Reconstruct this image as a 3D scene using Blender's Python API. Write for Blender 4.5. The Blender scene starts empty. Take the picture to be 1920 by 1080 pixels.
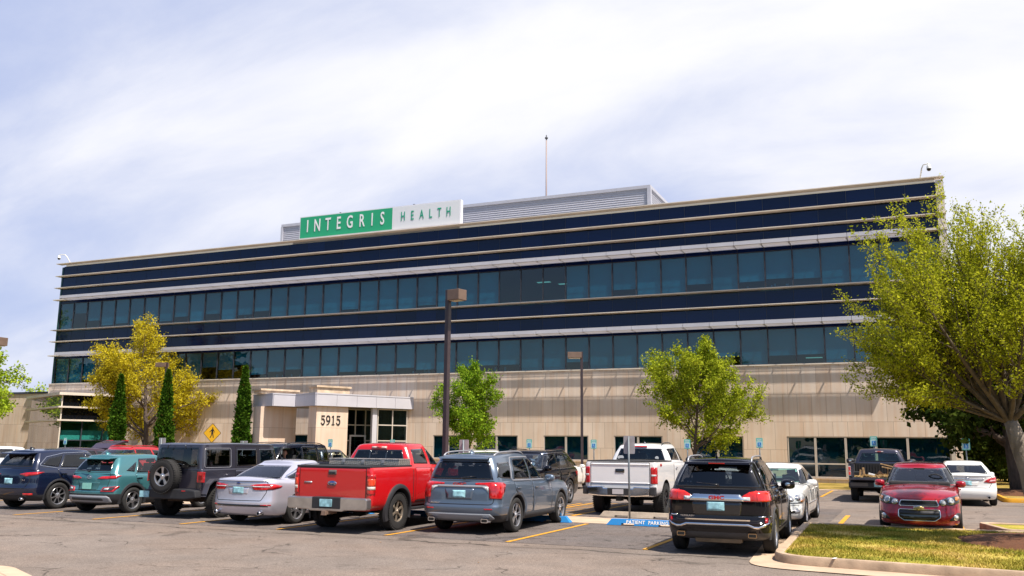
import bpy, bmesh, math, random
import numpy as np
from mathutils import Vector, Matrix
from mathutils.bvhtree import BVHTree
from mathutils.geometry import delaunay_2d_cdt

S = bpy.context.scene
COL = S.collection
R = math.radians
random.seed(7)

# ------------------------------------------------------------------ camera
# X runs along the facade to the right, Y away from the viewer, Z up
CAM_H = 1.8427
YAW, PITCH, ROLL, FPX = 0.412067, 0.173446, 0.0089075, 1691.07
_f = Vector((-math.sin(YAW)*math.cos(PITCH), math.cos(YAW)*math.cos(PITCH), math.sin(PITCH)))
_r0 = Vector((math.cos(YAW), math.sin(YAW), 0))
_u0 = _r0.cross(_f)
_r = _r0*math.cos(ROLL) + _u0*math.sin(ROLL)
_u = -_r0*math.sin(ROLL) + _u0*math.cos(ROLL)
cam = bpy.data.cameras.new('camera')
cam.sensor_width = 36.0
cam.lens = FPX/1920*36.0
cam.clip_start = 0.1
cam.clip_end = 3000
camo = bpy.data.objects.new('camera', cam)
COL.objects.link(camo)
m = Matrix.Identity(4)
for i in range(3):
    m[i][0] = _r[i]; m[i][1] = _u[i]; m[i][2] = -_f[i]
m[2][3] = CAM_H
camo.matrix_world = m
S.camera = camo

# ------------------------------------------------------------------ sun, sky, exposure
SUN_DIR = Vector((0.44, -0.20, 0.876)).normalized()
SUN_EL = math.asin(SUN_DIR.z)
SUN_ROT = math.atan2(SUN_DIR.x, SUN_DIR.y)
sun = bpy.data.lights.new('sun', 'SUN')
sun.energy = 5.0
sun.angle = R(0.5)
sun.color = (1.0, 0.915, 0.80)
suno = bpy.data.objects.new('sun', sun)
COL.objects.link(suno)
suno.rotation_euler = SUN_DIR.to_track_quat('Z', 'Y').to_euler()

S.view_settings.view_transform = 'Standard'
S.view_settings.look = 'None'
S.view_settings.gamma = 1.0
S.view_settings.exposure = 0.6
S.view_settings.use_curve_mapping = False
S.render.engine = 'CYCLES'
S.cycles.max_bounces = 10
S.cycles.transparent_max_bounces = 24
S.cycles.caustics_reflective = False
S.cycles.caustics_refractive = False
S.cycles.sample_clamp_indirect = 1.5
S.cycles.use_adaptive_sampling = False

W = bpy.data.worlds.new('World')
S.world = W
W.use_nodes = True
nt = W.node_tree
nt.nodes.clear()
def N(tree, typ, **kw):
    n = tree.nodes.new(typ)
    for k, v in kw.items():
        setattr(n, k, v)
    return n
sky = N(nt, 'ShaderNodeTexSky', sky_type='NISHITA', sun_disc=False, sun_elevation=SUN_EL, sun_rotation=SUN_ROT, altitude=350, air_density=1.0, dust_density=1.2, ozone_density=2.0)
bg_sky = N(nt, 'ShaderNodeBackground'); bg_sky.inputs['Strength'].default_value = 0.10
nt.links.new(sky.outputs[0], bg_sky.inputs['Color'])
tc = N(nt, 'ShaderNodeTexCoord')
sep = N(nt, 'ShaderNodeSeparateXYZ'); nt.links.new(tc.outputs['Generated'], sep.inputs[0])
def M(op, a, b=None, c=None, tree=None, clamp=False):
    tree = tree or nt
    n = tree.nodes.new('ShaderNodeMath'); n.operation = op; n.use_clamp = clamp
    for i, v in enumerate((a, b, c)):
        if v is None: continue
        if isinstance(v, (int, float)): n.inputs[i].default_value = v
        else: tree.links.new(v, n.inputs[i])
    return n.outputs[0]
# high thin cloud laid out on a plane overhead: plan position = direction.xy / height
den = M('MAXIMUM', M('ADD', sep.outputs['Z'], 0.42), 0.1)
px = M('DIVIDE', sep.outputs['X'], den)
py = M('DIVIDE', sep.outputs['Y'], den)
comb = N(nt, 'ShaderNodeCombineXYZ'); nt.links.new(px, comb.inputs[0]); nt.links.new(py, comb.inputs[1])
mp = N(nt, 'ShaderNodeMapping')
mp.inputs['Scale'].default_value = (1.0, 2.2, 1.0)
mp.inputs['Location'].default_value = (5.5, 7.2, 0)
nt.links.new(comb.outputs[0], mp.inputs[0])
nz1 = N(nt, 'ShaderNodeTexNoise'); nz1.inputs['Scale'].default_value = 0.8; nz1.inputs['Detail'].default_value = 4; nz1.inputs['Roughness'].default_value = 0.45; nz1.inputs['Distortion'].default_value = 0.25
nt.links.new(mp.outputs[0], nz1.inputs['Vector'])
nz2 = N(nt, 'ShaderNodeTexNoise'); nz2.inputs['Scale'].default_value = 2.4; nz2.inputs['Detail'].default_value = 7; nz2.inputs['Roughness'].default_value = 0.6; nz2.inputs['Distortion'].default_value = 0.3
nt.links.new(mp.outputs[0], nz2.inputs['Vector'])
cl = M('ADD', M('MULTIPLY', nz1.outputs[0], 0.74), M('MULTIPLY', nz2.outputs[0], 0.26))
# the veil is thickest towards the north-east, thins overhead and to the south
dirn = M('ADD', M('MULTIPLY', sep.outputs['X'], 0.42), M('MULTIPLY', sep.outputs['Y'], 0.85))
bias = M('MULTIPLY', M('SUBTRACT', dirn, 0.66), 0.30)
mr = N(nt, 'ShaderNodeMapRange'); mr.interpolation_type = 'SMOOTHSTEP'
mr.inputs['From Min'].default_value = 0.34; mr.inputs['From Max'].default_value = 0.59
nt.links.new(M('ADD', cl, bias), mr.inputs['Value'])
bg_cl = N(nt, 'ShaderNodeBackground'); bg_cl.inputs['Color'].default_value = (0.95, 0.95, 1.0, 1); bg_cl.inputs['Strength'].default_value = 0.70
bg_veil = N(nt, 'ShaderNodeBackground'); bg_veil.inputs['Color'].default_value = (0.60, 0.69, 1.0, 1); bg_veil.inputs['Strength'].default_value = 0.58
# the thin lavender-blue veil between the clouds, only over the northern half of the sky
vm = N(nt, 'ShaderNodeMapRange'); vm.interpolation_type = 'SMOOTHSTEP'
vm.inputs['From Min'].default_value = -0.1; vm.inputs['From Max'].default_value = 0.35; vm.inputs['To Max'].default_value = 0.92
nt.links.new(sep.outputs['Y'], vm.inputs['Value'])
mx0 = N(nt, 'ShaderNodeMixShader'); nt.links.new(vm.outputs[0], mx0.inputs[0])
nt.links.new(bg_sky.outputs[0], mx0.inputs[1]); nt.links.new(bg_veil.outputs[0], mx0.inputs[2])
mx = N(nt, 'ShaderNodeMixShader')
nt.links.new(mr.outputs[0], mx.inputs[0]); nt.links.new(mx0.outputs[0], mx.inputs[1]); nt.links.new(bg_cl.outputs[0], mx.inputs[2])
wo = N(nt, 'ShaderNodeOutputWorld'); nt.links.new(mx.outputs[0], wo.inputs[0])

# ------------------------------------------------------------------ helpers
def tag(o, label=None, cat=None, group=None, kind=None):
    if label: o['label'] = label
    if cat: o['category'] = cat
    if group: o['group'] = group
    if kind: o['kind'] = kind
    return o

def thing(name, label, cat, loc=(0, 0, 0), rz=0.0, group=None):
    o = bpy.data.objects.new(name, None)
    o.empty_display_size = 0.2
    COL.objects.link(o)
    o.location = loc; o.rotation_euler = (0, 0, rz)
    return tag(o, label, cat, group)

def copy_tree(o, parent=None):
    c = o.copy(); COL.objects.link(c)
    if parent is not None: c.parent = parent
    for ch in list(o.children): copy_tree(ch, c)
    return c

class MB:
    """collects faces, then links them as ONE mesh object"""
    def __init__(s): s.v = []; s.f = []; s.m = []; s.sm = []
    def face(s, pts, mi=0, smooth=False):
        n = len(s.v); s.v += [tuple(p) for p in pts]; s.f.append(list(range(n, n+len(pts)))); s.m.append(mi); s.sm.append(smooth)
    def add(s, vs, fs, mi=0, smooth=False):
        n = len(s.v); s.v += [tuple(p) for p in vs]
        for f in fs: s.f.append([i+n for i in f]); s.m.append(mi); s.sm.append(smooth)
    def box(s, x0, x1, y0, y1, z0, z1, mi=0, mtx=None):
        vs = [(x, y, z) for z in (z0, z1) for y in (y0, y1) for x in (x0, x1)]
        if mtx is not None: vs = [tuple(mtx @ Vector(v)) for v in vs]
        s.add(vs, [(0, 2, 3, 1), (4, 5, 7, 6), (0, 1, 5, 4), (2, 6, 7, 3), (0, 4, 6, 2), (1, 3, 7, 5)], mi)
    def prism(s, poly, h0, h1, axis='z', mi=0, mtx=None):
        """poly: 2D outline (counter-clockwise) extruded along an axis"""
        n = len(poly)
        def pt(a, b, h): return {'z': (a, b, h), 'y': (a, h, b), 'x': (h, a, b)}[axis]
        vs = [pt(a, b, h0) for a, b in poly] + [pt(a, b, h1) for a, b in poly]
        if mtx is not None: vs = [tuple(mtx @ Vector(v)) for v in vs]
        fs = [tuple(range(n-1, -1, -1)), tuple(range(n, 2*n))] + [(i, (i+1) % n, (i+1) % n+n, i+n) for i in range(n)]
        s.add(vs, fs, mi)
    def tube(s, pts, rads, seg=8, mi=0, smooth=True, cap=True):
        pts = [Vector(p) for p in pts]
        if isinstance(rads, (int, float)): rads = [rads]*len(pts)
        n0 = len(s.v); up = None
        for i, p in enumerate(pts):
            t = (pts[min(i+1, len(pts)-1)]-pts[max(i-1, 0)])
            if t.length < 1e-9: t = Vector((0, 0, 1))
            t.normalize()
            if up is None:
                up = t.orthogonal().normalized()
            else:
                up = up - t*up.dot(t)
                up = up.normalized() if up.length > 1e-6 else t.orthogonal().normalized()
            b = t.cross(up)
            for k in range(seg):
                a = 2*math.pi*k/seg
                s.v.append(tuple(p+(up*math.cos(a)+b*math.sin(a))*rads[i]))
        for i in range(len(pts)-1):
            for k in range(seg):
                a = n0+i*seg+k; b2 = n0+i*seg+(k+1) % seg
                s.f.append([a, b2, b2+seg, a+seg]); s.m.append(mi); s.sm.append(smooth)
        if cap:
            s.f.append([n0+k for k in range(seg-1, -1, -1)]); s.m.append(mi); s.sm.append(False)
            e = n0+(len(pts)-1)*seg
            s.f.append([e+k for k in range(seg)]); s.m.append(mi); s.sm.append(False)
    def lathe(s, prof, axis='z', seg=24, mi=0, center=(0, 0, 0), smooth=True, mis=None):
        """prof: list of (radius, height)"""
        n0 = len(s.v); c = Vector(center)
        for r_, h in prof:
            for k in range(seg):
                a = 2*math.pi*k/seg
                q = {'z': (r_*math.cos(a), r_*math.sin(a), h), 'x': (h, r_*math.cos(a), r_*math.sin(a)), 'y': (r_*math.sin(a), h, r_*math.cos(a))}[axis]
                s.v.append(tuple(c+Vector(q)))
        for i in range(len(prof)-1):
            for k in range(seg):
                a = n0+i*seg+k; b = n0+i*seg+(k+1) % seg
                s.f.append([a, b, b+seg, a+seg]); s.m.append(mis[i] if mis else mi); s.sm.append(smooth)
    def mesh(s, name, mats, sharp=None, merge=False, recalc=False):
        me = bpy.data.meshes.new(name)
        me.from_pydata(s.v, [], s.f)
        for mt in mats: me.materials.append(mt)
        me.polygons.foreach_set('material_index', s.m)
        me.polygons.foreach_set('use_smooth', s.sm)
        if merge or recalc:
            bm = bmesh.new(); bm.from_mesh(me)
            if merge: bmesh.ops.remove_doubles(bm, verts=bm.verts, dist=1e-5)
            if recalc: bmesh.ops.recalc_face_normals(bm, faces=bm.faces)
            bm.to_mesh(me); bm.free()
        if sharp is not None: me.set_sharp_from_angle(angle=R(sharp))
        me.update()
        return me
    def build(s, name, mats, parent=None, loc=(0, 0, 0), bevel=0, sharp=None, merge=False, recalc=False):
        if not isinstance(mats, (list, tuple)): mats = [mats]
        me = s.mesh(name, mats, sharp, merge or bevel > 0, recalc)
        if bevel > 0:
            bm = bmesh.new(); bm.from_mesh(me)
            bmesh.ops.recalc_face_normals(bm, faces=bm.faces)
            es = [e for e in bm.edges if len(e.link_faces) == 2 and e.calc_face_angle(0) > 0.5]
            bmesh.ops.bevel(bm, geom=es, offset=bevel, segments=2, affect='EDGES', profile=0.6, clamp_overlap=True)
            bm.to_mesh(me); bm.free()
        o = bpy.data.objects.new(name, me); COL.objects.link(o)
        if parent is not None: o.parent = parent
        o.location = loc
        return o

# ------------------------------------------------------------------ materials
MATS = {}
def mat(name, col, rough=0.6, metal=0.0, spec=0.5, coat=0.0, var=0.0, vscale=5.0, vdet=4, bump=0.0, bscale=40.0, vstretch=None, coord='Object', emit=None, rvar=0.0):
    if name in MATS: return MATS[name]
    mt = bpy.data.materials.new(name); mt.use_nodes = True
    t = mt.node_tree; b = t.nodes['Principled BSDF']
    c4 = (*col, 1.0)
    b.inputs['Base Color'].default_value = c4
    b.inputs['Roughness'].default_value = rough
    b.inputs['Metallic'].default_value = metal
    b.inputs['Specular IOR Level'].default_value = spec
    if coat:
        b.inputs['Coat Weight'].default_value = coat; b.inputs['Coat Roughness'].default_value = 0.03
    if emit:
        b.inputs['Emission Color'].default_value = (*emit[0], 1); b.inputs['Emission Strength'].default_value = emit[1]
    if var or bump or rvar:
        tcn = t.nodes.new('ShaderNodeTexCoord'); vec = tcn.outputs[coord]
        if vstretch:
            mpn = t.nodes.new('ShaderNodeMapping'); mpn.inputs['Scale'].default_value = vstretch
            t.links.new(vec, mpn.inputs[0]); vec = mpn.outputs[0]
        nz = t.nodes.new('ShaderNodeTexNoise'); nz.inputs['Scale'].default_value = vscale; nz.inputs['Detail'].default_value = vdet
        t.links.new(vec, nz.inputs['Vector'])
        if var:
            r_ = t.nodes.new('ShaderNodeMapRange'); r_.inputs['From Min'].default_value = 0.3; r_.inputs['From Max'].default_value = 0.7
            r_.inputs['To Min'].default_value = 1-var; r_.inputs['To Max'].default_value = 1+var
            t.links.new(nz.outputs[0], r_.inputs[0])
            mul = t.nodes.new('ShaderNodeVectorMath'); mul.operation = 'SCALE'; mul.inputs[0].default_value = col
            t.links.new(r_.outputs[0], mul.inputs['Scale']); t.links.new(mul.outputs[0], b.inputs['Base Color'])
        if rvar:
            r2 = t.nodes.new('ShaderNodeMapRange'); r2.inputs['From Min'].default_value = 0.3; r2.inputs['From Max'].default_value = 0.7
            r2.inputs['To Min'].default_value = max(0, rough-rvar); r2.inputs['To Max'].default_value = rough+rvar
            t.links.new(nz.outputs[0], r2.inputs[0]); t.links.new(r2.outputs[0], b.inputs['Roughness'])
        if bump:
            nb = t.nodes.new('ShaderNodeTexNoise'); nb.inputs['Scale'].default_value = bscale; nb.inputs['Detail'].default_value = 3
            t.links.new(tcn.outputs[coord], nb.inputs['Vector'])
            bp = t.nodes.new('ShaderNodeBump'); bp.inputs['Strength'].default_value = bump; bp.inputs['Distance'].default_value = 0.02
            t.links.new(nb.outputs[0], bp.inputs['Height']); t.links.new(bp.outputs[0], b.inputs['Normal'])
    MATS[name] = mt
    return mt

def glass_mat(name, tint, refl=0.10, rough=0.01, wave=0.0):
    """tinted see-through glass: what is behind it, dimmed by the tint, under a mirror coat"""
    if name in MATS: return MATS[name]
    mt = bpy.data.materials.new(name); mt.use_nodes = True
    t = mt.node_tree; t.nodes.clear()
    tr = t.nodes.new('ShaderNodeBsdfTransparent'); tr.inputs[0].default_value = (*tint, 1)
    gl = t.nodes.new('ShaderNodeBsdfGlossy'); gl.inputs['Roughness'].default_value = rough; gl.inputs[0].default_value = (0.95, 0.97, 1, 1)
    lw = t.nodes.new('ShaderNodeFresnel'); lw.inputs['IOR'].default_value = 1.5
    k = t.nodes.new('ShaderNodeMath'); k.operation = 'MULTIPLY_ADD'; k.use_clamp = True
    t.links.new(lw.outputs[0], k.inputs[0]); k.inputs[1].default_value = 1.0; k.inputs[2].default_value = refl-0.04
    ge = t.nodes.new('ShaderNodeNewGeometry'); fr = M('MULTIPLY', k.outputs[0], M('SUBTRACT', 1.0, ge.outputs['Backfacing'], tree=t), tree=t)
    mxs = t.nodes.new('ShaderNodeMixShader'); t.links.new(fr, mxs.inputs[0])
    t.links.new(tr.outputs[0], mxs.inputs[1]); t.links.new(gl.outputs[0], mxs.inputs[2])
    if wave:
        tcn = t.nodes.new('ShaderNodeTexCoord')
        nb = t.nodes.new('ShaderNodeTexNoise'); nb.inputs['Scale'].default_value = 0.9; nb.inputs['Detail'].default_value = 1
        t.links.new(tcn.outputs['Object'], nb.inputs['Vector'])
        bp = t.nodes.new('ShaderNodeBump'); bp.inputs['Strength'].default_value = wave; bp.inputs['Distance'].default_value = 0.02
        t.links.new(nb.outputs[0], bp.inputs['Height']); t.links.new(bp.outputs[0], gl.inputs['Normal'])
    o = t.nodes.new('ShaderNodeOutputMaterial'); t.links.new(mxs.outputs[0], o.inputs[0])
    MATS[name] = mt
    return mt
# ------------------------------------------------------------------ ground
def asphalt(name, base, seams=True):
    mt = bpy.data.materials.new(name); mt.use_nodes = True
    t = mt.node_tree; b = t.nodes['Principled BSDF']; b.inputs['Roughness'].default_value = 0.92; b.inputs['Specular IOR Level'].default_value = 0.25
    tcn = t.nodes.new('ShaderNodeTexCoord'); P = tcn.outputs['Object']
    def noise(sc, det=4, rough=0.55, dist=0.0, v=P):
        n = t.nodes.new('ShaderNodeTexNoise'); n.inputs['Scale'].default_value = sc; n.inputs['Detail'].default_value = det; n.inputs['Roughness'].default_value = rough; n.inputs['Distortion'].default_value = dist
        t.links.new(v, n.inputs['Vector']); return n.outputs[0]
    def ramp(v, a, c, lo, hi, smooth=True):
        r_ = t.nodes.new('ShaderNodeMapRange'); r_.inputs['From Min'].default_value = a; r_.inputs['From Max'].default_value = c; r_.inputs['To Min'].default_value = lo; r_.inputs['To Max'].default_value = hi
        if smooth: r_.interpolation_type = 'SMOOTHSTEP'
        t.links.new(v, r_.inputs[0]); return r_.outputs[0]
    big = ramp(noise(0.28, 3), 0.3, 0.7, 0.92, 1.08)
    mid = ramp(noise(1.7, 5, 0.6), 0.3, 0.7, 0.90, 1.10)
    fine = ramp(noise(16, 4, 0.75), 0.3, 0.7, 0.74, 1.28, False)
    agg = ramp(noise(48, 2, 0.7), 0.35, 0.65, 0.62, 1.42, False)
    v = M('MULTIPLY', M('MULTIPLY', big, mid, tree=t), M('MULTIPLY', fine, agg, tree=t), tree=t)
    # hairline cracks: edges of large warped cells, broken up by noise
    wrp = t.nodes.new('ShaderNodeVectorMath'); wrp.operation = 'MULTIPLY_ADD'
    nc = t.nodes.new('ShaderNodeTexNoise'); nc.inputs['Scale'].default_value = 0.9; nc.inputs['Detail'].default_value = 5; t.links.new(P, nc.inputs['Vector'])
    t.links.new(nc.outputs['Color'], wrp.inputs[0]); wrp.inputs[1].default_value = (1.6, 1.6, 0); t.links.new(P, wrp.inputs[2])
    vo = t.nodes.new('ShaderNodeTexVoronoi'); vo.feature = 'DISTANCE_TO_EDGE'; vo.inputs['Scale'].default_value = 0.36
    t.links.new(wrp.outputs[0], vo.inputs['Vector'])
    crack = ramp(vo.outputs[0], 0.002, 0.009, 1.0, 0.0)
    crack = M('MULTIPLY', crack, ramp(noise(0.5, 3), 0.43, 0.57, 0.0, 0.58), tree=t)
    stain = ramp(noise(0.75, 3, 0.5, 0.6), 0.60, 0.72, 0.0, 0.38)
    drip = ramp(noise(2.6, 2, 0.4), *((0.70, 0.76) if seams else (0.63, 0.70)), 0.0, 0.55)
    stain = M('MAXIMUM', stain, drip, tree=t)
    if seams:
        # the paving seam that runs along the row of stalls
        sp = t.nodes.new('ShaderNodeSeparateXYZ'); t.links.new(wrp.outputs[0], sp.inputs[0])
        sp0 = t.nodes.new('ShaderNodeSeparateXYZ'); t.links.new(P, sp0.inputs[0])
        wy = M('MULTIPLY', M('SUBTRACT', noise(0.8, 4), 0.5, tree=t), 0.9, tree=t)
        d = M('ABSOLUTE', M('ADD', M('SUBTRACT', sp0.outputs['Y'], 15.95, tree=t), wy, tree=t), tree=t)
        seam = M('MULTIPLY', ramp(d, 0.015, 0.06, 1.0, 0.0), ramp(noise(1.1, 4), 0.36, 0.55, 0.25, 0.75), tree=t)
        soft = ramp(d, 0.0, 0.5, 0.13, 0.0)
        crack = M('MAXIMUM', crack, seam, tree=t)
        stain = M('MAXIMUM', stain, soft, tree=t)
    dark = M('MULTIPLY', M('SUBTRACT', 1.0, crack, tree=t), M('SUBTRACT', 1.0, stain, tree=t), tree=t)
    v = M('MULTIPLY', v, dark, tree=t)
    hue = t.nodes.new('ShaderNodeMix'); hue.data_type = 'RGBA'
    t.links.new(ramp(noise(0.45, 4), 0.35, 0.7, 0, 1), hue.inputs['Factor'])
    hue.inputs['A'].default_value = (*base, 1); hue.inputs['B'].default_value = (base[0]*1.06, base[1]*1.0, base[2]*0.95, 1)
    mul = t.nodes.new('ShaderNodeVectorMath'); mul.operation = 'SCALE'
    t.links.new(hue.outputs['Result'], mul.inputs[0]); t.links.new(v, mul.inputs['Scale']); t.links.new(mul.outputs[0], b.inputs['Base Color'])
    bp = t.nodes.new('ShaderNodeBump'); bp.inputs['Strength'].default_value = 0.5; bp.inputs['Distance'].default_value = 0.012
    t.links.new(M('SUBTRACT', noise(60, 3), M('MULTIPLY', crack, 1.5, tree=t), tree=t), bp.inputs['Height']); t.links.new(bp.outputs[0], b.inputs['Normal'])
    return mt
m_asph = asphalt('asphalt', (0.180, 0.149, 0.128))
m_asph2 = asphalt('asphalt_stalls', (0.128, 0.110, 0.103), seams=False)
m_conc = mat('concrete', (0.48, 0.35, 0.245), 0.9, var=0.16, vscale=2.2, vdet=6, bump=0.25, bscale=60)
m_kerb = mat('kerb_concrete', (0.42, 0.305, 0.21), 0.9, var=0.30, vscale=3.5, vdet=6, bump=0.3, bscale=50)
m_stop = mat('stop_concrete', (0.40, 0.33, 0.26), 0.9, var=0.22, vscale=5, vdet=5, bump=0.3, bscale=60)

def worn_paint(name, col, under, wear=0.46, scale=9.0):
    """paint worn through in patches to what lies under it"""
    mt = bpy.data.materials.new(name); mt.use_nodes = True
    t = mt.node_tree; b = t.nodes['Principled BSDF']; b.inputs['Roughness'].default_value = 0.8
    tcn = t.nodes.new('ShaderNodeTexCoord')
    n = t.nodes.new('ShaderNodeTexNoise'); n.inputs['Scale'].default_value = scale; n.inputs['Detail'].default_value = 7; n.inputs['Roughness'].default_value = 0.65
    t.links.new(tcn.outputs['Object'], n.inputs['Vector'])
    r_ = t.nodes.new('ShaderNodeMapRange'); r_.inputs['From Min'].default_value = wear-0.09; r_.inputs['From Max'].default_value = wear+0.06
    t.links.new(n.outputs[0], r_.inputs[0])
    mx_ = t.nodes.new('ShaderNodeMix'); mx_.data_type = 'RGBA'
    t.links.new(r_.outputs[0], mx_.inputs['Factor']); mx_.inputs['A'].default_value = (*under, 1); mx_.inputs['B'].default_value = (*col, 1)
    t.links.new(mx_.outputs['Result'], b.inputs['Base Color'])
    return mt
m_yellow = worn_paint('yellow_paint', (0.62, 0.29, 0.012), (0.16, 0.12, 0.08), 0.40, 11)
m_blue = worn_paint('blue_paint', (0.012, 0.20, 0.52), (0.10, 0.16, 0.24), 0.33, 16)
m_wpaint = worn_paint('white_paint', (0.75, 0.75, 0.74), (0.3, 0.36, 0.45), 0.40, 18)

def sheet(name, x0, x1, y0, y1, z, mt):
    b = MB(); b.face([(x0, y0, z), (x1, y0, z), (x1, y1, z), (x0, y1, z)])
    return tag(b.build(name, mt), kind='structure')

def grass_mat(name, c1, c2, c3):
    mt = bpy.data.materials.new(name); mt.use_nodes = True
    t = mt.node_tree; b = t.nodes['Principled BSDF']; b.inputs['Roughness'].default_value = 0.95; b.inputs['Specular IOR Level'].default_value = 0.1
    tcn = t.nodes.new('ShaderNodeTexCoord')
    n1 = t.nodes.new('ShaderNodeTexNoise'); n1.inputs['Scale'].default_value = 0.9; n1.inputs['Detail'].default_value = 5; t.links.new(tcn.outputs['Object'], n1.inputs['Vector'])
    n2 = t.nodes.new('ShaderNodeTexNoise'); n2.inputs['Scale'].default_value = 22; n2.inputs['Detail'].default_value = 4; t.links.new(tcn.outputs['Object'], n2.inputs['Vector'])
    cr = t.nodes.new('ShaderNodeValToRGB')
    cr.color_ramp.elements[0].position = 0.36; cr.color_ramp.elements[0].color = (*c1, 1)
    cr.color_ramp.elements[1].position = 0.64; cr.color_ramp.elements[1].color = (*c3, 1)
    e = cr.color_ramp.elements.new(0.5); e.color = (*c2, 1)
    t.links.new(M('ADD', M('MULTIPLY', n1.outputs[0], 0.62, tree=t), M('MULTIPLY', n2.outputs[0], 0.38, tree=t), tree=t), cr.inputs[0])
    t.links.new(cr.outputs[0], b.inputs['Base Color'])
    bp = t.nodes.new('ShaderNodeBump'); bp.inputs['Strength'].default_value = 0.6; bp.inputs['Distance'].default_value = 0.03
    t.links.new(n2.outputs[0], bp.inputs['Height']); t.links.new(bp.outputs[0], b.inputs['Normal'])
    return mt
m_grass = grass_mat('lawn', (0.14, 0.18, 0.02), (0.36, 0.295, 0.05), (0.58, 0.42, 0.14))
m_grass_far = grass_mat('far_lawn', (0.15, 0.12, 0.025), (0.28, 0.20, 0.05), (0.40, 0.27, 0.09))
m_mulch = mat('mulch', (0.115, 0.042, 0.015), 0.95, var=0.5, vscale=30, vdet=5, bump=1.0, bscale=45)

sheet('ground', -1500, 1500, -800, 2500, -0.03, mat('far_ground', (0.14, 0.15, 0.05), 0.95, var=0.3, vscale=0.05))
sheet('parking_lot', -140, 60, -30, 43.6, 0.0, m_asph)
sheet('stall_paving', -90, -2.0, 16.55, 30.4, 0.004, m_asph2)
sheet('median_walk', -70, -2.6, 21.55, 23.35, 0.010, m_conc)
sheet('kerb_walk', -110, 2.2, 43.6, 44.6, 0.012, m_conc)
sheet('lawn', -140, 60, 44.6, 75, 0.03, m_grass_far)

# painted stall lines
YL = 0.012
def line(b, x0, y0, x1, y1, w=0.10, z=YL):
    d = Vector((x1-x0, y1-y0)); n = Vector((-d.y, d.x)).normalized()*w/2
    b.face([(x0-n.x, y0-n.y, z), (x1-n.x, y1-n.y, z), (x1+n.x, y1+n.y, z), (x0+n.x, y0+n.y, z)])
stall_x = [-4.55-2.74*i if i != 1 else -7.29 for i in range(0, 20)]
for i, x in enumerate(stall_x):
    b = MB(); line(b, x, 16.55, x+0.02, 21.3, 0.105); tag(b.build('road_marking', m_yellow), kind='structure')
    if x < -9.5 or i == 0:
        b = MB(); line(b, x, 23.6, x, 28.8, 0.105); tag(b.build('road_marking', m_yellow), kind='structure')
for x in (-1.72, 1.0):
    b = MB(); line(b, x, 22.7, x, 27.6, 0.12); tag(b.build('road_marking', m_yellow), kind='structure')
# hatched no-parking bay beside the white pickup
b = MB(); line(b, -9.75, 23.5, -9.75, 29.2, 0.11); line(b, -8.45, 23.5, -8.45, 29.2, 0.11)
for k in range(8):
    y = 23.5+0.78*k; line(b, -9.70, y+0.02, -8.50, y+0.5, 0.10)
tag(b.build('road_marking', m_yellow), kind='structure')
for x in (-58, -55, -52, -48.3, -44.6, -41, -38, -35, -32.1, -28.6, -24.9, -22, -19.9, -16.5, -13, -11.6, -8.2, -5, -3.3, 0.4, 3.3):
    b = MB(); line(b, x, 37.6, x, 43.5, 0.11); tag(b.build('road_marking', m_yellow), kind='structure')

# ------------------------------------------------------------------ islands with kerbs
def rounded(poly, r, seg=7):
    out = []; n = len(poly)
    for i in range(n):
        p = Vector(poly[i]); a = Vector(poly[i-1]); c = Vector(poly[(i+1) % n])
        rr = r[i] if isinstance(r, (list, tuple)) else r
        da = (a-p).normalized(); dc = (c-p).normalized(); ang = da.angle(dc)
        tl = min(rr/math.tan(ang/2), (a-p).length*0.49, (c-p).length*0.49)
        p0 = p+da*tl; p1 = p+dc*tl
        for k in range(seg+1):
            u = k/seg
            q = p0*(1-u)**2 + p*2*u*(1-u) + p1*u*u
            out.append((q.x, q.y))
    return out
def inset(poly, d):
    n = len(poly); out = []
    for i in range(n):
        a = Vector(poly[i-1]); p = Vector(poly[i]); c = Vector(poly[(i+1) % n])
        t = (c-a).normalized(); nn = Vector((-t.y, t.x))
        out.append((p.x+nn.x*d, p.y+nn.y*d))
    return out
def kerb_ring(name, outer, w=0.16, h=0.15, mt=m_kerb):
    n = len(outer); i1 = inset(outer, 0.025); i2 = inset(outer, w-0.02); i3 = inset(outer, w)
    rings = [[(x, y, 0.0) for x, y in outer], [(x, y, h-0.03) for x, y in inset(outer, 0.006)], [(x, y, h) for x, y in i1], [(x, y, h) for x, y in i2], [(x, y, h-0.02) for x, y in i3], [(x, y, 0.0) for x, y in i3]]
    b = MB(); vs = [p for r_ in rings for p in r_]; fs = []
    for k in range(len(rings)-1):
        for i in range(n):
            j = (i+1) % n; fs.append((k*n+i, k*n+j, k*n+n+j, k*n+n+i))
    b.add(vs, fs, 0, True)
    return b.build(name, mt, sharp=40), i3

def lawn_patch(name, poly, z, bump_h=0.05):
    """grass surface of an island: a fine grid clipped to the outline"""
    xs = [p[0] for p in poly]; ys = [p[1] for p in poly]
    pts = [Vector(p) for p in poly]; n = len(pts); st = 0.25
    def inside(x, y):
        c = False
        for i in range(n):
            x1, y1 = poly[i]; x2, y2 = poly[i-1]
            if (y1 > y) != (y2 > y) and x < (x2-x1)*(y-y1)/(y2-y1)+x1: c = not c
        return c
    x = min(xs)+st/2
    while x < max(xs):
        y = min(ys)+st/2
        while y < max(ys):
            if inside(x, y): pts.append(Vector((x, y)))
            y += st
        x += st
    vs, es, fs, *_ = delaunay_2d_cdt(pts, [], [list(range(n))], 1, 1e-5)
    b = MB(); b.add([(v.x, v.y, z) for v in vs], fs, 0, True)
    return b

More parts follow.
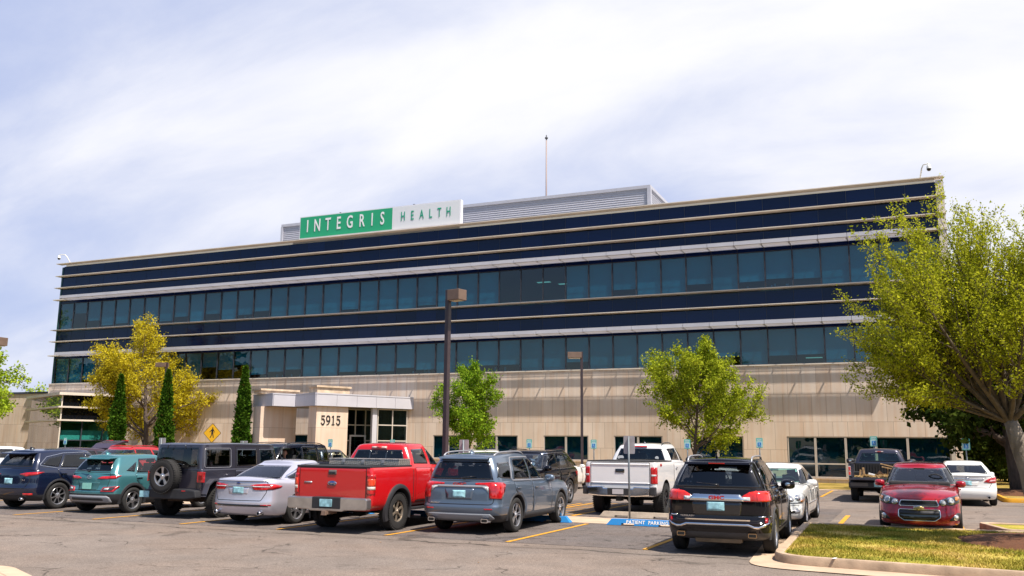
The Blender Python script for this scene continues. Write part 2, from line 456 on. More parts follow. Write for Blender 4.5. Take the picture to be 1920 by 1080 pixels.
# the big grass island on the right
isl = rounded([(-2.20, 15.55), (12.0, 13.6), (12.0, 22.15), (-2.42, 22.75)], [0.9, 0.5, 0.5, 0.25])
k_o, inner = kerb_ring('kerb', isl)
tag(k_o, 'low tan concrete kerb edging the big grass island on the right', 'kerb')
lb = lawn_patch('island_grass', inner, 0.115)
tag(lb.build('island_ground', m_grass), kind='structure')
# pale concrete gutter pan round the island's near corner
gut_o = rounded([(-2.50, 15.0), (12.5, 12.85), (12.5, 14.0), (-1.4, 15.9), (-1.9, 21.5), (-2.95, 21.5)], [0.9, 0.1, 0.1, 0.3, 0.1, 0.1])
b = MB(); b.face([(x, y, 0.014) for x, y in gut_o]); tag(b.build('gutter_pan', m_conc), kind='structure')
# smear of white paint on the kerb face
b = MB()
b.prism([(-1.235, 15.395), (-1.19, 15.389), (-1.165, 15.55), (-1.205, 15.56)], 0.152, 0.156)
tag(b.build('kerb_paint_mark', m_wpaint), 'short smear of white paint across the island kerb top', 'paint mark')
# the further island beside the red hatchback's stall
isl2 = rounded([(1.75, 22.9), (6.5, 22.3), (6.5, 24.9), (1.3, 24.95)], [0.3, 0.3, 0.3, 0.35])
k2, inner2 = kerb_ring('kerb', isl2)
tag(k2, 'short concrete kerb round the small grass island behind the large elm trunk', 'kerb')
lb2 = lawn_patch('g', inner2, 0.115); tag(lb2.build('island_ground', m_grass), kind='structure')
# yellow kerbed lawn beyond the white sedan, and the tree lawn right of the building
isl3 = rounded([(2.95, 37.55), (30, 37.2), (30, 60), (2.75, 60)], [0.3, 0.3, 0.3, 0.3])
k3, inner3 = kerb_ring('kerb', isl3, mt=worn_paint('yellow_kerb_paint', (0.62, 0.30, 0.015), (0.45, 0.3, 0.12), 0.36, 6))
tag(k3, 'kerb painted yellow in front of the dark tree on the far right', 'kerb')
lb3 = lawn_patch('g', inner3, 0.11); tag(lb3.build('island_ground', m_grass_far), kind='structure')
# corner of the near kerb, bottom left
near = rounded([(-19.5, 9.35), (-19.5, 2.0), (-9.9, 2.0), (-9.9, 8.4), (-11.6, 9.25)], [0.5, 0.3, 0.3, 0.8, 0.8])
near_k, inner4 = kerb_ring('kerb', near, 0.30, 0.12, m_conc)
tag(near_k, 'wide pale concrete kerb corner at the bottom left of the photo', 'kerb')
b4 = lawn_patch('g', inner4, 0.116); tag(b4.build('corner_walk', m_conc), kind='structure')

# grass blades on the near island
def blades(name, poly, z, n, hmin, hmax, mats, seed, keep=None):
    rng = np.random.default_rng(seed)
    P_ = np.array(poly); lo = P_.min(0); hi = P_.max(0)
    lo = np.maximum(lo, (-3, 12)); hi = np.minimum(hi, (9, 26))
    pts = rng.uniform(lo, hi, (n*2, 2))
    ins = np.zeros(len(pts), bool)
    for i in range(len(P_)):
        x1, y1 = P_[i]; x2, y2 = P_[i-1]
        c = ((y1 > pts[:, 1]) != (y2 > pts[:, 1])) & (pts[:, 0] < (x2-x1)*(pts[:, 1]-y1)/((y2-y1) if y2 != y1 else 1e-9)+x1)
        ins ^= c
    pts = pts[ins][:n]
    if keep is not None: pts = pts[keep(pts)]
    n = len(pts); a = rng.uniform(0, 2*np.pi, n); h = rng.uniform(hmin, hmax, n); w = rng.uniform(0.006, 0.011, n)
    lean = rng.normal(0, 0.55, (n, 2))*h[:, None]
    V = np.zeros((n, 3, 3))
    V[:, 0, 0] = pts[:, 0]-np.cos(a)*w; V[:, 0, 1] = pts[:, 1]-np.sin(a)*w; V[:, 0, 2] = z
    V[:, 1, 0] = pts[:, 0]+np.cos(a)*w; V[:, 1, 1] = pts[:, 1]+np.sin(a)*w; V[:, 1, 2] = z
    V[:, 2, 0] = pts[:, 0]+lean[:, 0]; V[:, 2, 1] = pts[:, 1]+lean[:, 1]; V[:, 2, 2] = z+h
    me = bpy.data.meshes.new(name); me.vertices.add(n*3); me.loops.add(n*3); me.polygons.add(n)
    me.vertices.foreach_set('co', V.ravel()); me.loops.foreach_set('vertex_index', np.arange(n*3)); me.polygons.foreach_set('loop_start', np.arange(n)*3)
    me.materials.append(mats); me.update(); me.validate()
    o = bpy.data.objects.new(name, me); COL.objects.link(o)
    return o
MULCH_C = (2.45, 20.1)
def off_mulch(p): return (np.sin(p[:, 0]*2.3+1.7*np.sin(p[:, 1]*1.9))+np.sin(p[:, 1]*3.1+p[:, 0]*1.3)+np.random.default_rng(1).normal(0, .6, len(p)) > -1.15) & (((p[:, 0]-MULCH_C[0])/1.75)**2+((p[:, 1]-MULCH_C[1])/1.75)**2 > 1.0)
g1 = blades('grass', inset(inner, 0.02), 0.112, 135000, 0.02, 0.055, m_grass, 3, off_mulch)
tag(g1, 'short patchy yellow and green grass on the kerbed island', 'grass', kind='stuff')
# mulch mound at the foot of the elm
b = MB(); rng = random.Random(4); seg = 40; ringv = []
for k, (rr, hh) in enumerate([(1.8, 0.0), (1.7, 0.035), (1.3, 0.09), (0.8, 0.13), (0.3, 0.15)]):
    for i in range(seg):
        a = 2*math.pi*i/seg; q = rr*(1+0.06*math.sin(3*a+1)+rng.uniform(-.03, .03))
        b.v.append((MULCH_C[0]+q*math.cos(a), MULCH_C[1]+q*math.sin(a), 0.112+hh+rng.uniform(-.008, .008) if k else 0.10))
    if k:
        for i in range(seg):
            j = (i+1) % seg; b.f.append([(k-1)*seg+i, (k-1)*seg+j, k*seg+j, k*seg+i]); b.m.append(0); b.sm.append(True)
b.f.append([4*seg+i for i in range(seg)]); b.m.append(0); b.sm.append(True)
for _ in range(900):
    a = rng.uniform(0, 6.283); q = 1.75*math.sqrt(rng.random()); x = MULCH_C[0]+q*math.cos(a); y = MULCH_C[1]+q*math.sin(a)
    z = 0.112+0.15*(1-(q/1.8)**2)**1.2+0.01; th = rng.uniform(0, 3.14); l = rng.uniform(.02, .06); w = .012; dz = rng.uniform(-.015, .02)
    cx_, sx_ = math.cos(th)*l, math.sin(th)*l
    b.face([(x-cx_, y-sx_, z), (x-cx_+w*sx_/l, y-sx_-w*cx_/l, z+.004), (x+cx_, y+sx_, z+dz), (x+cx_-w*sx_/l, y+sx_+w*cx_/l, z+dz+.004)])
tag(b.build('mulch', m_mulch), 'round bed of dark brown bark mulch at the foot of the large elm', 'mulch bed', kind='stuff')

# dry leaves and grit blown along the kerb and into the bays
rng = random.Random(23); b = MB()
def scrap(x, y, z, s_):
    a = rng.uniform(0, 6.28); c_, d_ = math.cos(a)*s_, math.sin(a)*s_; h = rng.uniform(.002, .5*s_)
    b.face([(x-c_, y-d_, z), (x+d_*.5, y-c_*.5, z+h), (x+c_, y+d_, z+.002), (x-d_*.5, y+c_*.5, z+h*.5)])
for _ in range(260):
    t_ = rng.random()
    if t_ < .45: scrap(rng.gauss(-2.35, .16), rng.uniform(16.4, 22.6), .02, rng.uniform(.015, .04))
    elif t_ < .65: scrap(rng.uniform(-2, 3.5), rng.uniform(16, 22), .165, rng.uniform(.02, .045))
    elif t_ < .85: scrap(rng.uniform(-24, -3), rng.gauss(21.3, .2), .016, rng.uniform(.015, .04))
    else: scrap(rng.uniform(-22, -2), rng.uniform(12, 21), .014, rng.uniform(.012, .03))
tag(b.build('leaf_litter', mat('dry_leaf', (.20, .11, .05), .9, var=.5, vscale=9)), 'scattered dry leaves lying along the island kerb and in the bays', 'leaf litter', kind='stuff')
# ------------------------------------------------------------------ the office building
FD = 52.4                                  # plane of the long facade
def stone_mat(name, c, joints=True, row=1.52, wid=0.762):
    mt = bpy.data.materials.new(name); mt.use_nodes = True
    t = mt.node_tree; b = t.nodes['Principled BSDF']; b.inputs['Roughness'].default_value = 0.85; b.inputs['Specular IOR Level'].default_value = 0.3
    tcn = t.nodes.new('ShaderNodeTexCoord'); sp = t.nodes.new('ShaderNodeSeparateXYZ'); t.links.new(tcn.outputs['Object'], sp.inputs[0])
    hx = M('ADD', sp.outputs[0], sp.outputs[1], tree=t)
    cb = t.nodes.new('ShaderNodeCombineXYZ'); t.links.new(hx, cb.inputs[0]); t.links.new(M('SUBTRACT', sp.outputs[2], 0.25, tree=t), cb.inputs[1])
    br = t.nodes.new('ShaderNodeTexBrick'); br.offset = 0.37; br.offset_frequency = 2; br.squash = 1.0
    br.inputs['Scale'].default_value = 1.0; br.inputs['Mortar Size'].default_value = 0.009 if joints else 0.0; br.inputs['Mortar Smooth'].default_value = 0.1
    br.inputs['Bias'].default_value = 0.0; br.inputs['Brick Width'].default_value = wid; br.inputs['Row Height'].default_value = row
    br.inputs['Color1'].default_value = (c[0]*1.08, c[1]*1.09, c[2]*1.10, 1); br.inputs['Color2'].default_value = (c[0]*0.93, c[1]*0.905, c[2]*0.88, 1)
    br.inputs['Mortar'].default_value = (c[0]*0.55, c[1]*0.50, c[2]*0.46, 1)
    t.links.new(cb.outputs[0], br.inputs['Vector'])
    # vertical rain streaks and soft blotches
    st = t.nodes.new('ShaderNodeMapping'); st.inputs['Scale'].default_value = (2.6, 2.6, 0.16); t.links.new(tcn.outputs['Object'], st.inputs[0])
    n1 = t.nodes.new('ShaderNodeTexNoise'); n1.inputs['Scale'].default_value = 1.6; n1.inputs['Detail'].default_value = 6; t.links.new(st.outputs[0], n1.inputs['Vector'])
    n2 = t.nodes.new('ShaderNodeTexNoise'); n2.inputs['Scale'].default_value = 0.7; n2.inputs['Detail'].default_value = 5; t.links.new(tcn.outputs['Object'], n2.inputs['Vector'])
    r1 = t.nodes.new('ShaderNodeMapRange'); r1.inputs['From Min'].default_value = 0.3; r1.inputs['From Max'].default_value = 0.72; r1.inputs['To Min'].default_value = 1.05; r1.inputs['To Max'].default_value = 0.93; t.links.new(n1.outputs[0], r1.inputs[0])
    r2 = t.nodes.new('ShaderNodeMapRange'); r2.inputs['From Min'].default_value = 0.3; r2.inputs['From Max'].default_value = 0.7; r2.inputs['To Min'].default_value = 0.92; r2.inputs['To Max'].default_value = 1.08; t.links.new(n2.outputs[0], r2.inputs[0])
    hue = t.nodes.new('ShaderNodeMix'); hue.data_type = 'RGBA'; hue.blend_type = 'MULTIPLY'; hue.inputs['Factor'].default_value = 1
    warm = t.nodes.new('ShaderNodeMix'); warm.data_type = 'RGBA'; warm.inputs['A'].default_value = (1, 1, 1, 1); warm.inputs['B'].default_value = (1.04, 0.93, 0.83, 1)
    r3 = t.nodes.new('ShaderNodeMapRange'); r3.inputs['From Min'].default_value = 0.45; r3.inputs['From Max'].default_value = 0.75; t.links.new(n1.outputs[0], r3.inputs[0]); t.links.new(r3.outputs[0], warm.inputs['Factor'])
    t.links.new(br.outputs['Color'], hue.inputs['A']); t.links.new(warm.outputs['Result'], hue.inputs['B'])
    mul = t.nodes.new('ShaderNodeVectorMath'); mul.operation = 'SCALE'; t.links.new(hue.outputs['Result'], mul.inputs[0])
    t.links.new(M('MULTIPLY', r1.outputs[0], r2.outputs[0], tree=t), mul.inputs['Scale']); t.links.new(mul.outputs[0], b.inputs['Base Color'])
    return mt
m_stone = stone_mat('limestone', (0.68, 0.565, 0.47))
m_stone2 = stone_mat('limestone_plain', (0.66, 0.53, 0.43), True, 2.6, 3.2)
m_fin = mat('fin_aluminium', (0.70, 0.62, 0.53), 0.5, var=0.12, vscale=0.6)
m_alu = mat('grey_aluminium', (0.52, 0.51, 0.56), 0.45, var=0.06, vscale=0.8)
m_frame = mat('window_frame', (0.035, 0.04, 0.055), 0.5)
m_alu_frame = mat('pale_window_frame', (0.52, 0.47, 0.42), 0.5, var=0.05)
m_blind = mat('roller_blind', (0.60, 0.62, 0.60), 0.9, var=0.14, vscale=.35, vdet=2)
m_int = mat('room_wall', (0.22, 0.22, 0.22), 0.9)
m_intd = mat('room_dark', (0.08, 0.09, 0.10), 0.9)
def blind_mat():
    t = m_blind.node_tree; oi = t.nodes.new('ShaderNodeObjectInfo'); b = t.nodes['Principled BSDF']
    hs = t.nodes.new('ShaderNodeHueSaturation'); t.links.new(b.inputs['Base Color'].links[0].from_socket, hs.inputs['Color'])
    t.links.new(M('MULTIPLY_ADD', oi.outputs['Random'], .30, .80, tree=t), hs.inputs['Value']); t.links.new(hs.outputs[0], b.inputs['Base Color'])
blind_mat()
m_wglass = glass_mat('window_glass', (0.29, 0.60, 0.70), 0.07, 0.005, wave=0.30)
m_tglass = glass_mat('teal_glass', (0.47, 0.78, 0.76), 0.08, 0.005, wave=0.06)
m_dglass = glass_mat('dark_glass', (0.30, 0.40, 0.42), 0.08, 0.005, wave=0.08)

def spandrel_mat():
    mt = bpy.data.materials.new('spandrel_glass'); mt.use_nodes = True
    t = mt.node_tree; b = t.nodes['Principled BSDF']
    b.inputs['Roughness'].default_value = 0.06; b.inputs['Specular IOR Level'].default_value = 0.28
    tcn = t.nodes.new('ShaderNodeTexCoord')
    sp = t.nodes.new('ShaderNodeSeparateXYZ'); t.links.new(tcn.outputs['Object'], sp.inputs[0])
    fl = M('FLOOR', M('DIVIDE', M('ADD', sp.outputs[0], 63.45, tree=t), 1.524, tree=t), tree=t)
    wn = t.nodes.new('ShaderNodeTexWhiteNoise'); wn.noise_dimensions = '2D'
    cb = t.nodes.new('ShaderNodeCombineXYZ'); t.links.new(fl, cb.inputs[0]); t.links.new(M('FLOOR', M('MULTIPLY', sp.outputs[2], 0.9, tree=t), tree=t), cb.inputs[1]); t.links.new(cb.outputs[0], wn.inputs['Vector'])
    r_ = t.nodes.new('ShaderNodeMapRange'); r_.inputs['To Min'].default_value = 0.80; r_.inputs['To Max'].default_value = 1.25; t.links.new(wn.outputs[0], r_.inputs[0])
    mul = t.nodes.new('ShaderNodeVectorMath'); mul.operation = 'SCALE'; mul.inputs[0].default_value = (0.0022, 0.0095, 0.052); t.links.new(r_.outputs[0], mul.inputs['Scale'])
    t.links.new(mul.outputs[0], b.inputs['Base Color'])
    nb = t.nodes.new('ShaderNodeTexNoise'); nb.inputs['Scale'].default_value = 0.7; nb.inputs['Detail'].default_value = 1; t.links.new(tcn.outputs['Object'], nb.inputs['Vector'])
    bp = t.nodes.new('ShaderNodeBump'); bp.inputs['Strength'].default_value = 0.12; bp.inputs['Distance'].default_value = 0.02
    t.links.new(nb.outputs[0], bp.inputs['Height']); t.links.new(bp.outputs[0], b.inputs['Normal'])
    return mt
m_span = spandrel_mat()

BLD = thing('office_building', 'long three storey office building with dark glass bands over a pale limestone ground floor', 'building', (0, FD, 0))
# inside BLD: y = 0 is the facade plane, negative y stands proud of it
XL, XR = -63.45, 2.08
XM = [XL+1.524*i for i in range(44)]

# limestone base with openings
GW = [(-43.35, -42.3, 1.0, 2.50, 1), (-39.45, -37.0, 1.0, 2.50, 2), (-28.42, -26.2, 1.0, 2.50, 2), (-25.35, -22.42, 1.0, 2.50, 2), (-20.7, -17.79, 1.0, 2.50, 2), (-16.19, -13.24, 1.0, 2.50, 2), (-11.49, -8.60, 1.0, 2.50, 2), (-6.25, 2.10, 0.27, 2.50, 5)]
SX0, SX1, SZ1 = -63.9, 2.45, 6.43
b = MB()
xs = sorted({SX0, SX1, *[g[0] for g in GW], *[g[1] for g in GW]})
for i in range(len(xs)-1):
    a, c = xs[i], xs[i+1]
    g = next((g for g in GW if g[0] <= a+1e-6 and g[1] >= c-1e-6), None)
    if g is None: b.face([(a, 0, 0), (c, 0, 0), (c, 0, SZ1), (a, 0, SZ1)])
    else:
        b.face([(a, 0, 0), (c, 0, 0), (c, 0, g[2]), (a, 0, g[2])]); b.face([(a, 0, g[3]), (c, 0, g[3]), (c, 0, SZ1), (a, 0, SZ1)])
        d = 0.16
        b.face([(a, 0, g[3]), (c, 0, g[3]), (c, d, g[3]), (a, d, g[3])]); b.face([(a, 0, g[2]), (c, 0, g[2]), (c, d, g[2]), (a, d, g[2])][::-1])
        b.face([(a, 0, g[2]), (a, d, g[2]), (a, d, g[3]), (a, 0, g[3])]); b.face([(c, 0, g[2]), (c, 0, g[3]), (c, d, g[3]), (c, d, g[2])])
b.face([(SX0, 0, SZ1), (SX1, 0, SZ1), (SX1, 0.35, SZ1), (SX0, 0.35, SZ1)])
b.face([(SX0, 0, 0), (SX0, 0, SZ1), (SX0, 24, SZ1), (SX0, 24, 0)]); b.face([(SX1, 0, 0), (SX1, 24, 0), (SX1, 24, SZ1), (SX1, 0, SZ1)])
b.build('limestone_wall', m_stone, BLD)
b = MB(); b.box(SX0-0.05, SX1+0.04, -0.05, 0.22, SZ1+0.003, SZ1+0.07); b.build('stone_coping', m_fin, BLD)

# floors, roof and dark rooms behind the glass
b = MB()
for z in (0.02, 6.15, 10.75): b.box(XL+0.05, XR-0.05, 0.30, 22, z, z+0.25, 0)
b.box(XL+0.02, XR-0.02, 0.12, 22, 16.0, 16.16, 0)
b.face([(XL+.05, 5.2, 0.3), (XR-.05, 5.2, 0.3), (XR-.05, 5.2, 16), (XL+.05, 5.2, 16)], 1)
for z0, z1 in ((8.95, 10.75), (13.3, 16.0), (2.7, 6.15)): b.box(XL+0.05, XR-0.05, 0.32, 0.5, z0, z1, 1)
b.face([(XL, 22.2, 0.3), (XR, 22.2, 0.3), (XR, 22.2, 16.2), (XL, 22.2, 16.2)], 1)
b.build('floor_slab', [m_int, m_intd], BLD)

# dark spandrel bands, one mesh a band, with thin panel joints
def band(z0, z1):
    b = MB()
    for i in range(43):
        b.box(XM[i]+0.012, XM[i+1]-0.012, 0.02, 0.10, z0, z1, 0)
    b.box(XL, XR, 0.035, 0.095, z0+0.004, z1-0.004, 1)
    b.build('spandrel_band', [m_span, m_frame], BLD)
for z0, z1 in ((13.06, 14.22), (14.345, 15.18), (15.33, 16.16), (8.52, 9.77), (9.905, 10.70)): band(z0, z1)

# slim projecting fins and the coping
def fin(z0, z1, pr, x0=XL-0.42, x1=2.5):
    b = MB()
    b.prism([(-pr, z1-0.045), (-pr, z1), (0.14, z1), (0.14, z1-.05), (-0.03, z1-.05)], x0, x1, 'x')
    # joints between the lengths of fin
    for x in XM[3::5]: b.box(x-0.012, x+0.012, -pr-0.004, -pr+0.01, z1-0.053, z1+0.004)
    b.build('fin', m_fin, BLD)
for z0, z1, pr in ((14.225, 14.34, .42), (15.185, 15.325, .42), (16.165, 16.36, .45), (9.775, 9.90, .42), (10.705, 10.84, .42)): fin(z0, z1, pr)

# sunshades: fascia, louvre blades and brackets
def sunshade(zb, zt, x0, x1):
    b = MB(); pr = 1.15
    for i in range(43):
        a, c = XM[i], XM[i+1]
        if c < x0 or a > x1: continue
        a = max(a, x0); c = min(c, x1)
        b.box(a+0.012, c-0.012, -pr, -pr+0.05, zb, zt, 0)
        b.box(a+0.012, c-0.012, -pr+0.055, -pr+0.24, zb+0.012, zb+0.03, 0)
        b.box(a+0.012, c-0.012, -0.74, -0.63, zb+.037, zb+.05, 0)
        for k in range(6):
            y = -0.88+.15*k
            b.box(a+0.012, c-0.012, y-.004, y+.004, zb-0.03, zb+.035, 0)
    for x in XM:
        if x < x0-0.1 or x > x1+0.1: continue
        b.prism([(-pr+0.06, zb+0.02), (0.02, zb-0.04), (0.02, zb+0.03), (-pr+0.06, zt-0.06)], x-0.016, x+0.016, 'x', 1)
    b.build('sunshade', [m_alu, mat('bracket_grey', (.20, .20, .22), .6)], BLD)
    b = MB(); b.box(XL-0.42, x0-.01, -0.42, 0.05, zb+0.02, zb+0.09); b.build('fin', m_fin, BLD)
    b = MB(); b.box(x1, 2.5, -0.42, 0.05, zb+0.16, zb+0.28); b.build('fin', m_fin, BLD)
sunshade(13.26, 13.48, -62.27, 0.75)
sunshade(8.67, 8.89, -62.27, 0.75)

# pale end panel
b = MB(); b.box(XR+0.005, 2.47, -0.36, 0.4, SZ1+0.08, 16.16); b.box(XR+0.005, 2.47, 0.4, 22.2, SZ1, 16.16); b.build('end_wall', m_fin, BLD)
b = MB(); b.box(XL-0.16, XL-0.004, -0.02, 22.2, SZ1+0.08, 16.1); b.build('end_wall', mat('edge_glass', (0.01, 0.05, 0.06), 0.08), BLD)
b = MB(); b.box(XL, XR, 0.2, 22.2, 16.17, 16.34); b.build('roof', mat('roof_membrane', (0.5, 0.5, 0.48), 0.9), BLD)

# the two rows of office windows: frame > pane, blind
UP = {0: 0, 1: .60, 2: .30, 3: .10, 4: .14, 5: 0, 6: 0, 7: .12, 8: .24, 9: 0, 10: .27, 11: 0, 12: .17, 13: .26, 14: 0, 15: 0, 16: 0, 17: 0, 18: .14, 19: 0, 20: 0, 21: 0, 22: .12, 23: 0, 24: 0, 25: 0, 26: .96, 27: .97, 28: .97, 29: 0, 30: 0, 31: .22, 32: 0, 33: 0, 34: .24, 35: 0, 36: .22, 37: .26, 38: .22, 39: 0, 40: 0, 41: 0, 42: 0}
LO = {0: 0, 1: 0, 2: .13, 3: 0, 4: .1, 7: 0, 10: .45, 11: .35, 12: .5, 13: .14, 14: .22, 15: .28, 16: 0, 17: 0, 18: .14, 19: .14, 20: .12, 21: .22, 22: .14, 23: 0, 24: .18, 25: .22, 26: .22, 27: 0, 28: 0, 29: .24, 30: 0, 31: 0, 32: 0, 33: 0, 34: 0, 35: .26, 36: 0, 37: .25, 38: .26, 39: 0, 40: 0, 41: 0, 42: 0}
def window(x0, x1, z0, z1, up, fm, gm, y=0.04, fw=0.045, blind=True, depth=0.10, sill=None):
    b = MB()
    b.box(x0, x0+fw, y-0.03, y+depth, z0, z1); b.box(x1-fw, x1, y-0.03, y+depth, z0, z1)
    b.box(x0+fw, x1-fw, y-0.02, y+depth, z0, z0+fw); b.box(x0+fw, x1-fw, y-0.02, y+depth, z1-fw, z1)
    f = b.build('window', fm, BLD)
    b = MB(); b.box(x0+fw, x1-fw, y+0.02, y+0.032, z0+fw, z1-fw); b.build('pane', gm, f)
    if blind and up < 0.95:
        zb = z0+fw+up*(z1-z0)
        b = MB(); b.box(x0+fw+0.012, x1-fw-0.012, y+0.135, y+0.140, zb, z1-fw-0.004); b.box(x0+fw+0.012, x1-fw-0.012, y+0.127, y+0.15, zb-0.03, zb-0.003)
        b.build('blind', m_blind, f)
    return f
for i in range(43):
    window(XM[i]+0.006, XM[i+1]-0.006, 10.845, 13.05, UP.get(i, 0), m_frame, m_wglass, fw=0.028)
    window(XM[i]+0.006, XM[i+1]-0.006, 6.505, 8.515, LO.get(i, 0), m_frame, m_wglass, fw=0.028)
# things on the window sills inside: plants, boxes, ceiling lamps
b = MB(); rng = random.Random(11)
for i in (2, 12, 13, 18, 25, 26, 36, 37, 15, 14, 21, 22, 24):
    zz = 10.92 if i in (2, 12, 13, 18, 36, 37) else 6.55
    for _ in range(3):
        x = XM[i]+rng.uniform(.2, 1.2); w = rng.uniform(.06, .16); h = rng.uniform(.1, .3)
        b.box(x, x+w, 0.5, 0.6, zz, zz+h, rng.randrange(2))
b.build('window_clutter', [mat('sill_item', (0.6, 0.62, 0.6), 0.7), mat('sill_plant', (0.03, 0.10, 0.03), 0.7)], BLD)
b = MB()
for i, z in ((27, 12.5), (28, 12.3), (38, 7.6), (38, 7.3), (38, 7.0)): b.box(XM[i]+.3, XM[i]+1.2, 2.0, 2.3, z, z+.03)
b.build('ceiling_lamp', mat('lamp_panel', (0.9, 0.85, 0.7), 0.5, emit=((1, .85, .6), .5)), BLD)

# ground floor windows
for (x0, x1, z0, z1, n) in GW:
    w = (x1-x0)/n
    for k in range(n):
        a = x0+k*w; c = a+w
        if n == 5:
            a = (-6.22, -4.76, -3.20, -1.68, -0.13)[k]; c = (-4.76, -3.20, -1.68, -0.13, 1.90)[k]
        z_ = 0.30 if n == 5 else 1.02
        f = window(a+0.004, c-0.004, z_, 2.495, .99, m_alu_frame, m_wglass, y=0.05, fw=0.055, blind=False, depth=0.09)
        b = MB(); b.box(a+.06, c-.06, .19, .195, z_+.05, 2.44); b.build('blind', mat('pane_backing', (.10, .15, .15) if n < 5 else (.035, .055, .05), .8) if n < 5 else mat('pane_backing_wide', (.06, .095, .09), .8), f)  # no real blind: panel added behind the pane so the glass reads dark teal
        if n == 5:
            b = MB(); b.box(a+.06, c-.06, 0.03, 0.14, 1.00, 1.075); b.build('transom', m_alu_frame, f)
    b = MB(); b.box(x0-0.01, x1+0.01, -0.05, 0.15, z0-0.05, z0+0.012); b.build('window_sill', m_stone2, BLD)
b = MB(); b.box(1.905, 2.12, -0.06, 0.15, 0.2, 2.497); b.build('corner_post', m_alu_frame, BLD)

# ---------------------------------------------------------------- louvred penthouse on the roof
m_louv = mat('penthouse_louvre', (0.40, 0.40, 0.46), 0.5, var=0.05)
def penthouse():
    root = MB()
    x0, x1, y0, y1, z0, z1 = -44.15, -14.73, 3.6, 12.0, 16.35, 18.80
    n = 15; st = (z1-0.2-z0)/n
    for k in range(n):
        za = z0+k*st
        for (pa, pb, nx, ny) in (((x0, y0), (x1, y0), 0, -1), ((x1, y0), (x1, y1), 1, 0)):
            d = 0.055
            A = (pa[0], pa[1]); B = (pb[0], pb[1])
            root.face([(A[0]+nx*d, A[1]+ny*d, za), (B[0]+nx*d, B[1]+ny*d, za), (B[0], B[1], za+st), (A[0], A[1], za+st)])
            root.face([(A[0], A[1], za), (B[0], B[1], za), (B[0]+nx*d, B[1]+ny*d, za), (A[0]+nx*d, A[1]+ny*d, za)])
    root.box(x0-0.06, x1+0.14, y0-0.14, y1, z1-0.2, z1, 0)
    root.box(x1-0.08, x1+0.16, y0-0.16, y0+0.08, z0, z1-0.2, 0); root.box(x0-0.08, x0+0.1, y0-0.16, y0+0.08, z0, z1-0.2, 0)
    root.box(x0, x0+0.02, y0, y1, z0, z1-.2, 0); root.box(x0, x1, y1-.02, y1, z0, z1-.2, 0)
    root.build('penthouse', m_louv, BLD)
penthouse()

# ---------------------------------------------------------------- angled entrance: canopy, pillars, vestibule
T = Vector((math.cos(R(64)), math.sin(R(64)), 0)); U = Vector((T.y, -T.x, 0))   # T runs away to the right, U faces right and forward
def ent(org, a, c, z):    # a along T, c along U from org
    p = Vector((org[0], org[1]-FD, 0))+T*a+U*c; return (p.x, p.y, z)
eA = (-29.94, 52.4); eB = (-33.075, 45.98); eC = (-35.42, 47.12); eD = (-36.09, 45.74); eE = (-38.60, 46.96)
def obox(b, org, a0, a1, c0, c1, z0, z1, mi=0):
    vs = [ent(org, a, c, z) for z in (z0, z1) for a in (a0, a1) for c in (c0, c1)]
    b.add(vs, [(0, 1, 3, 2), (4, 6, 7, 5), (0, 4, 5, 1), (2, 3, 7, 6), (0, 2, 6, 4), (1, 5, 7, 3)], mi)
b = MB()
cz0, cz1 = 4.17, 4.96
core = [eA, eB, eC, eD, eE, (-35.5, 52.38), (-29.96, 52.38)]
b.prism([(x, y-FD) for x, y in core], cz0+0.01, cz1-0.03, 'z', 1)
def fascia(P, Q, n):
    P = Vector((P[0], P[1]-FD, 0)); Q = Vector((Q[0], Q[1]-FD, 0)); d = (Q-P)/n; nn = Vector((d.y, -d.x, 0)).normalized()
    for k in range(n):
        a = P+d*k+d.normalized()*0.008; c = P+d*(k+1)-d.normalized()*0.008
        b.add([tuple(q+nn*o+Vector((0, 0, z))) for o in (0.0, 0.04) for q in (a, c) for z in (cz0, cz1-0.09)], [(0, 1, 3, 2), (4, 6, 7, 5), (0, 4, 5, 1), (2, 3, 7, 6), (0, 2, 6, 4), (1, 5, 7, 3)], 0)
        b.add([tuple(q+nn*o+Vector((0, 0, z))) for o in (-0.05, 0.06) for q in (P+d*k, P+d*(k+1)) for z in (cz1-0.08, cz1)], [(0, 1, 3, 2), (4, 6, 7, 5), (0, 4, 5, 1), (2, 3, 7, 6), (0, 2, 6, 4), (1, 5, 7, 3)], 0)
fascia(eB, eA, 5); fascia(eC, eB, 2); fascia(eD, eC, 1); fascia(eE, eD, 3)
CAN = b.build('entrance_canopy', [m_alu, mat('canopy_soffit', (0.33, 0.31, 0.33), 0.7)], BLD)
def pillar(org, a0, a1, c0, c1, zc):
    b = MB(); obox(b, org, a0, a1, c0, c1, 0, 4.165); p_ = b.build('entrance_pillar', m_stone2, BLD)
    b = MB(); obox(b, org, a0-.03, a1+.03, c0-.03, c1+.03, 4.97, zc-0.12); obox(b, org, a0-.12, a1+.12, c0-.12, c1+.12, zc-0.115, zc); b.build('pillar_cap', mat('cap_stone', (0.60, 0.46, 0.33), .85, var=.3, vscale=2.5, vdet=6), p_)
    return p_
# the numbered pillar
PB = pillar(eB, 0.16, 2.36, -1.15, -0.16, 5.42)
PD = pillar(eD, -0.30, 2.15, -2.05, -1.05, 5.27)
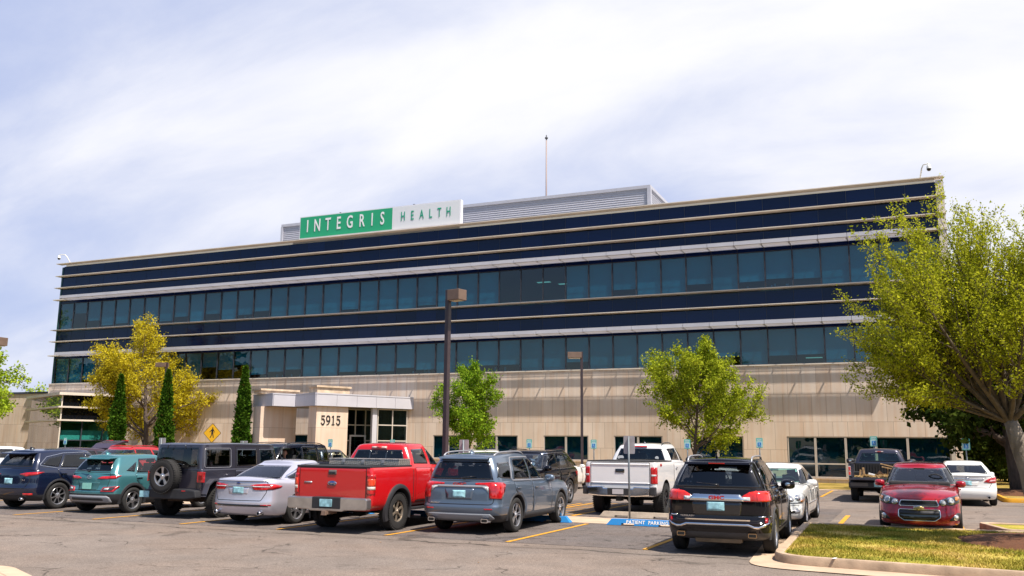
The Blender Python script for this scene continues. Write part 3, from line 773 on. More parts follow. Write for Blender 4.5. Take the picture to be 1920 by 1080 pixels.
# digits 5915 as dark raised numerals
def digit(b, ch, mtx, w=0.33, h=0.58, d=0.03):
    def stroke(pts, ws):
        L_, R_ = [], []
        for i, p in enumerate(pts):
            a = Vector(pts[max(i-1, 0)]); c = Vector(pts[min(i+1, len(pts)-1)]); t = (c-a).normalized(); n = Vector((-t.y, t.x)); wi = ws[i] if isinstance(ws, list) else ws
            L_.append(Vector(p)+n*wi/2); R_.append(Vector(p)-n*wi/2)
        for i in range(len(pts)-1):
            q = [R_[i], R_[i+1], L_[i+1], L_[i]]
            b.add([tuple(mtx @ Vector((v.x*w, v.y*h, z_))) for z_ in (0, d) for v in q], [(3, 2, 1, 0), (4, 5, 6, 7), (0, 1, 5, 4), (1, 2, 6, 5), (2, 3, 7, 6), (3, 0, 4, 7)])
    def arc(cx, cy, rx, ry, a0, a1, n=12): return [(cx+rx*math.cos(R(a0+(a1-a0)*i/n)), cy+ry*math.sin(R(a0+(a1-a0)*i/n))) for i in range(n+1)]
    if ch == '5':
        stroke([(.22, .98), (.22, .52)], .12); stroke([(.2, .93), (.88, .93)], .13)
        a = arc(.46, .33, .36, .29, 130, -140, 14); stroke(a, [.08+.13*math.sin(math.pi*i/14) for i in range(15)]); stroke([(.17, .15), (.12, .24)], .16)
    if ch == '9':
        stroke(arc(.5, .67, .34, .28, 0, 360, 20), [.12+.08*abs(math.cos(2*math.pi*i/20)) for i in range(21)]); a = [(.86, .66), (.84, .42), (.7, .2), (.45, .06), (.2, .03)]; stroke(a, [.2, .19, .15, .1, .05])
    if ch == '1':
        stroke([(.5, 1.0), (.5, .02)], .22); stroke([(.2, .84), (.5, .95)], .1); stroke([(.2, .04), (.8, .04)], .08)
o_ = Vector(ent(eB, 0.45, -0.16+0.001, 3.02))
mt_ = Matrix((( T.x, 0, U.x, o_.x), (T.y, 0, U.y, o_.y), (0, 1, 0, o_.z), (0, 0, 0, 1)))
for i, ch in enumerate('5915'):
    b = MB(); digit(b, ch, mt_ @ Matrix.Translation((i*0.355, 0, 0)))
    b.build('numeral', mat('numeral_black', (0.01, 0.01, 0.015), .5), PB)
# glazed vestibule under the canopy
def glazed(org, a0, a1, c, z0, z1, na, nz, gm, fm, name='entrance_glazing', fw=0.07):
    b = MB(); da = (a1-a0)/na; dz = (z1-z0)/nz
    for k in range(na+1): obox(b, org, a0+k*da-fw/2, a0+k*da+fw/2, c-.08, c+.05, z0, z1)
    for k in range(nz+1):
        for j in range(na): obox(b, org, a0+j*da+fw/2, a0+(j+1)*da-fw/2, c-.075, c+.045, z0+k*dz-fw/2, z0+k*dz+fw/2)
    f = b.build(name, fm, BLD)
    b = MB(); obox(b, org, a0, a1, c-.012, c, z0, z1); b.build('pane', gm, f)
    return f
m_door = mat('door_frame', (0.55, 0.55, 0.6), .4)
glazed(eB, 4.62, 6.85, -0.30, 0.1, 4.1, 2, 4, m_dglass, m_alu_frame)
b = MB(); obox(b, eB, 4.18, 4.52, -.42, -.20, 0.02, 4.16); b.build('entrance_post', m_alu, BLD)
# entrance doors, set back
q0 = (eB[0]+T.x*3.0, eB[1]+T.y*3.0)
glazed(q0, -0.6, 2.4, -1.85, 0.1, 4.1, 4, 4, m_dglass, m_alu_frame)
b = MB(); obox(b, q0, 0.45, 0.55, -1.78, -1.70, 0.05, 2.35); obox(b, q0, 1.55, 1.65, -1.78, -1.70, 0.05, 2.35); obox(b, q0, 0.45, 1.65, -1.785, -1.70, 2.352, 2.46)
dr = b.build('entrance_door', m_door, BLD)
b = MB(); obox(b, q0, 0.55, 1.55, -1.76, -1.75, 0.05, 2.35); b.build('pane', m_dglass, dr)
b = MB(); obox(b, q0, -0.55, 0.1, -1.6, -1.55, 2.95, 3.45); b.build('notice_board', mat('notice', (.62, .62, .7), .6), BLD)
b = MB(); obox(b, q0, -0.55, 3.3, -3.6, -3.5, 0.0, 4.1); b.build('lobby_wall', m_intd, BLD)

# ---------------------------------------------------------------- glazed annex at the left end, on the same angled axes
K = (-57.65, 48.54)
def annex():
    fs = MB(); LT = 4.55; LU = 9.4
    def fw(a0, a1, c0, c1, z0, z1, mi=0): obox(fs, K, a0, a1, c0, c1, z0, z1, mi)
    for z0, z1 in ((5.30, 5.50), (4.36, 4.48), (3.39, 3.51)):
        fw(-0.28, LT, -0.08, 0.28, z0, z1); fw(-0.28, -0.02, -LU-0.4, -0.08, z0, z1)
    fw(-.03, .05, -.05, .03, 0, 3.389); fw(-.03, .05, -.05, .03, 3.511, 4.359); fw(-.03, .05, -.05, .03, 4.481, 5.299)
    A = fs.build('annex', m_fin, BLD)
    b = MB()
    for z0, z1 in ((4.482, 5.298), (3.512, 4.358)):
        for k in range(3): obox(b, K, .06+k*1.5, .04+(k+1)*1.5, -.06, -.02, z0, z1)
    b.build('annex_spandrel', mat('black_glass', (.004, .005, .008), .03, spec=.6), A)
    b = MB()
    for z0, z1 in ((4.482, 5.298), (3.512, 4.358), (0.1, 3.388)):
        for k in range(6): obox(b, K, .02, .06, -.06-(k+1)*1.55+.01, -.06-k*1.55-.01, z0, z1)
    b.build('annex_side_glass', mat('mirror_glass', (.05, .06, .10), .02, metal=.0, spec=1.0, coat=1.0), A)
    b = MB()
    for k in range(4): obox(b, K, .05+k*1.5-.04, .05+k*1.5+.04, -.12, -.02, 0.1, 3.388)
    for k in range(3): obox(b, K, .09+k*1.5, .01+(k+1)*1.5, -.115, -.025, 1.95, 2.03)
    f = b.build('window', m_frame, A)
    b = MB(); obox(b, K, .05, 4.5, -.07, -.06, 0.1, 3.388); b.build('pane', m_tglass, f)
    b = MB(); obox(b, K, .1, 4.5, -.30, -.29, 2.02, 2.72); b.build('blind', m_blind, f)
    b = MB(); obox(b, K, .1, 4.6, -3.1, -3.0, 0.0, 5.2); obox(b, K, .1, 4.6, -3.0, -.15, 5.1, 5.2); obox(b, K, .1, 4.6, -3.0, -.15, 3.3, 3.38); b.build('room_wall', m_int, A)
    b = MB(); obox(b, K, .05, 4.5, -9.4, -.05, 5.31, 5.4); b.build('annex_roof', m_alu, A)
annex()

# limestone wing at the far left
WING = thing('limestone_wing', 'low pale limestone wing with dark rain streaks at the far left end', 'building', (-69.0, 54.4, 0))
b = MB(); b.box(-60, 3.6, 0.0, 18, 0, 5.86, 0); b.build('limestone_wall', m_stone, WING)
b = MB(); b.box(-60.1, 3.7, -0.08, 18.1, 5.865, 6.02); b.build('roof_edge', mat('dark_coping', (.05, .06, .09), .5), WING)
# ---------------------------------------------------------------- roof sign
m_sgreen = mat('sign_green', (0.020, 0.36, 0.175), .45)
m_swhite = mat('sign_white', (0.72, 0.74, 0.78), .45)
m_strim = mat('sign_trim', (0.72, 0.72, 0.78), .45)
def text_mesh(body, name, mt, parent, mtx, size=1.0, ext=0.01, sx=1.0, off=0.0, space=1.0, align='CENTER'):
    cu = bpy.data.curves.new(name, 'FONT'); cu.body = body; cu.size = size; cu.extrude = ext; cu.offset = off; cu.space_character = space
    cu.align_x = align; cu.align_y = 'CENTER'; cu.resolution_u = 3
    tmp = bpy.data.objects.new(name, cu); COL.objects.link(tmp)
    dg = bpy.context.evaluated_depsgraph_get(); dg.update()
    me = bpy.data.meshes.new_from_object(tmp.evaluated_get(dg))
    bpy.data.objects.remove(tmp); bpy.data.curves.remove(cu)
    me.transform(mtx @ Matrix.Diagonal((sx, 1, 1, 1)))
    me.materials.clear(); me.materials.append(mt)
    o = bpy.data.objects.new(name, me); COL.objects.link(o)
    if parent is not None: o.parent = parent
    return o
FACE_F = Matrix(((1, 0, 0, 0), (0, 0, -1, 0), (0, 1, 0, 0), (0, 0, 0, 1)))      # text facing -Y
SG = thing('roof_sign', 'long green and white lettered sign standing on the building roof edge', 'sign', (0, FD-0.25, 0))
sx0, sxm, sx1, sz0, sz1 = -39.62, -31.86, -26.58, 16.42, 18.07
b = MB(); b.box(sx0, sx1, 0.0, 0.32, sz0, sz1); b.build('sign_box', m_strim, SG)
b = MB(); b.box(sx0+.06, sxm, -.012, -.002, sz0+.06, sz1-.06); b.build('sign_face', m_sgreen, SG)
b = MB(); b.box(sxm+.004, sx1-.06, -.012, -.002, sz0+.06, sz1-.06); b.build('sign_face', m_swhite, SG)
LET = [('I', -38.92), ('N', -38.08), ('T', -37.16), ('E', -36.26), ('G', -35.32), ('R', -34.32), ('I', -33.48), ('S', -32.65)]
for ch, x in LET:
    text_mesh(ch, 'letter', mat('letter_white', (.80, .82, .84), .5), SG, Matrix.Translation((x, -.03, 17.29)) @ FACE_F, 1.27, .004, .60, .018)
LET2 = [('H', -31.0), ('E', -30.27), ('A', -29.54), ('L', -28.85), ('T', -28.18), ('H', -27.48)]
for ch, x in LET2:
    text_mesh(ch, 'letter', mat('letter_green', (.015, .33, .20), .5), SG, Matrix.Translation((x, -.03, 17.29)) @ FACE_F, .90, .004, .55, .010)
b = MB()
for x in (-39.2, -36.2, -33.2, -30.2, -27.0): b.box(x-.03, x+.03, .33, 2.2, 16.5, 16.56); b.box(x-.03, x+.03, .33, .4, 16.36, 17.9)
b.build('sign_bracket', m_alu, SG)
for x in (-36.2, -30.2):
    b = MB(); b.box(x-.05, x+.05, .02, .14, sz1+.003, sz1+.05); b.build('sign_lamp', m_frame, SG)

# flagpole on the roof
FP = thing('flagpole', 'bare slender greyish brown flagpole rising behind the roof', 'flagpole', (-24.47, FD+10, 16.1))
b = MB(); b.tube([(0, 0, 0), (0, 0, 9.25)], [.075, .05], 10); b.build('pole', mat('pole_rust', (.30, .23, .22), .6), FP)
b = MB(); b.lathe([(.0, 9.25), (.12, 9.27), (.13, 9.35), (.05, 9.41), (.04, 9.55), (.0, 9.61)], 'z', 10); b.build('finial', m_frame, FP)

# roof cameras on goose-neck arms
m_camw = mat('camera_white', (.75, .74, .70), .5)
def cctv(name, label, x, sx):
    r_ = thing(name, label, 'security camera', (x, FD-0.1, 16.36), 0, 'dome cameras on the roof corners')
    b = MB(); b.tube([(0, 0, 0), (-.28*sx, -.2, .55), (-.45*sx, -.25, .72), (-1.0*sx, -.3, .76), (-1.05*sx, -.3, .70)], .035, 8); b.build('arm', m_camw, r_)
    b = MB(); b.lathe([(.0, .72), (.07, .7), (.10, .62), (.12, .52), (.125, .46)], 'z', 14, center=(-1.05*sx, -.3, 0)); b.build('housing', m_camw, r_)
    b = MB(); b.lathe([(.115, .459), (.11, .40), (.07, .34), (0, .32)], 'z', 14, center=(-1.05*sx, -.3, 0)); b.build('dome', mat('dome_black', (.01, .01, .012), .1), r_)
cctv('security_camera', 'white dome camera on a long arm at the left roof corner', -62.6, 1.0)
cctv('security_camera', 'white dome camera on a short arm at the right roof corner', 1.35, -.45)
# ------------------------------------------------------------------ trees
m_bark = mat('bark', (0.085, 0.062, 0.050), 0.95, var=0.35, vscale=9, vdet=6, bump=0.8, bscale=25, vstretch=(1, 1, .3))
m_bark2 = mat('grey_bark', (0.20, 0.165, 0.135), 0.95, var=0.40, vscale=7, vdet=7, bump=1.0, bscale=22, vstretch=(1, 1, .4))
def leaf_mat(name, c1, c2, trans=0.35, sc=1.1):
    mt = bpy.data.materials.new(name); mt.use_nodes = True
    t = mt.node_tree; t.nodes.clear()
    tcn = t.nodes.new('ShaderNodeTexCoord')
    n1 = t.nodes.new('ShaderNodeTexNoise'); n1.inputs['Scale'].default_value = sc; n1.inputs['Detail'].default_value = 3; t.links.new(tcn.outputs['Object'], n1.inputs['Vector'])
    at = t.nodes.new('ShaderNodeAttribute'); at.attribute_name = 'rnd'
    f = M('ADD', M('MULTIPLY', n1.outputs[0], 0.7, tree=t), M('MULTIPLY', at.outputs['Fac'], 0.5, tree=t), tree=t)
    r_ = t.nodes.new('ShaderNodeMapRange'); r_.inputs['From Min'].default_value = 0.35; r_.inputs['From Max'].default_value = 0.85; t.links.new(f, r_.inputs[0])
    mx_ = t.nodes.new('ShaderNodeMix'); mx_.data_type = 'RGBA'; t.links.new(r_.outputs[0], mx_.inputs['Factor'])
    mx_.inputs['A'].default_value = (*c1, 1); mx_.inputs['B'].default_value = (*c2, 1)
    d = t.nodes.new('ShaderNodeBsdfDiffuse'); t.links.new(mx_.outputs['Result'], d.inputs[0])
    tl = t.nodes.new('ShaderNodeBsdfTranslucent'); t.links.new(mx_.outputs['Result'], tl.inputs[0])
    ms = t.nodes.new('ShaderNodeMixShader'); ms.inputs[0].default_value = trans
    t.links.new(d.outputs[0], ms.inputs[1]); t.links.new(tl.outputs[0], ms.inputs[2])
    o = t.nodes.new('ShaderNodeOutputMaterial'); t.links.new(ms.outputs[0], o.inputs[0])
    return mt

def leaf_mesh(name, pts, size, mt, parent, rng, var=0.4, aspect=0.6, droop=0.2):
    """one leaf-sized, slightly folded quad at every point"""
    n = len(pts); P_ = np.asarray(pts)
    d = rng.normal(0, 1, (n, 3)); d[:, 2] -= droop; d /= np.linalg.norm(d, axis=1)[:, None]
    q = rng.normal(0, 1, (n, 3)); q -= d*np.sum(q*d, 1)[:, None]; q /= np.linalg.norm(q, axis=1)[:, None]
    s = (size*(1+rng.uniform(-var, var, n)))[:, None]; nn = np.cross(d, q)
    V = np.zeros((n, 4, 3))
    V[:, 0] = P_; V[:, 1] = P_+d*s*.5+q*s*aspect*.5+nn*s*.08; V[:, 2] = P_+d*s; V[:, 3] = P_+d*s*.5-q*s*aspect*.5+nn*s*.08
    me = bpy.data.meshes.new(name); me.vertices.add(n*4); me.loops.add(n*4); me.polygons.add(n)
    me.vertices.foreach_set('co', V.ravel()); me.loops.foreach_set('vertex_index', np.arange(n*4)); me.polygons.foreach_set('loop_start', np.arange(n)*4)
    at = me.attributes.new('rnd', 'FLOAT', 'FACE'); at.data.foreach_set('value', rng.random(n))
    me.materials.append(mt); me.update(); me.validate()
    o = bpy.data.objects.new(name, me); COL.objects.link(o); o.parent = parent
    return o

def rand_perp(d, rnd):
    v = Vector((rnd.gauss(0, 1), rnd.gauss(0, 1), rnd.gauss(0, 1))); v -= d*v.dot(d)
    return v.normalized()

class Tree:
    def __init__(s, seed): s.rnd = random.Random(seed); s.w = MB(); s.leaf = []; s.mi = 0
    def limb(s, p, d, L, r, lvl, P):
        rnd = s.rnd; segs = max(3, int(L/P['seg'])) if lvl < P['max'] else 3
        pts = [Vector(p)]; rads = [r]; dv = Vector(d).normalized(); st = L/segs; ds = []
        for i in range(segs):
            dv = (dv + rand_perp(dv, rnd)*P['wob'][min(lvl, len(P['wob'])-1)] + Vector((0, 0, P['up'][min(lvl, len(P['up'])-1)]))).normalized()
            pts.append(pts[-1]+dv*st); rads.append(r*(1-(i+1)/segs*(1-P['taper']))); ds.append(dv.copy())
        s.w.tube(pts, rads, 8 if lvl == 0 else (6 if lvl == 1 else (4 if lvl == 2 else 3)), s.mi, cap=lvl == 0)
        if lvl >= P['leafl']:
            nl = P['nleaf']
            for _ in range(int(nl*L/P['unit'])+1):
                t = rnd.uniform(.12, 1.05); k = min(int(t*segs), segs-1); q = pts[k].lerp(pts[k+1], min(max(t*segs-k, 0), 1.2))
                sp = P['spread']
                s.leaf.append((q.x+rnd.gauss(0, sp), q.y+rnd.gauss(0, sp), q.z+rnd.gauss(0, sp)))
        if lvl < P['max']:
            nc = P['nch'][lvl]; t0 = P['t0'][lvl]
            for c in range(nc):
                t = t0+(1-t0)*(c+rnd.uniform(.1, .9))/nc
                k = min(int(t*segs), segs-1); q = pts[k].lerp(pts[k+1], t*segs-k)
                ang = R(rnd.gauss(P['ang'][lvl], 8)); side = rand_perp(ds[k], rnd)
                if P.get('flat') and lvl > 0: side.z *= .4; side.normalize()
                nd = ds[k]*math.cos(ang)+side*math.sin(ang)
                l2 = L*P['len'][lvl]*(1-P['short'][lvl]*t)*rnd.uniform(.75, 1.2)
                s.limb(q, nd, l2, max(rads[k]*P['rr'], P['rmin']), lvl+1, P)
            if lvl == 0 and P.get('lead'):
                s.limb(pts[-1], ds[-1], L*P['lead'], rads[-1], 1, P)

def plant(name, label, cat, loc, tree, bark, lm, size, rng_seed, group=None, aspect=.6, var=.4):
    t = thing(name, label, cat, loc, 0, group)
    tree.w.build('trunk', bark, t)
    leaf_mesh('crown', tree.leaf, size, lm, t, np.random.default_rng(rng_seed), var, aspect)
    return t

# two young street trees on the lawn in front of the facade
m_lf_a = leaf_mat('leaf_green', (0.09, 0.20, 0.010), (0.33, 0.46, 0.035))
m_lf_b = leaf_mat('leaf_lime', (0.14, 0.20, 0.010), (0.48, 0.53, 0.04))
YP = dict(seg=.5, wob=[.05, .13, .22, .3], up=[.05, .14, .10, .06], taper=.25, leafl=2, nleaf=24, unit=.30, spread=.11, max=3, nch=[20, 8, 5], t0=[.22, .15, .1], ang=[60, 42, 45], len=[.62, .44, .45], short=[.62, .4, .3], rr=.5, rmin=.006, lead=.22)
t = Tree(26); t.limb((0, 0, 0), (0.03, 0, 1), 5.3, .085, 0, YP)
plant('street_tree', 'young mid green tree just right of the tall lamp post, before the facade', 'tree', (-23.15, 47, 0.03), t, m_bark, m_lf_a, .115, 1, 'young trees on the lawn before the facade')
t = Tree(8); t.limb((0, 0, 0), (0.0, 0, 1), 6.1, .10, 0, dict(YP, nch=[22, 8, 5], len=[.90, .44, .45], t0=[.14, .15, .1], short=[.80, .4, .3]))
plant('street_tree', 'young lime green tree with a pointed crown behind the white pickup', 'tree', (-10.3, 47, 0.03), t, m_bark, m_lf_b, .115, 2, 'young trees on the lawn before the facade')

# broad yellow spring tree at the left
m_lf_y = leaf_mat('leaf_yellow', (0.38, 0.315, 0.010), (0.70, 0.58, 0.042), sc=.8)
t = Tree(5)
YY = dict(seg=.7, wob=[.08, .12, .16, .25, .3], up=[.03, .07, .06, .03, 0], taper=.3, leafl=3, nleaf=15, unit=.4, spread=.16, max=4, nch=[18, 8, 6, 4], t0=[.15, .25, .15, .1], ang=[60, 38, 40, 45], len=[.86, .5, .45, .45], short=[.45, .4, .3, .2], rr=.52, rmin=.008, lead=.55)
t.limb((0, 0, 0), (0, 0, 1), 6.6, .22, 0, YY)
plant('yellow_tree', 'broad yellow leafed spring tree standing behind the conical evergreens', 'tree', (-49.3, 49, 0.03), t, m_bark, m_lf_y, .13, 3)

# the large elm at the right
m_lf_e = leaf_mat('leaf_elm', (0.21, 0.245, 0.011), (0.60, 0.61, 0.040), sc=.9, trans=.5)
t = Tree(31)
EL = dict(seg=.45, wob=[.07, .06, .09, .12, .2], up=[.0, .035, .09, .10, .08], taper=.2, leafl=3, nleaf=11, unit=.22, spread=.04, max=4, nch=[9, 9, 8, 4], t0=[.12, .22, .12, .1], ang=[30, 30, 30, 36], len=[.62, .56, .46, .42], short=[.3, .35, .3, .2], rr=.5, rmin=.0045)
fork = Vector((-.35, 0.0, 2.15))
t.w.tube([(0.10, 0, -.06), (0.03, 0, .08), (-.01, 0, .5), (-.10, 0, 1.2), (-.22, 0, 1.75), fork+Vector((0, 0, .12))], [.31, .215, .175, .16, .16, .11], 14); t.mi = 1
for d, L, r_ in (((-.72, -.25, .72), 4.5, .11), ((-.58, .25, 1.0), 5.6, .12), ((-.50, -.1, 1.25), 6.2, .12), ((-.30, -.35, 1.3), 6.0, .11), ((-.8, .1, .9), 5.2, .10), ((.02, .3, 1.3), 5.6, .12), ((.42, -.2, 1.25), 5.7, .11), ((.25, -.5, 1.3), 5.5, .10), ((.15, .5, 1.2), 5.6, .10), ((-.15, -.1, 1.3), 5.4, .10), ((-.4, .4, 1.1), 5.4, .10), ((.8, .2, .9), 5.6, .11), ((.7, -.5, .65), 5.2, .10), ((-.55, -.75, .75), 4.6, .11), ((-.5, .8, .7), 4.8, .11), ((-.85, .5, .45), 3.6, .08), ((-.85, -.05, .45), 3.6, .07), ((.2, -.9, .8), 4.2, .09), ((-.9, -.2, .22), 3.5, .06), ((-.75, -.5, .42), 3.9, .06), ((-.8, .45, .55), 4.0, .07)):
    t.limb(fork, d, L*(.66 if d[2] < .8 and d[0] < 0 else .565), r_*.60, 1, dict(EL, nch=[9, 12, 8, 4]))
plant('elm_tree', 'large spreading elm with tiny lime leaves and a grey forking trunk in mulch', 'tree', (2.15, 20.2, 0.22), t, [m_bark2, mat('limb_bark', (.105, .08, .058), .95, var=.3, vscale=9)], m_lf_e, .05, 4, var=.45)

# dark evergreen oak beyond the sedan on the right, with its own mulch bed
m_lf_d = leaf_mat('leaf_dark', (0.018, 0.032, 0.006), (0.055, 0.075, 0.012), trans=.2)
def bushy(seed, L, r, leafn, nch=(16, 8, 5), t0=.25, lenf=.6):
    t = Tree(seed)
    t.limb((0, 0, 0), (0, 0, 1), L, r, 0, dict(seg=.7, wob=[.06, .12, .2, .3], up=[.02, .04, .03, 0], taper=.3, leafl=2, nleaf=leafn, unit=.35, spread=.18, max=3, nch=list(nch), t0=[t0, .15, .1], ang=[68, 45, 45], len=[lenf, .45, .45], short=[.4, .4, .3], rr=.5, rmin=.01, lead=.4))
    return t
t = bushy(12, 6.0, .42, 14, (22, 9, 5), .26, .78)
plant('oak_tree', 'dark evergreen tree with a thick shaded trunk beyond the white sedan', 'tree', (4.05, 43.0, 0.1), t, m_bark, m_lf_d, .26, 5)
b = MB(); b.lathe([(2.6, .0), (2.4, .06), (1.4, .16), (0, .2)], 'z', 40, center=(4.05, 43.0, .105)); tag(b.build('mulch', m_mulch), 'brown mulch bed under the dark evergreen tree on the right', 'mulch bed', kind='stuff')
# dark shrubs in the shade behind it
rng = np.random.default_rng(9)
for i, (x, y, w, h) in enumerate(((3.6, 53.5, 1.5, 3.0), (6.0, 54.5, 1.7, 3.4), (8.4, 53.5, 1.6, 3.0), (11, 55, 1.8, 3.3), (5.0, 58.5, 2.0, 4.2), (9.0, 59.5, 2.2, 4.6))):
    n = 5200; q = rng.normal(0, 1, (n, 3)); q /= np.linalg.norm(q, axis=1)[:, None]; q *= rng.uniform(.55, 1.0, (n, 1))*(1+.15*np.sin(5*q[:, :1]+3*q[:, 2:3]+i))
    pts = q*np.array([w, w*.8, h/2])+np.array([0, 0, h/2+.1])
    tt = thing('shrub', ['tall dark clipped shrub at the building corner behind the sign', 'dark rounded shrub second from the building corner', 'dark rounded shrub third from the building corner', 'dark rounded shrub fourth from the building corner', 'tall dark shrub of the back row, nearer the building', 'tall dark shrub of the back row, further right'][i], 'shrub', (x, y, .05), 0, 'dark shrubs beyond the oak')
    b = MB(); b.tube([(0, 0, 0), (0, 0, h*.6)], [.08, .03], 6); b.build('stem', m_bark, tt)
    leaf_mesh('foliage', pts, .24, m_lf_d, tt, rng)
# stones at the edge of that bed
b0 = None; rr = random.Random(3)
for i, (x, y, s_, lab) in enumerate(((4.75, 47.0, .34, 'large rounded tan boulder left of the others under the dark tree'), (5.35, 46.8, .26, 'tan boulder lying in the middle of the row of stones'), (5.95, 46.9, .30, 'tan boulder at the right of the row of stones'), (5.1, 46.3, .14, 'small pale stone before the tan boulders, on the left'), (5.5, 46.3, .12, 'small pale stone before the tan boulders, on the right'))):
    bm = bmesh.new(); bmesh.ops.create_icosphere(bm, subdivisions=3, radius=1)
    for v in bm.verts:
        k = 1+.16*math.sin(3*v.co.x+i)+.12*math.sin(4*v.co.y+2*i)+.08*math.sin(7*v.co.z+v.co.x*3)
        v.co = Vector((v.co.x*s_*1.3, v.co.y*s_, v.co.z*s_*.8))*k
    me = bpy.data.meshes.new('boulder'); bm.to_mesh(me); bm.free(); me.polygons.foreach_set('use_smooth', [True]*len(me.polygons)); me.materials.append(mat('boulder_stone', (.42, .27, .15), .9, var=.3, vscale=6, bump=.5))
    o = bpy.data.objects.new('boulder', me); COL.objects.link(o); o.location = (x, y, .12+s_*.5); tag(o, lab, 'boulder', 'boulders under the dark tree')

# three narrow conical evergreens
m_lf_c = leaf_mat('leaf_conifer', (0.018, 0.055, 0.006), (0.08, 0.155, 0.014), trans=.15, sc=1.6)
def conical(label, x, y, h, w, seed):
    rng = np.random.default_rng(seed); n = 15000
    u = rng.random(n)**0.85; z = u*h
    prof = w/2*np.where(u < .12, .72+.28*u/.12, np.maximum(1-((u-.12)/.88)**1.9, 0)**.9)
    a = rng.uniform(0, 2*np.pi, n)
    lump = 1+.13*np.sin(3*a+z*2.1+seed)+.12*np.sin(5*a-z*3.3+seed)+.08*np.sin(9*a+z*7)+.10*np.sin(1.7*z+2*seed)
    r_ = prof*lump*np.sqrt(rng.uniform(.5, 1.0, n))
    pts = np.stack([r_*np.cos(a), r_*np.sin(a), z+.12], 1)
    tt = thing('conical_evergreen', label, 'evergreen', (x, y, .03), 0, 'narrow conical evergreens by the entrance drive')
    b = MB(); b.tube([(0, 0, 0), (0, 0, h*.8)], [.09, .02], 7); b.build('trunk', m_bark, tt)
    leaf_mesh('foliage', pts, .17, m_lf_c, tt, rng, droop=-.9)
    k = rng.random(n) < (.10 if seed == 2 else .03)
    k &= (np.sin(3*a+z*1.3+seed) > .3) | (z < 1.5)
    q = pts[k].copy(); q[:, :2] *= 1.04; leaf_mesh('brown_sprays', q, .16, leaf_mat('leaf_brown', (.09, .045, .012), (.17, .09, .03), trans=.1), tt, rng, droop=-.9)
    k = rng.random(n) < .02; q = pts[k].copy(); q[:, :2] *= 1.18; leaf_mesh('stray_sprays', q, .22, m_lf_c, tt, rng, droop=-1.4)
conical('conical evergreen furthest left, in front of the yellow tree', -49.2, 46, 6.2, 1.02, 1)
conical('conical evergreen with brown patches, in front of the yellow tree trunk', -45.0, 46, 6.4, 1.05, 2)
conical('conical evergreen standing alone left of the entrance canopy', -38.6, 46, 6.5, 1.05, 3)

# bright green tree cut by the left edge, and far trees behind the wing
m_lf_g = leaf_mat('leaf_bright', (0.24, 0.36, 0.02), (0.50, 0.60, 0.06))
t = bushy(44, 9.3, .2, 9, (20, 8, 5), .2, .55)
plant('edge_tree', 'bright green tree cut off by the left edge of the photo', 'tree', (-67.7, 47.2, 0.03), t, m_bark, m_lf_g, .24, 7)
for i, (x, y, h, lab) in enumerate(((-106, 84, 7.6, 'hazy distant treetop just above the limestone wing, on the left'), (-95.8, 79, 7.6, 'thin green treetop above the right end of the limestone wing'), (-91.6, 76, 7.7, 'thin pale twiggy treetop between the wing and the tall block'))):
    t = bushy(60+i, h*.8, .12, 5, (14, 6, 4), .3, .3)
    plant('far_tree', lab, 'tree', (x, y, 0), t, m_bark, m_lf_g, .3, 20+i, 'treetops behind the limestone wing')

# ------------------------------------------------------------------ lamp posts
m_pole = mat('pole_brown', (0.045, 0.030, 0.034), .45, var=.15)
m_lamph = mat('lamp_housing', (0.165, 0.108, 0.078), .55, var=.1)
def lamp(label, x, y, h, hw, rz, one=True, arm=.42):
    t = thing('street_lamp', label, 'lamp post', (x, y, 0), rz, 'brown shoebox parking lot lamps')
    b = MB(); b.box(-.065, .065, -.065, .065, 0.45, h); b.build('pole', m_pole, t, bevel=.012)
    b = MB(); b.lathe([(.26, 0), (.26, .42), (.22, .46), (0, .46)], 'z', 20); b.build('base', m_stop, t)
    for sgn in ((1,) if one else (1, -1)):
        b = MB(); b.box(min(sgn*.06, sgn*arm), max(sgn*.06, sgn*arm), -.05, .05, h-.26, h-.14); b.build('arm', m_pole, t)
        c = sgn*(arm+hw/2)
        b = MB(); b.box(c-hw/2, c+hw/2, -hw/2*.8, hw/2*.8, h-.33, h-.03); hd = b.build('lamp_head', m_lamph, t, bevel=.012)
        b = MB(); b.box(c-hw/2+.05, c+hw/2-.05, -hw/2*.8+.05, hw/2*.8-.05, h-.345, h-.332); b.build('lens', mat('lamp_lens', (.45, .40, .25), .2), hd)
    return t
lamp('tall brown lamp post with a boxy head, nearest, left of the grey SUV', -11.78, 22.45, 6.2, .43, R(-14), True, .10)
lamp('slim brown lamp post with one head before the middle of the facade', -15.45, 44.5, 6.72, .72, R(197), True, .0)
lamp('brown lamp post whose head shows over the conical evergreens', -46.9, 47.7, 7.35, .72, R(190), True, .0)
lamp('brown lamp post cut off by the left edge of the photo', -30.55, 22.45, 5.6, .58, R(0), True, .0)

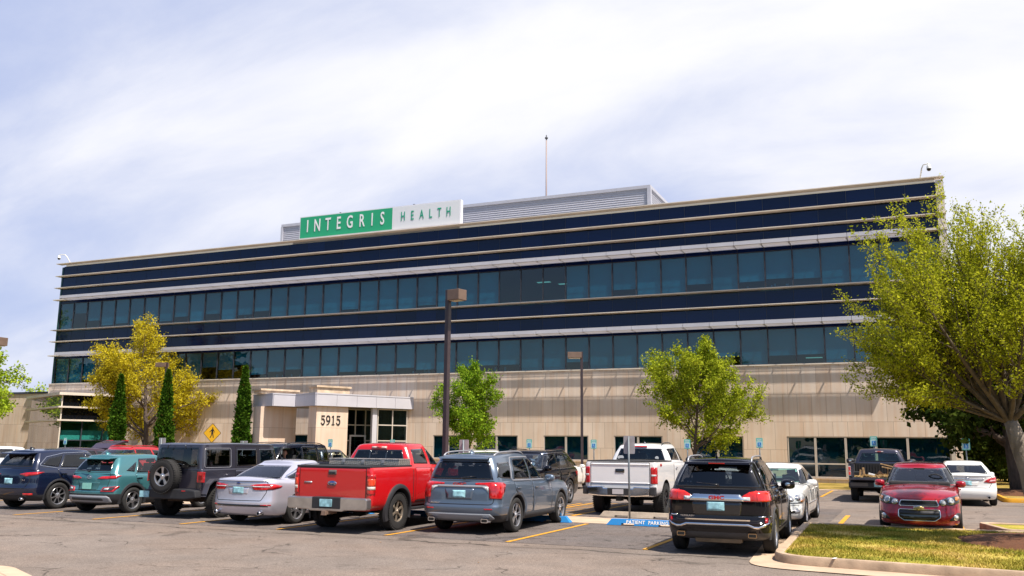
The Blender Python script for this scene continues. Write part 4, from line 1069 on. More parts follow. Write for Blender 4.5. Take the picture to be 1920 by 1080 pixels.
# ------------------------------------------------------------------ signs on posts
m_gal = mat('galvanised_post', (.14, .16, .18), .5, metal=.3, var=.15)
m_back = mat('sign_back', (.42, .38, .38), .5, var=.12, vscale=8)
m_steal = mat('sign_teal', (.10, .47, .40), .5)
m_spale = mat('sign_pale', (.45, .66, .64), .5)
m_sblue = mat('sign_blue', (.02, .22, .55), .5)
m_swht = mat('sign_symbol', (.8, .82, .84), .5)
def rrect(w, h, r, n=4):
    return [(cx+r*math.cos(a), cy+r*math.sin(a)) for cx, cy, a0 in ((w/2-r, h/2-r, 0), (-w/2+r, h/2-r, 90), (-w/2+r, -h/2+r, 180), (w/2-r, -h/2+r, 270)) for a in [R(a0+90*k/n) for k in range(n+1)]]
def wheelchair(parent, z, s):
    b = MB()
    def st(p, w):
        for a, c in zip(p[:-1], p[1:]):
            a = Vector(a); c = Vector(c); d = (c-a).normalized()*w/2; n = Vector((-d.y, d.x))
            b.face([((v.x)*s, -.016, z+v.y*s) for v in (a-d-n, c+d-n, c+d+n, a-d+n)])
    st([(-.12, .62), (-.10, .10), (.28, .10), (.42, -.42), (.6, -.36)], .12); st([(-.11, .38), (.22, .38)], .1)
    pts = [(-.02+.42*math.cos(R(a)), -.18+.42*math.sin(R(a))) for a in range(110, 361, 18)]; st(pts, .10)
    b.face([(s*(-.12+.12*math.cos(a)), -.016, z+s*(.80+.12*math.sin(a))) for a in [2*math.pi*k/12 for k in range(12)]])
    return b.build('wheelchair_symbol', m_swht, parent)
def pk_sign(label, x, y, top, rz=0.0, group='accessible parking signs along the building kerb'):
    t = thing('parking_sign', label, 'parking sign', (x, y, 0.02), rz, group)
    w, h = .305, .457; zc = top-h/2
    b = MB(); b.tube([(0, .03, 0), (0, .03, top-.05)], .03, 8); b.build('post', m_gal, t)
    b = MB(); b.prism([(a, c+zc) for a, c in rrect(w, h, .03)], -.008, .0, 'y'); pl = b.build('sign_plate', m_steal, t, recalc=True)
    b = MB(); b.prism([(a, c+zc-.065) for a, c in rrect(w-.03, .26, .015)], -.012, -.0085, 'y'); b.build('pale_field', m_spale, pl, recalc=True)
    b = MB(); b.prism([(a, c+zc-.075) for a, c in rrect(.17, .19, .01)], -.0155, -.0125, 'y'); b.build('blue_field', m_sblue, pl, recalc=True)
    wheelchair(pl, zc-.09, .085)
    for k, tx in enumerate(('RESERVED', 'PARKING')):
        text_mesh(tx, 'lettering', m_swht, pl, Matrix.Translation((0, -.010, zc+.165-k*.07)) @ FACE_F, .062, .001, .80, .001)
    return t
for x, top, lab in ((-51.9, 2.12, 'in front of the glazed annex on the far left'), (-30.7, 2.12, 'in front of the numbered entrance pillar'), (-26.55, 2.12, 'in front of the entrance glazing, above the red pickup'), (-18.28, 2.18, 'just left of the slim lamp post'), (-14.74, 2.18, 'standing clear left of the white pickup'), (-9.96, 2.22, 'right behind the white pickup cab'), (-6.53, 2.30, 'standing clear above the white sedan with the placard'), (-1.51, 2.40, 'showing just above the dark pickup cab')):
    pk_sign('teal and blue reserved parking sign '+lab, x, 44.25, top)
pk_sign('teal and blue reserved parking sign behind the white sedan at the far right', 2.05, 41.2, 2.28)
# signs turned away: bare metal backs on posts along the median walk
for x, y, top, lab, ww in ((-6.68, 22.9, 2.12, 'grey back of a small sign on a post before the white pickup', 1.0), (-11.45, 22.9, 2.0, 'grey back of a sign beside the tall lamp post', 1.0), (-22.5, 22.9, 2.0, 'grey back of a sign above the teal crossover', 1.0), (-19.15, 22.9, 1.92, 'grey back of a sign right of the yellow crossing sign', 1.0)):
    t = thing('sign_back', lab, 'sign', (x, y, 0.01), R(-4), 'signs facing away along the median walk')
    b = MB(); b.tube([(0, 0, 0), (0, 0, top-.02)], .027, 8); b.build('post', m_gal, t)
    b = MB(); b.prism([(a, c+top-.23) for a, c in rrect(.305*ww, .457, .03)], .036, .042, 'y'); b.build('sign_plate', m_back, t, recalc=True)
# yellow diamond crossing sign
t = thing('crossing_sign', 'yellow diamond sign with a black walking figure above the dark off roader', 'road sign', (-32.07, 36.0, 0), R(12))
b = MB(); b.tube([(0, .04, 0), (0, .04, 2.3)], .03, 8); b.build('post', m_gal, t)
def diamond(s, r=.05): 
    q = rrect(s, s, r); c_ = math.sqrt(.5); return [(c_*(a-c), c_*(a+c)) for a, c in q]
zc = 2.35; b = MB(); b.prism([(a, c+zc) for a, c in diamond(.70)], -.006, .0, 'y'); pl = b.build('sign_plate', mat('sign_black', (.01, .01, .01), .5), t, recalc=True)
b = MB(); b.prism([(a, c+zc) for a, c in diamond(.655)], -.010, -.0065, 'y'); b.build('yellow_field', mat('sign_yellow', (.80, .42, .008), .5), pl, recalc=True)
b = MB()
def poly(pp, mi=0): b.face([(a*.62, -.0135, zc+c*.62) for a, c in pp])
poly([(.03+.055*math.cos(2*math.pi*k/12), .40+.06*math.sin(2*math.pi*k/12)) for k in range(12)])
poly([(-.05, .31), (-.07, .02), (.09, .02), (.11, .30), (.04, .33)])
poly([(-.07, .02), (.02, .02), (-.02, -.20), (-.13, -.38), (-.20, -.36), (-.09, -.18)]); poly([(.0, .02), (.09, .02), (.13, -.18), (.17, -.36), (.10, -.38), (.05, -.18)])
poly([(-.05, .31), (-.05, .20), (-.16, .10), (-.22, .06), (-.24, .10), (-.15, .19)]); poly([(.07, .32), (.11, .30), (.21, .14), (.18, .0), (.14, .01), (.16, .13), (.07, .24)])
b.build('walking_figure', MATS['sign_black'], pl)

# ------------------------------------------------------------------ wheel stops
def wheel_stop(label, x, y, L, mt, rz=0.0, txt=None, grp='wheel stops at the median walk'):
    t = thing('wheel_stop', label, 'wheel stop', (x, y, 0.012), rz, grp)
    b = MB(); hw = L/2
    # tapered block with two drain notches below
    xs_ = [-hw, -hw*.62, -hw*.62, -hw*.30, -hw*.30, hw*.30, hw*.30, hw*.62, hw*.62, hw]
    zl = [0, 0, .045, .045, 0, 0, .045, .045, 0, 0]
    prof = lambda z_: .11-.05*(z_/.14)
    n = len(xs_)
    for sgn in (-1, 1):
        low = [(xs_[i], sgn*prof(zl[i]), zl[i]) for i in range(n)]
        top = [(-hw+.12, sgn*prof(.14), .14), (hw-.12, sgn*prof(.14), .14)]
        f = low+[top[1], top[0]]
        b.face(f if sgn < 0 else f[::-1])
    b.face([(-hw+.12, -.06, .14), (hw-.12, -.06, .14), (hw-.12, .06, .14), (-hw+.12, .06, .14)])
    b.face([(-hw, .11, 0), (-hw, -.11, 0), (-hw+.12, -.06, .14), (-hw+.12, .06, .14)]); b.face([(hw, -.11, 0), (hw, .11, 0), (hw-.12, .06, .14), (hw-.12, -.06, .14)])
    blk = b.build('block', mt, t)
    if txt:
        tilt = math.atan2(.05, .14)
        mt_ = Matrix.Translation((-.30, -.088, .072)) @ Matrix.Rotation(-tilt, 4, 'X') @ FACE_F
        mt_ = Matrix.Translation((.02, -.0895, .075)) @ Matrix.Rotation(-tilt, 4, 'X') @ FACE_F
        text_mesh(txt, 'lettering', m_wpaint, t, mt_, .115, .0012, .92, .003, 1.12)
    return t
wheel_stop('blue wheel stop lettered PATIENT PARKING in the empty stall', -5.82, 21.42, 1.95, m_blue, R(1.5), 'PATIENT  PARKING')
wheel_stop('blue wheel stop whose end shows past the grey SUV wheel', -8.72, 21.45, 1.95, m_blue, R(1))
wheel_stop('bare concrete wheel stop behind the white pickup', -6.6, 23.75, 2.3, m_stop, R(-1))
for i, xx in enumerate((-11.6, -14.4, -17.1)):
    wheel_stop(['blue wheel stop ahead of the red pickup', 'blue wheel stop ahead of the silver sedan', 'blue wheel stop ahead of the dark off roader'][i], xx, 21.45, 1.95, m_blue)

# far-off wood across the road behind the viewer: it is what the glass of the building and the cars mirrors
rng = np.random.default_rng(77)
pts = []
for k in range(150):
    a = R(rng.uniform(150, 395)); d_ = rng.uniform(75, 115); x, y = d_*math.cos(a), d_*math.sin(a)
    if y > 32: continue
    h = rng.uniform(7, 13); w = rng.uniform(3.0, 5.5); n = 520
    q = rng.normal(0, 1, (n, 3)); q /= np.linalg.norm(q, axis=1)[:, None]; q *= rng.uniform(.5, 1.0, (n, 1))
    pts.append(q*np.array([w, w, h*.5])+np.array([x, y, h*.52]))
t_ = thing('wood', 'far-off belt of trees across the road, mirrored in the glass', 'trees')
t_['kind'] = 'stuff'
leaf_mesh('foliage', np.concatenate(pts), 1.5, m_lf_d, t_, rng)
# ------------------------------------------------------------------ vehicles: how one is built
# local frame of a vehicle: rear axle over the origin, +Y towards its nose, +X to its right
def paint(name, col, metal=0.0, rough=0.32, flake=0.0, dirt=0.0, coat=1.0):
    if name in MATS: return MATS[name]
    mt = mat(name, col, rough, metal, .5, coat=1.0)
    t = mt.node_tree; b = t.nodes['Principled BSDF']
    tcn = t.nodes.new('ShaderNodeTexCoord')
    nz = t.nodes.new('ShaderNodeTexNoise'); nz.inputs['Scale'].default_value = 2.2; nz.inputs['Detail'].default_value = 6; t.links.new(tcn.outputs['Object'], nz.inputs['Vector'])
    # road dust: a thin brown film, thicker low down on the body
    sp = t.nodes.new('ShaderNodeSeparateXYZ'); t.links.new(tcn.outputs['Object'], sp.inputs[0])
    lo = t.nodes.new('ShaderNodeMapRange'); lo.inputs['From Min'].default_value = .85; lo.inputs['From Max'].default_value = .25; lo.inputs['To Min'].default_value = 0; lo.inputs['To Max'].default_value = 1; t.links.new(sp.outputs[2], lo.inputs[0])
    f = M('MULTIPLY', M('MULTIPLY_ADD', lo.outputs[0], .07+dirt, .006+dirt*.35, tree=t), M('MULTIPLY_ADD', nz.outputs[0], 1.6, -.2, tree=t), tree=t, clamp=True)
    mx_ = t.nodes.new('ShaderNodeMix'); mx_.data_type = 'RGBA'; t.links.new(f, mx_.inputs['Factor'])
    mx_.inputs['A'].default_value = (*col, 1); mx_.inputs['B'].default_value = (.20, .15, .11, 1); t.links.new(mx_.outputs['Result'], b.inputs['Base Color'])
    t.links.new(M('MULTIPLY_ADD', f, .4, rough, tree=t), b.inputs['Roughness'])
    t.links.new(M('MULTIPLY_ADD', f, -.9, coat, tree=t, clamp=True), b.inputs['Coat Weight'])
    return mt
m_clad = mat('black_cladding', (.022, .022, .026), .6, var=.15, vscale=6)
m_under = mat('underbody', (.012, .011, .010), .9)
m_tyre = mat('tyre_rubber', (.020, .019, .019), .85, var=.2, vscale=12)
m_rim = mat('rim_alloy', (.55, .55, .58), .28, metal=.85)
m_rimd = mat('rim_dark', (.04, .04, .045), .35, metal=.6)
m_well = mat('wheel_well', (.01, .01, .01), .95)
m_chrome = mat('chrome', (.78, .78, .80), .10, metal=1.0)
m_satin = mat('satin_trim', (.40, .40, .43), .35, metal=.5)
m_red = mat('red_lens', (.42, .008, .010), .12, coat=1.0, var=.35, vscale=14)
m_redb = mat('bright_red_lens', (.62, .018, .010), .12, coat=1.0, var=.3, vscale=12)
m_amber = mat('amber_lens', (.65, .20, .02), .12, coat=1.0)
m_clear = mat('clear_lens', (.52, .54, .55), .08, coat=1.0, var=.35, vscale=26)
m_lampb = mat('lamp_black', (.03, .03, .035), .15, coat=1.0)
m_black = mat('gloss_black', (.008, .008, .009), .12, coat=1.0)
m_frit = mat('window_edge', (.006, .006, .007), .12, coat=1.0)
m_gap = mat('panel_gap', (.008, .008, .008), .9)
m_plate = mat('licence_plate_face', (.30, .55, .62), .5, var=.45, vscale=9)
m_cabin = mat('cabin_trim', (.03, .03, .032), .85)
m_cabin2 = mat('cabin_tan', (.22, .17, .11), .85)
m_tint = glass_mat('car_glass_tinted', (.26, .27, .29), .06, .004)
m_cglass = glass_mat('car_glass', (.72, .82, .80), .06, .004)
m_teal_g = glass_mat('car_glass_green', (.50, .78, .70), .06, .004)

def hermite(keys, sub, sharp):
    """loops through the key loops, smooth except at the sharp ones"""
    K_ = [np.asarray(k) for k in keys]; n = len(K_); out = []
    for i in range(n-1):
        a, b = K_[i], K_[i+1]
        ta = (b-a) if (i == 0 or i in sharp) else (K_[i+1]-K_[i-1])*.5
        tb = (b-a) if (i+1 == n-1 or (i+1) in sharp) else (K_[i+2]-K_[i])*.5
        for k in range(sub[i]):
            u = k/sub[i]; h = (2*u**3-3*u*u+1, u**3-2*u*u+u, -2*u**3+3*u*u, u**3-u*u)
            out.append(h[0]*a+h[1]*ta+h[2]*b+h[3]*tb)
    out.append(K_[-1])
    return out

def outline(yr, yf, w, rr, rf, br=.05, bf=.12, tr=.04, tf=.06, ns=44, nf=7, nc=6):
    """right half of a plan outline, rear centre to front centre"""
    yc = (yr+yf)/2; P_ = []
    def xs(y): return w-tr*max(0, (yc-y)/(yc-yr))**2.2-tf*max(0, (y-yc)/(yf-yc))**2.2
    ya, yb = yr+rr, yf-rf; xa, xb = xs(ya), xs(yb)
    ra = min(rr, xa*.95); rb = min(rf, xb*.95)
    for i in range(nf): P_.append(((xa-ra)*i/nf, yr))
    for i in range(nc): a = R(90*i/nc); P_.append((xa-ra+ra*math.sin(a), ya-rr*math.cos(a)))
    for i in range(ns): y = ya+(yb-ya)*i/ns; P_.append((xs(y), y))
    for i in range(nc): a = R(90*i/nc); P_.append((xb-rb+rb*math.cos(a), yb+rf*math.sin(a)))
    for i in range(nf+1): P_.append(((xb-rb)*(1-i/nf), yf))
    out = []
    for x, y in P_:
        q = (x/w)**2
        y += br*q*max(0, 1-(y-yr)/.55)**1.5
        y -= bf*q*max(0, 1-(yf-y)/.65)**1.5
        out.append((x, y))
    return np.array(out)

def loop3(o, zf):
    ys = np.array([p[0] for p in zf]); zs = np.array([p[1] for p in zf])
    z = np.interp(o[:, 1], ys, zs)
    return np.column_stack([o, z])

def smooth_curve(pts, n=60):
    """smooth (y, z) line through the points"""
    y = np.array([p[0] for p in pts], float); z = np.array([p[1] for p in pts], float)
    d = np.diff(z)/np.diff(y); m_ = np.zeros(len(y)); m_[0] = d[0]; m_[-1] = d[-1]
    for i in range(1, len(y)-1): m_[i] = 0 if d[i-1]*d[i] <= 0 else 2*d[i-1]*d[i]/(d[i-1]+d[i])
    yy = np.linspace(y[0], y[-1], n); out = []
    for q in yy:
        i = min(max(np.searchsorted(y, q)-1, 0), len(y)-2); h = y[i+1]-y[i]; u = (q-y[i])/h
        out.append((q, (2*u**3-3*u*u+1)*z[i]+(u**3-2*u*u+u)*h*m_[i]+(-2*u**3+3*u*u)*z[i+1]+(u**3-u*u)*h*m_[i+1]))
    return out

def shell(loops, cap_f=(.93, .75, .5, .25, .0), crown=.05, capz=None, a=.10, bottom=True):
    """closed surface of mirrored loops plus a crowned top; returns verts, faces, face level index"""
    L_ = [np.asarray(l) for l in loops]; last = L_[-1]; yc = (last[:, 1].min()+last[:, 1].max())/2
    nl = len(L_)
    for f in cap_f:
        q = last.copy(); q[:, 0] *= f; q[:, 1] = yc+(q[:, 1]-yc)*(1-(1-f)*a)
        base = np.interp(q[:, 1], [p[0] for p in capz], [p[1] for p in capz]) if capz is not None else last[:, 2]
        q[:, 2] = base+crown*(1-f*f); L_.append(q)
    n = len(L_[0]); V = []; F = []; lev = []
    for q in L_:
        V += [tuple(p) for p in q]; V += [(-p[0], p[1], p[2]) for p in q[::-1]]
    m2 = 2*n
    for k in range(len(L_)-1):
        for i in range(m2):
            j = (i+1) % m2
            F.append((k*m2+i, k*m2+j, (k+1)*m2+j, (k+1)*m2+i)); lev.append(k if k < nl-1 else 1000+k-nl)
    if bottom:
        F.append(tuple(range(m2-1, -1, -1))); lev.append(-1)
    return V, F, lev

def clean_mesh(V, F, mi, smooth=True):
    me = bpy.data.meshes.new('tmp'); me.from_pydata(V, [], F); me.polygons.foreach_set('material_index', mi)
    bm = bmesh.new(); bm.from_mesh(me)
    bmesh.ops.remove_doubles(bm, verts=bm.verts, dist=2e-4); bmesh.ops.dissolve_degenerate(bm, dist=1e-5, edges=bm.edges)
    bmesh.ops.recalc_face_normals(bm, faces=bm.faces)
    for f in bm.faces: f.smooth = smooth
    bm.to_mesh(me); bm.free()
    return me

def pip(P_, poly):
    P_ = np.asarray(P_); c = np.zeros(len(P_), bool); n = len(poly)
    for i in range(n):
        x1, y1 = poly[i]; x2, y2 = poly[i-1]
        if y1 == y2: continue
        c ^= ((y1 > P_[:, 1]) != (y2 > P_[:, 1])) & (P_[:, 0] < (x2-x1)*(P_[:, 1]-y1)/(y2-y1)+x1)
    return c
def area2(p): return sum(p[i-1][0]*p[i][1]-p[i][0]*p[i-1][1] for i in range(len(p)))
def grow(poly, d):
    """offset a polygon outwards (d > 0) or inwards"""
    if area2(poly) < 0: poly = poly[::-1]
    n = len(poly); out = []
    for i in range(n):
        a = Vector(poly[i-1]); p = Vector(poly[i]); c = Vector(poly[(i+1) % n])
        e1 = (p-a); e2 = (c-p)
        if e1.length < 1e-7: e1 = e2
        if e2.length < 1e-7: e2 = e1
        e1 = e1.normalized(); e2 = e2.normalized(); n1 = Vector((e1.y, -e1.x)); n2 = Vector((e2.y, -e2.x)); b = (n1+n2)
        if b.length < 1e-6: b = n1
        b = b.normalized(); k = max(b.dot(n1), .45); q = p+b*(d/k); out.append((q.x, q.y))
    return out
def soft(poly, r):
    if area2(poly) < 0: poly = poly[::-1]
    return rounded(poly, r, 4)
def dens(poly, st):
    out = []
    for i in range(len(poly)):
        a = Vector(poly[i]); b = Vector(poly[(i+1) % len(poly)]); k = max(1, int((b-a).length/st))
        for j in range(k): q = a.lerp(b, j/k); out.append((q.x, q.y))
    return out
def frame_of(view, mir=False):
    fr = {'R': ((0, 1, 0), (0, 0, 1), (1, 0, 0)), 'L': ((0, 1, 0), (0, 0, 1), (-1, 0, 0)), 'B': ((1, 0, 0), (0, 0, 1), (0, -1, 0)), 'F': ((1, 0, 0), (0, 0, 1), (0, 1, 0)), 'T': ((1, 0, 0), (0, 1, 0), (0, 0, 1))}
    if isinstance(view, str): e1, e2, d = [Vector(q) for q in fr[view]]
    elif view[0] == 'B': a = R(view[1]); e1, e2, d = Vector((math.cos(a), math.sin(a), 0)), Vector((0, 0, 1)), Vector((math.sin(a), -math.cos(a), 0))
    else: a = R(view[1]); e1, e2, d = Vector((math.cos(a), -math.sin(a), 0)), Vector((0, 0, 1)), Vector((math.sin(a), math.cos(a), 0))
    if mir: e1.x *= -1; d.x *= -1
    return e1, e2, d

class Car:
    def __init__(s, name, label, cat, group=None):
        s.root = thing(name, label, cat, (0, 0, 0), 0, group); s.parts = {}
    # -------- thin shaped piece lying on the body
    def patch(s, name, poly, view, mats, off=.004, rim=.014, step=.07, hole=None, frit=0, parent=None, mir=False, r=0, bvh=None, grid=True):
        if not isinstance(mats, (list, tuple)): mats = [mats]
        bvh = bvh or s.bvh
        e1, e2, d = frame_of(view, mir)
        if area2(poly) < 0: poly = poly[::-1]
        if r: poly = soft(poly, r)
        B_ = dens(poly, step); n = len(B_); pts = [Vector(p) for p in B_]; edges = []; faces = [list(range(n))]
        inner = None
        def addloop(lp):
            k0 = len(pts); pts.extend(Vector(p) for p in lp); m_ = len(lp); edges.extend((k0+i, k0+(i+1) % m_) for i in range(m_))
        if frit: inner = grow(B_, -frit); addloop(inner)
        hl = None
        if hole is not None:
            if area2(hole) < 0: hole = hole[::-1]
            hl = dens(hole, step); addloop(hl)
        xs_ = [p[0] for p in B_]; ys_ = [p[1] for p in B_]
        if grid:
            gx = np.arange(min(xs_)+step*.5, max(xs_), step); gy = np.arange(min(ys_)+step*.5, max(ys_), step)
            if len(gx) and len(gy):
                G = np.array([(a, b) for a in gx for b in gy]); ok = pip(G, grow(B_, -step*.35))
                if hl: ok &= ~pip(G, grow(hl, step*.35))
                pts.extend(Vector(p) for p in G[ok])
        vs, es, fs, ov, oe, of = delaunay_2d_cdt(pts, edges, faces, 1, 1e-6)
        fs = [list(f) for f in fs]
        cen = np.array([sum((vs[i] for i in f), Vector((0, 0)))/len(f) for f in fs])
        keep = np.ones(len(fs), bool)
        if hl: keep &= ~pip(cen, hl)
        mi = np.zeros(len(fs), int)
        if inner is not None: mi[~pip(cen, inner)] = 1
        P3, N3 = [], []
        for v in vs:
            o = e1*v.x+e2*v.y; h, nn, *_ = bvh.ray_cast(o+d*6, -d)
            if h is None: h, nn, *_ = bvh.find_nearest(o+d*1.2)
            if nn.dot(d) < 0: nn = -nn
            P3.append(h); N3.append((nn+d*.35).normalized())
        b = MB(); T3 = [p+q*off for p, q in zip(P3, N3)]
        b.v = [tuple(p) for p in T3]
        cnt = {}
        for f, k, mm in zip(fs, keep, mi):
            if not k: continue
            nrm = (T3[f[1]]-T3[f[0]]).cross(T3[f[2]]-T3[f[0]])
            if nrm.dot(d) < 0: f = f[::-1]
            b.f.append(f); b.m.append(int(mm)); b.sm.append(True)
            for i in range(len(f)): e = (f[i], f[(i+1) % len(f)]); cnt[e] = cnt.get(e, 0)+1
        if rim:
            low = {}
            for (i, j) in list(cnt):
                if (j, i) in cnt: continue
                for q in (i, j):
                    if q not in low: low[q] = len(b.v); b.v.append(tuple(T3[q]-N3[q]*(off+rim)))
                b.f.append([j, i, low[i], low[j]]); b.m.append(len(mats)-1 if frit else 0); b.sm.append(False)
        return b.build(name, mats, parent if parent is not None else s.root)
    def both(s, name, poly, view, mats, **k):
        return s.patch(name, poly, view, mats, **k), s.patch(name, poly, view, mats, mir=True, **k)
    # -------- body
    def body(s, d):
        s.d = d; wb = d['wb']; yr, yf, Wh = -d['ro'], wb+d['fo'], d['W']/2; gc = d.get('gc', .24)
        zb = smooth_curve([(p[0] if p[0] != 'r' else yr, p[1]) for p in d['belt']])
        s.zb = zb
        lv = d['lv']; keys = []
        for (t, rp, fp, sp) in lv:
            o = outline(yr+rp, yf-fp, Wh-sp, d.get('rr', .22), d.get('rf', .35), d.get('br', .07), d.get('bf', .22), d.get('tr', .05), d.get('tf', .07))
            keys.append(loop3(o, [(y, gc+t*(z-gc)) for y, z in zb]))
        loops = hermite(keys, [d.get('sub', 3)]*(len(keys)-1), set(d.get('sharp', ())))
        V, F, lev = shell(loops, crown=d.get('crown', .05), capz=zb)
        clad = d.get('clad', -1)
        mi = []
        for f, l in zip(F, lev):
            c = np.mean([V[i] for i in f], axis=0)
            if l == -1: mi.append(2)
            elif l < 1000 and c[2] < clad: mi.append(1)
            elif l >= 1000 and d['yrb']+.02 < c[1] < d['ycowl']-.02 and 'green' in d: mi.append(3)
            else: mi.append(0)
        me = clean_mesh(V, F, mi)
        mats = [d['paint'], d.get('cladm', m_clad), m_under, d.get('cabin', m_cabin), m_well, m_gap]
        for q in mats: me.materials.append(q)
        low = bpy.data.objects.new('body', me); COL.objects.link(low)
        # wheel wells
        cut = MB(); ra = d['ra']
        for y in (0, wb):
            for sg in (-1, 1):
                x0, x1 = (Wh-.33, Wh+.3) if sg > 0 else (-Wh-.3, -Wh+.33)
                seg = 36; z0 = d['r']+d.get('arch_up', .0)
                ring = [(y+ra*math.cos(2*math.pi*k/seg), z0+ra*math.sin(2*math.pi*k/seg)) for k in range(seg)]
                cut.prism(ring, x0, x1, 'x', 4)
        cme = cut.mesh('cut', mats, recalc=True)
        co = bpy.data.objects.new('cut', cme); COL.objects.link(co)
        md = low.modifiers.new('b', 'BOOLEAN'); md.object = co; md.operation = 'DIFFERENCE'; md.solver = 'EXACT'
        try: md.material_mode = 'TRANSFER'
        except Exception: pass
        dg = bpy.context.evaluated_depsgraph_get(); dg.update()
        me2 = bpy.data.meshes.new_from_object(low.evaluated_get(dg))
        bpy.data.objects.remove(low); bpy.data.objects.remove(co)
        bm = bmesh.new(); bm.from_mesh(me2)
        # greenhouse
        if 'green' in d:
            g = d['green']; W2 = g.get('wb', Wh-.075); base = g.get('drop', -.03)
            k0 = loop3(outline(d['yrb'], d['ycowl'], W2, g.get('rr', .2), g.get('rf', .55), g.get('br', .06), g.get('bf', .22), .03, .03, ns=60, nf=14, nc=8), [(y, z+base) for y, z in zb])
            roof = smooth_curve(g['roof'])
            k2 = loop3(outline(g['yrt'], g['yft'], g['wt'], g.get('rr2', .16), g.get('rf2', .22), g.get('br2', .05), g.get('bf2', .10), .03, .02, ns=60, nf=14, nc=8), roof)
            bul = g.get('bulge', .022); mid = (k0+k2)/2; cx_ = mid[:, 0].max(); mid[:, 0] *= 1+bul/cx_
            ymid = (mid[:, 1].min()+mid[:, 1].max())/2; mid[:, 1] = ymid+(mid[:, 1]-ymid)*(1+g.get('bulge_y', .012))
            k3 = k2.copy(); k3[:, 0] *= 1-.05/g['wt']; k3[:, 1] = ymid+(k3[:, 1]-ymid)*.965; k3[:, 2] += g.get('edge', .035)
            lp = hermite([k0, mid, k2], [7, 7], set())+hermite([k2, k3], [2], set())[1:]
            V, F, lev = shell(lp, crown=g.get('crown', .03), capz=[(y, z+g.get('edge', .035)) for y, z in roof], a=.06, bottom=False)
            gm = clean_mesh(V, F, [0]*len(F))
            gm.materials.append(d['paint'])
            s.gbvh = BVHTree.FromPolygons([v.co for v in gm.vertices], [list(p.vertices) for p in gm.polygons])
            # openings behind the window panes
            cen = np.array([p.center for p in gm.polygons]); nor = np.array([p.normal for p in gm.polygons]); dele = np.zeros(len(cen), bool)
            for view, poly, mir in d['open']:
                e1, e2, dd = frame_of(view, mir)
                uv = np.column_stack([cen @ np.array(e1), cen @ np.array(e2)])
                dele |= pip(uv, grow(poly, -.022)) & (nor @ np.array(dd) > .15)
            bg = bmesh.new(); bg.from_mesh(gm); bg.faces.ensure_lookup_table()
            allf = list(bg.faces); tmpm = bpy.data.meshes.new('t')
            full = [([v.co.copy() for v in f.verts]) for f in allf]
            bmesh.ops.delete(bg, geom=[f for f, q in zip(allf, dele) if q], context='FACES')
            bg.to_mesh(tmpm); bg.free(); bm.from_mesh(tmpm)
        me3 = bpy.data.meshes.new('body'); bm.to_mesh(me3); bm.free()
        for q in mats: me3.materials.append(q)
        me3.set_sharp_from_angle(angle=R(32))
        # surface that the thin pieces are laid on: both shells, uncut
        pv = [v.co for v in me2.vertices]; pf = [list(p.vertices) for p in me2.polygons]
        if 'green' in d:
            o_ = len(pv); pv = pv+[v.co for v in gm.vertices]; pf = pf+[[i+o_ for i in p.vertices] for p in gm.polygons]
        s.bvh = BVHTree.FromPolygons(pv, pf)
        o = bpy.data.objects.new('body', me3); COL.objects.link(o); o.parent = s.root
        s.bodyo = o
        return o
    def glass(s, name, poly, view, gm, mir=False, frit=.03, r=.03, off=.004, step=.09):
        return s.patch(name, poly, view, [gm, m_frit], off=off, rim=.012, frit=frit, r=0, mir=mir, bvh=s.gbvh, step=step)
    def seam(s, poly, view, mir=False, w=.008, name='door', mt=None, r=.04, off=.003):
        """a door or panel: dark gap line, then the panel itself a hair proud"""
        if r: poly = soft(poly, r)
        g_ = s.patch('panel_gap', grow(poly, w*.55), view, m_gap, off=.003, rim=0, mir=mir, hole=grow(poly, -w*.55), step=.07, grid=False)
        return g_
    def door(s, poly, view='R', mir=False, handle=None, mt=None, w=.009, r=.05, hm=None):
        poly = soft(poly, r) if r else poly
        dr = s.patch('door', grow(poly, -w*.5), view, [mt or s.d['paint']], off=.005, rim=.012, mir=mir, step=.10)
        s.patch('door_gap', grow(poly, w*.6), view, m_gap, off=.0035, rim=0, mir=mir, hole=grow(poly, -w), step=.07, parent=dr, grid=False)
        if handle:
            y, z = handle
            h = soft([(y-.095, z-.014), (y+.095, z-.010), (y+.095, z+.016), (y-.095, z+.014)], .012)
            s.patch('door_handle', h, view, hm or s.d['paint'], off=.032, rim=.012, mir=mir, step=.05, parent=dr)
        return dr
    # -------- wheels
    def wheels(s, r, rr, w, x, spokes=5, rimm=None, style='spoke', hubm=None, steer=0.0, spare=None, tread=False):
        rimm = rimm or m_rim; wb = s.d['wb']
        def tyre():
            b = MB(); h = w/2
            prof = [(rr*.97, -h*.80), (rr*1.03, -h*.92), (rr+(r-rr)*.5, -h*1.0), (r-.030, -h*.95), (r-.008, -h*.80), (r, -h*.55), (r, -h*.1), (r-.006, -h*.09), (r-.006, h*.09), (r, h*.1), (r, h*.55), (r-.008, h*.80), (r-.030, h*.95), (rr+(r-rr)*.5, h*1.0), (rr*1.03, h*.92), (rr*.97, h*.80), (rr*.95, 0), (rr*.97, -h*.8)]
            b.lathe(prof, 'x', 44)
            if tread:
                for k in range(44):
                    a = 2*math.pi*k/44
                    for q in (-.62, .62):
                        mt_ = Matrix.Translation((q*h*1.2, r*math.cos(a), r*math.sin(a))) @ Matrix.Rotation(a, 4, 'X')
                        b.box(-h*.26, h*.26, -.012, .007, -.014, .014, 0, mt_)
            return b.mesh('tyre', [m_tyre], sharp=35)
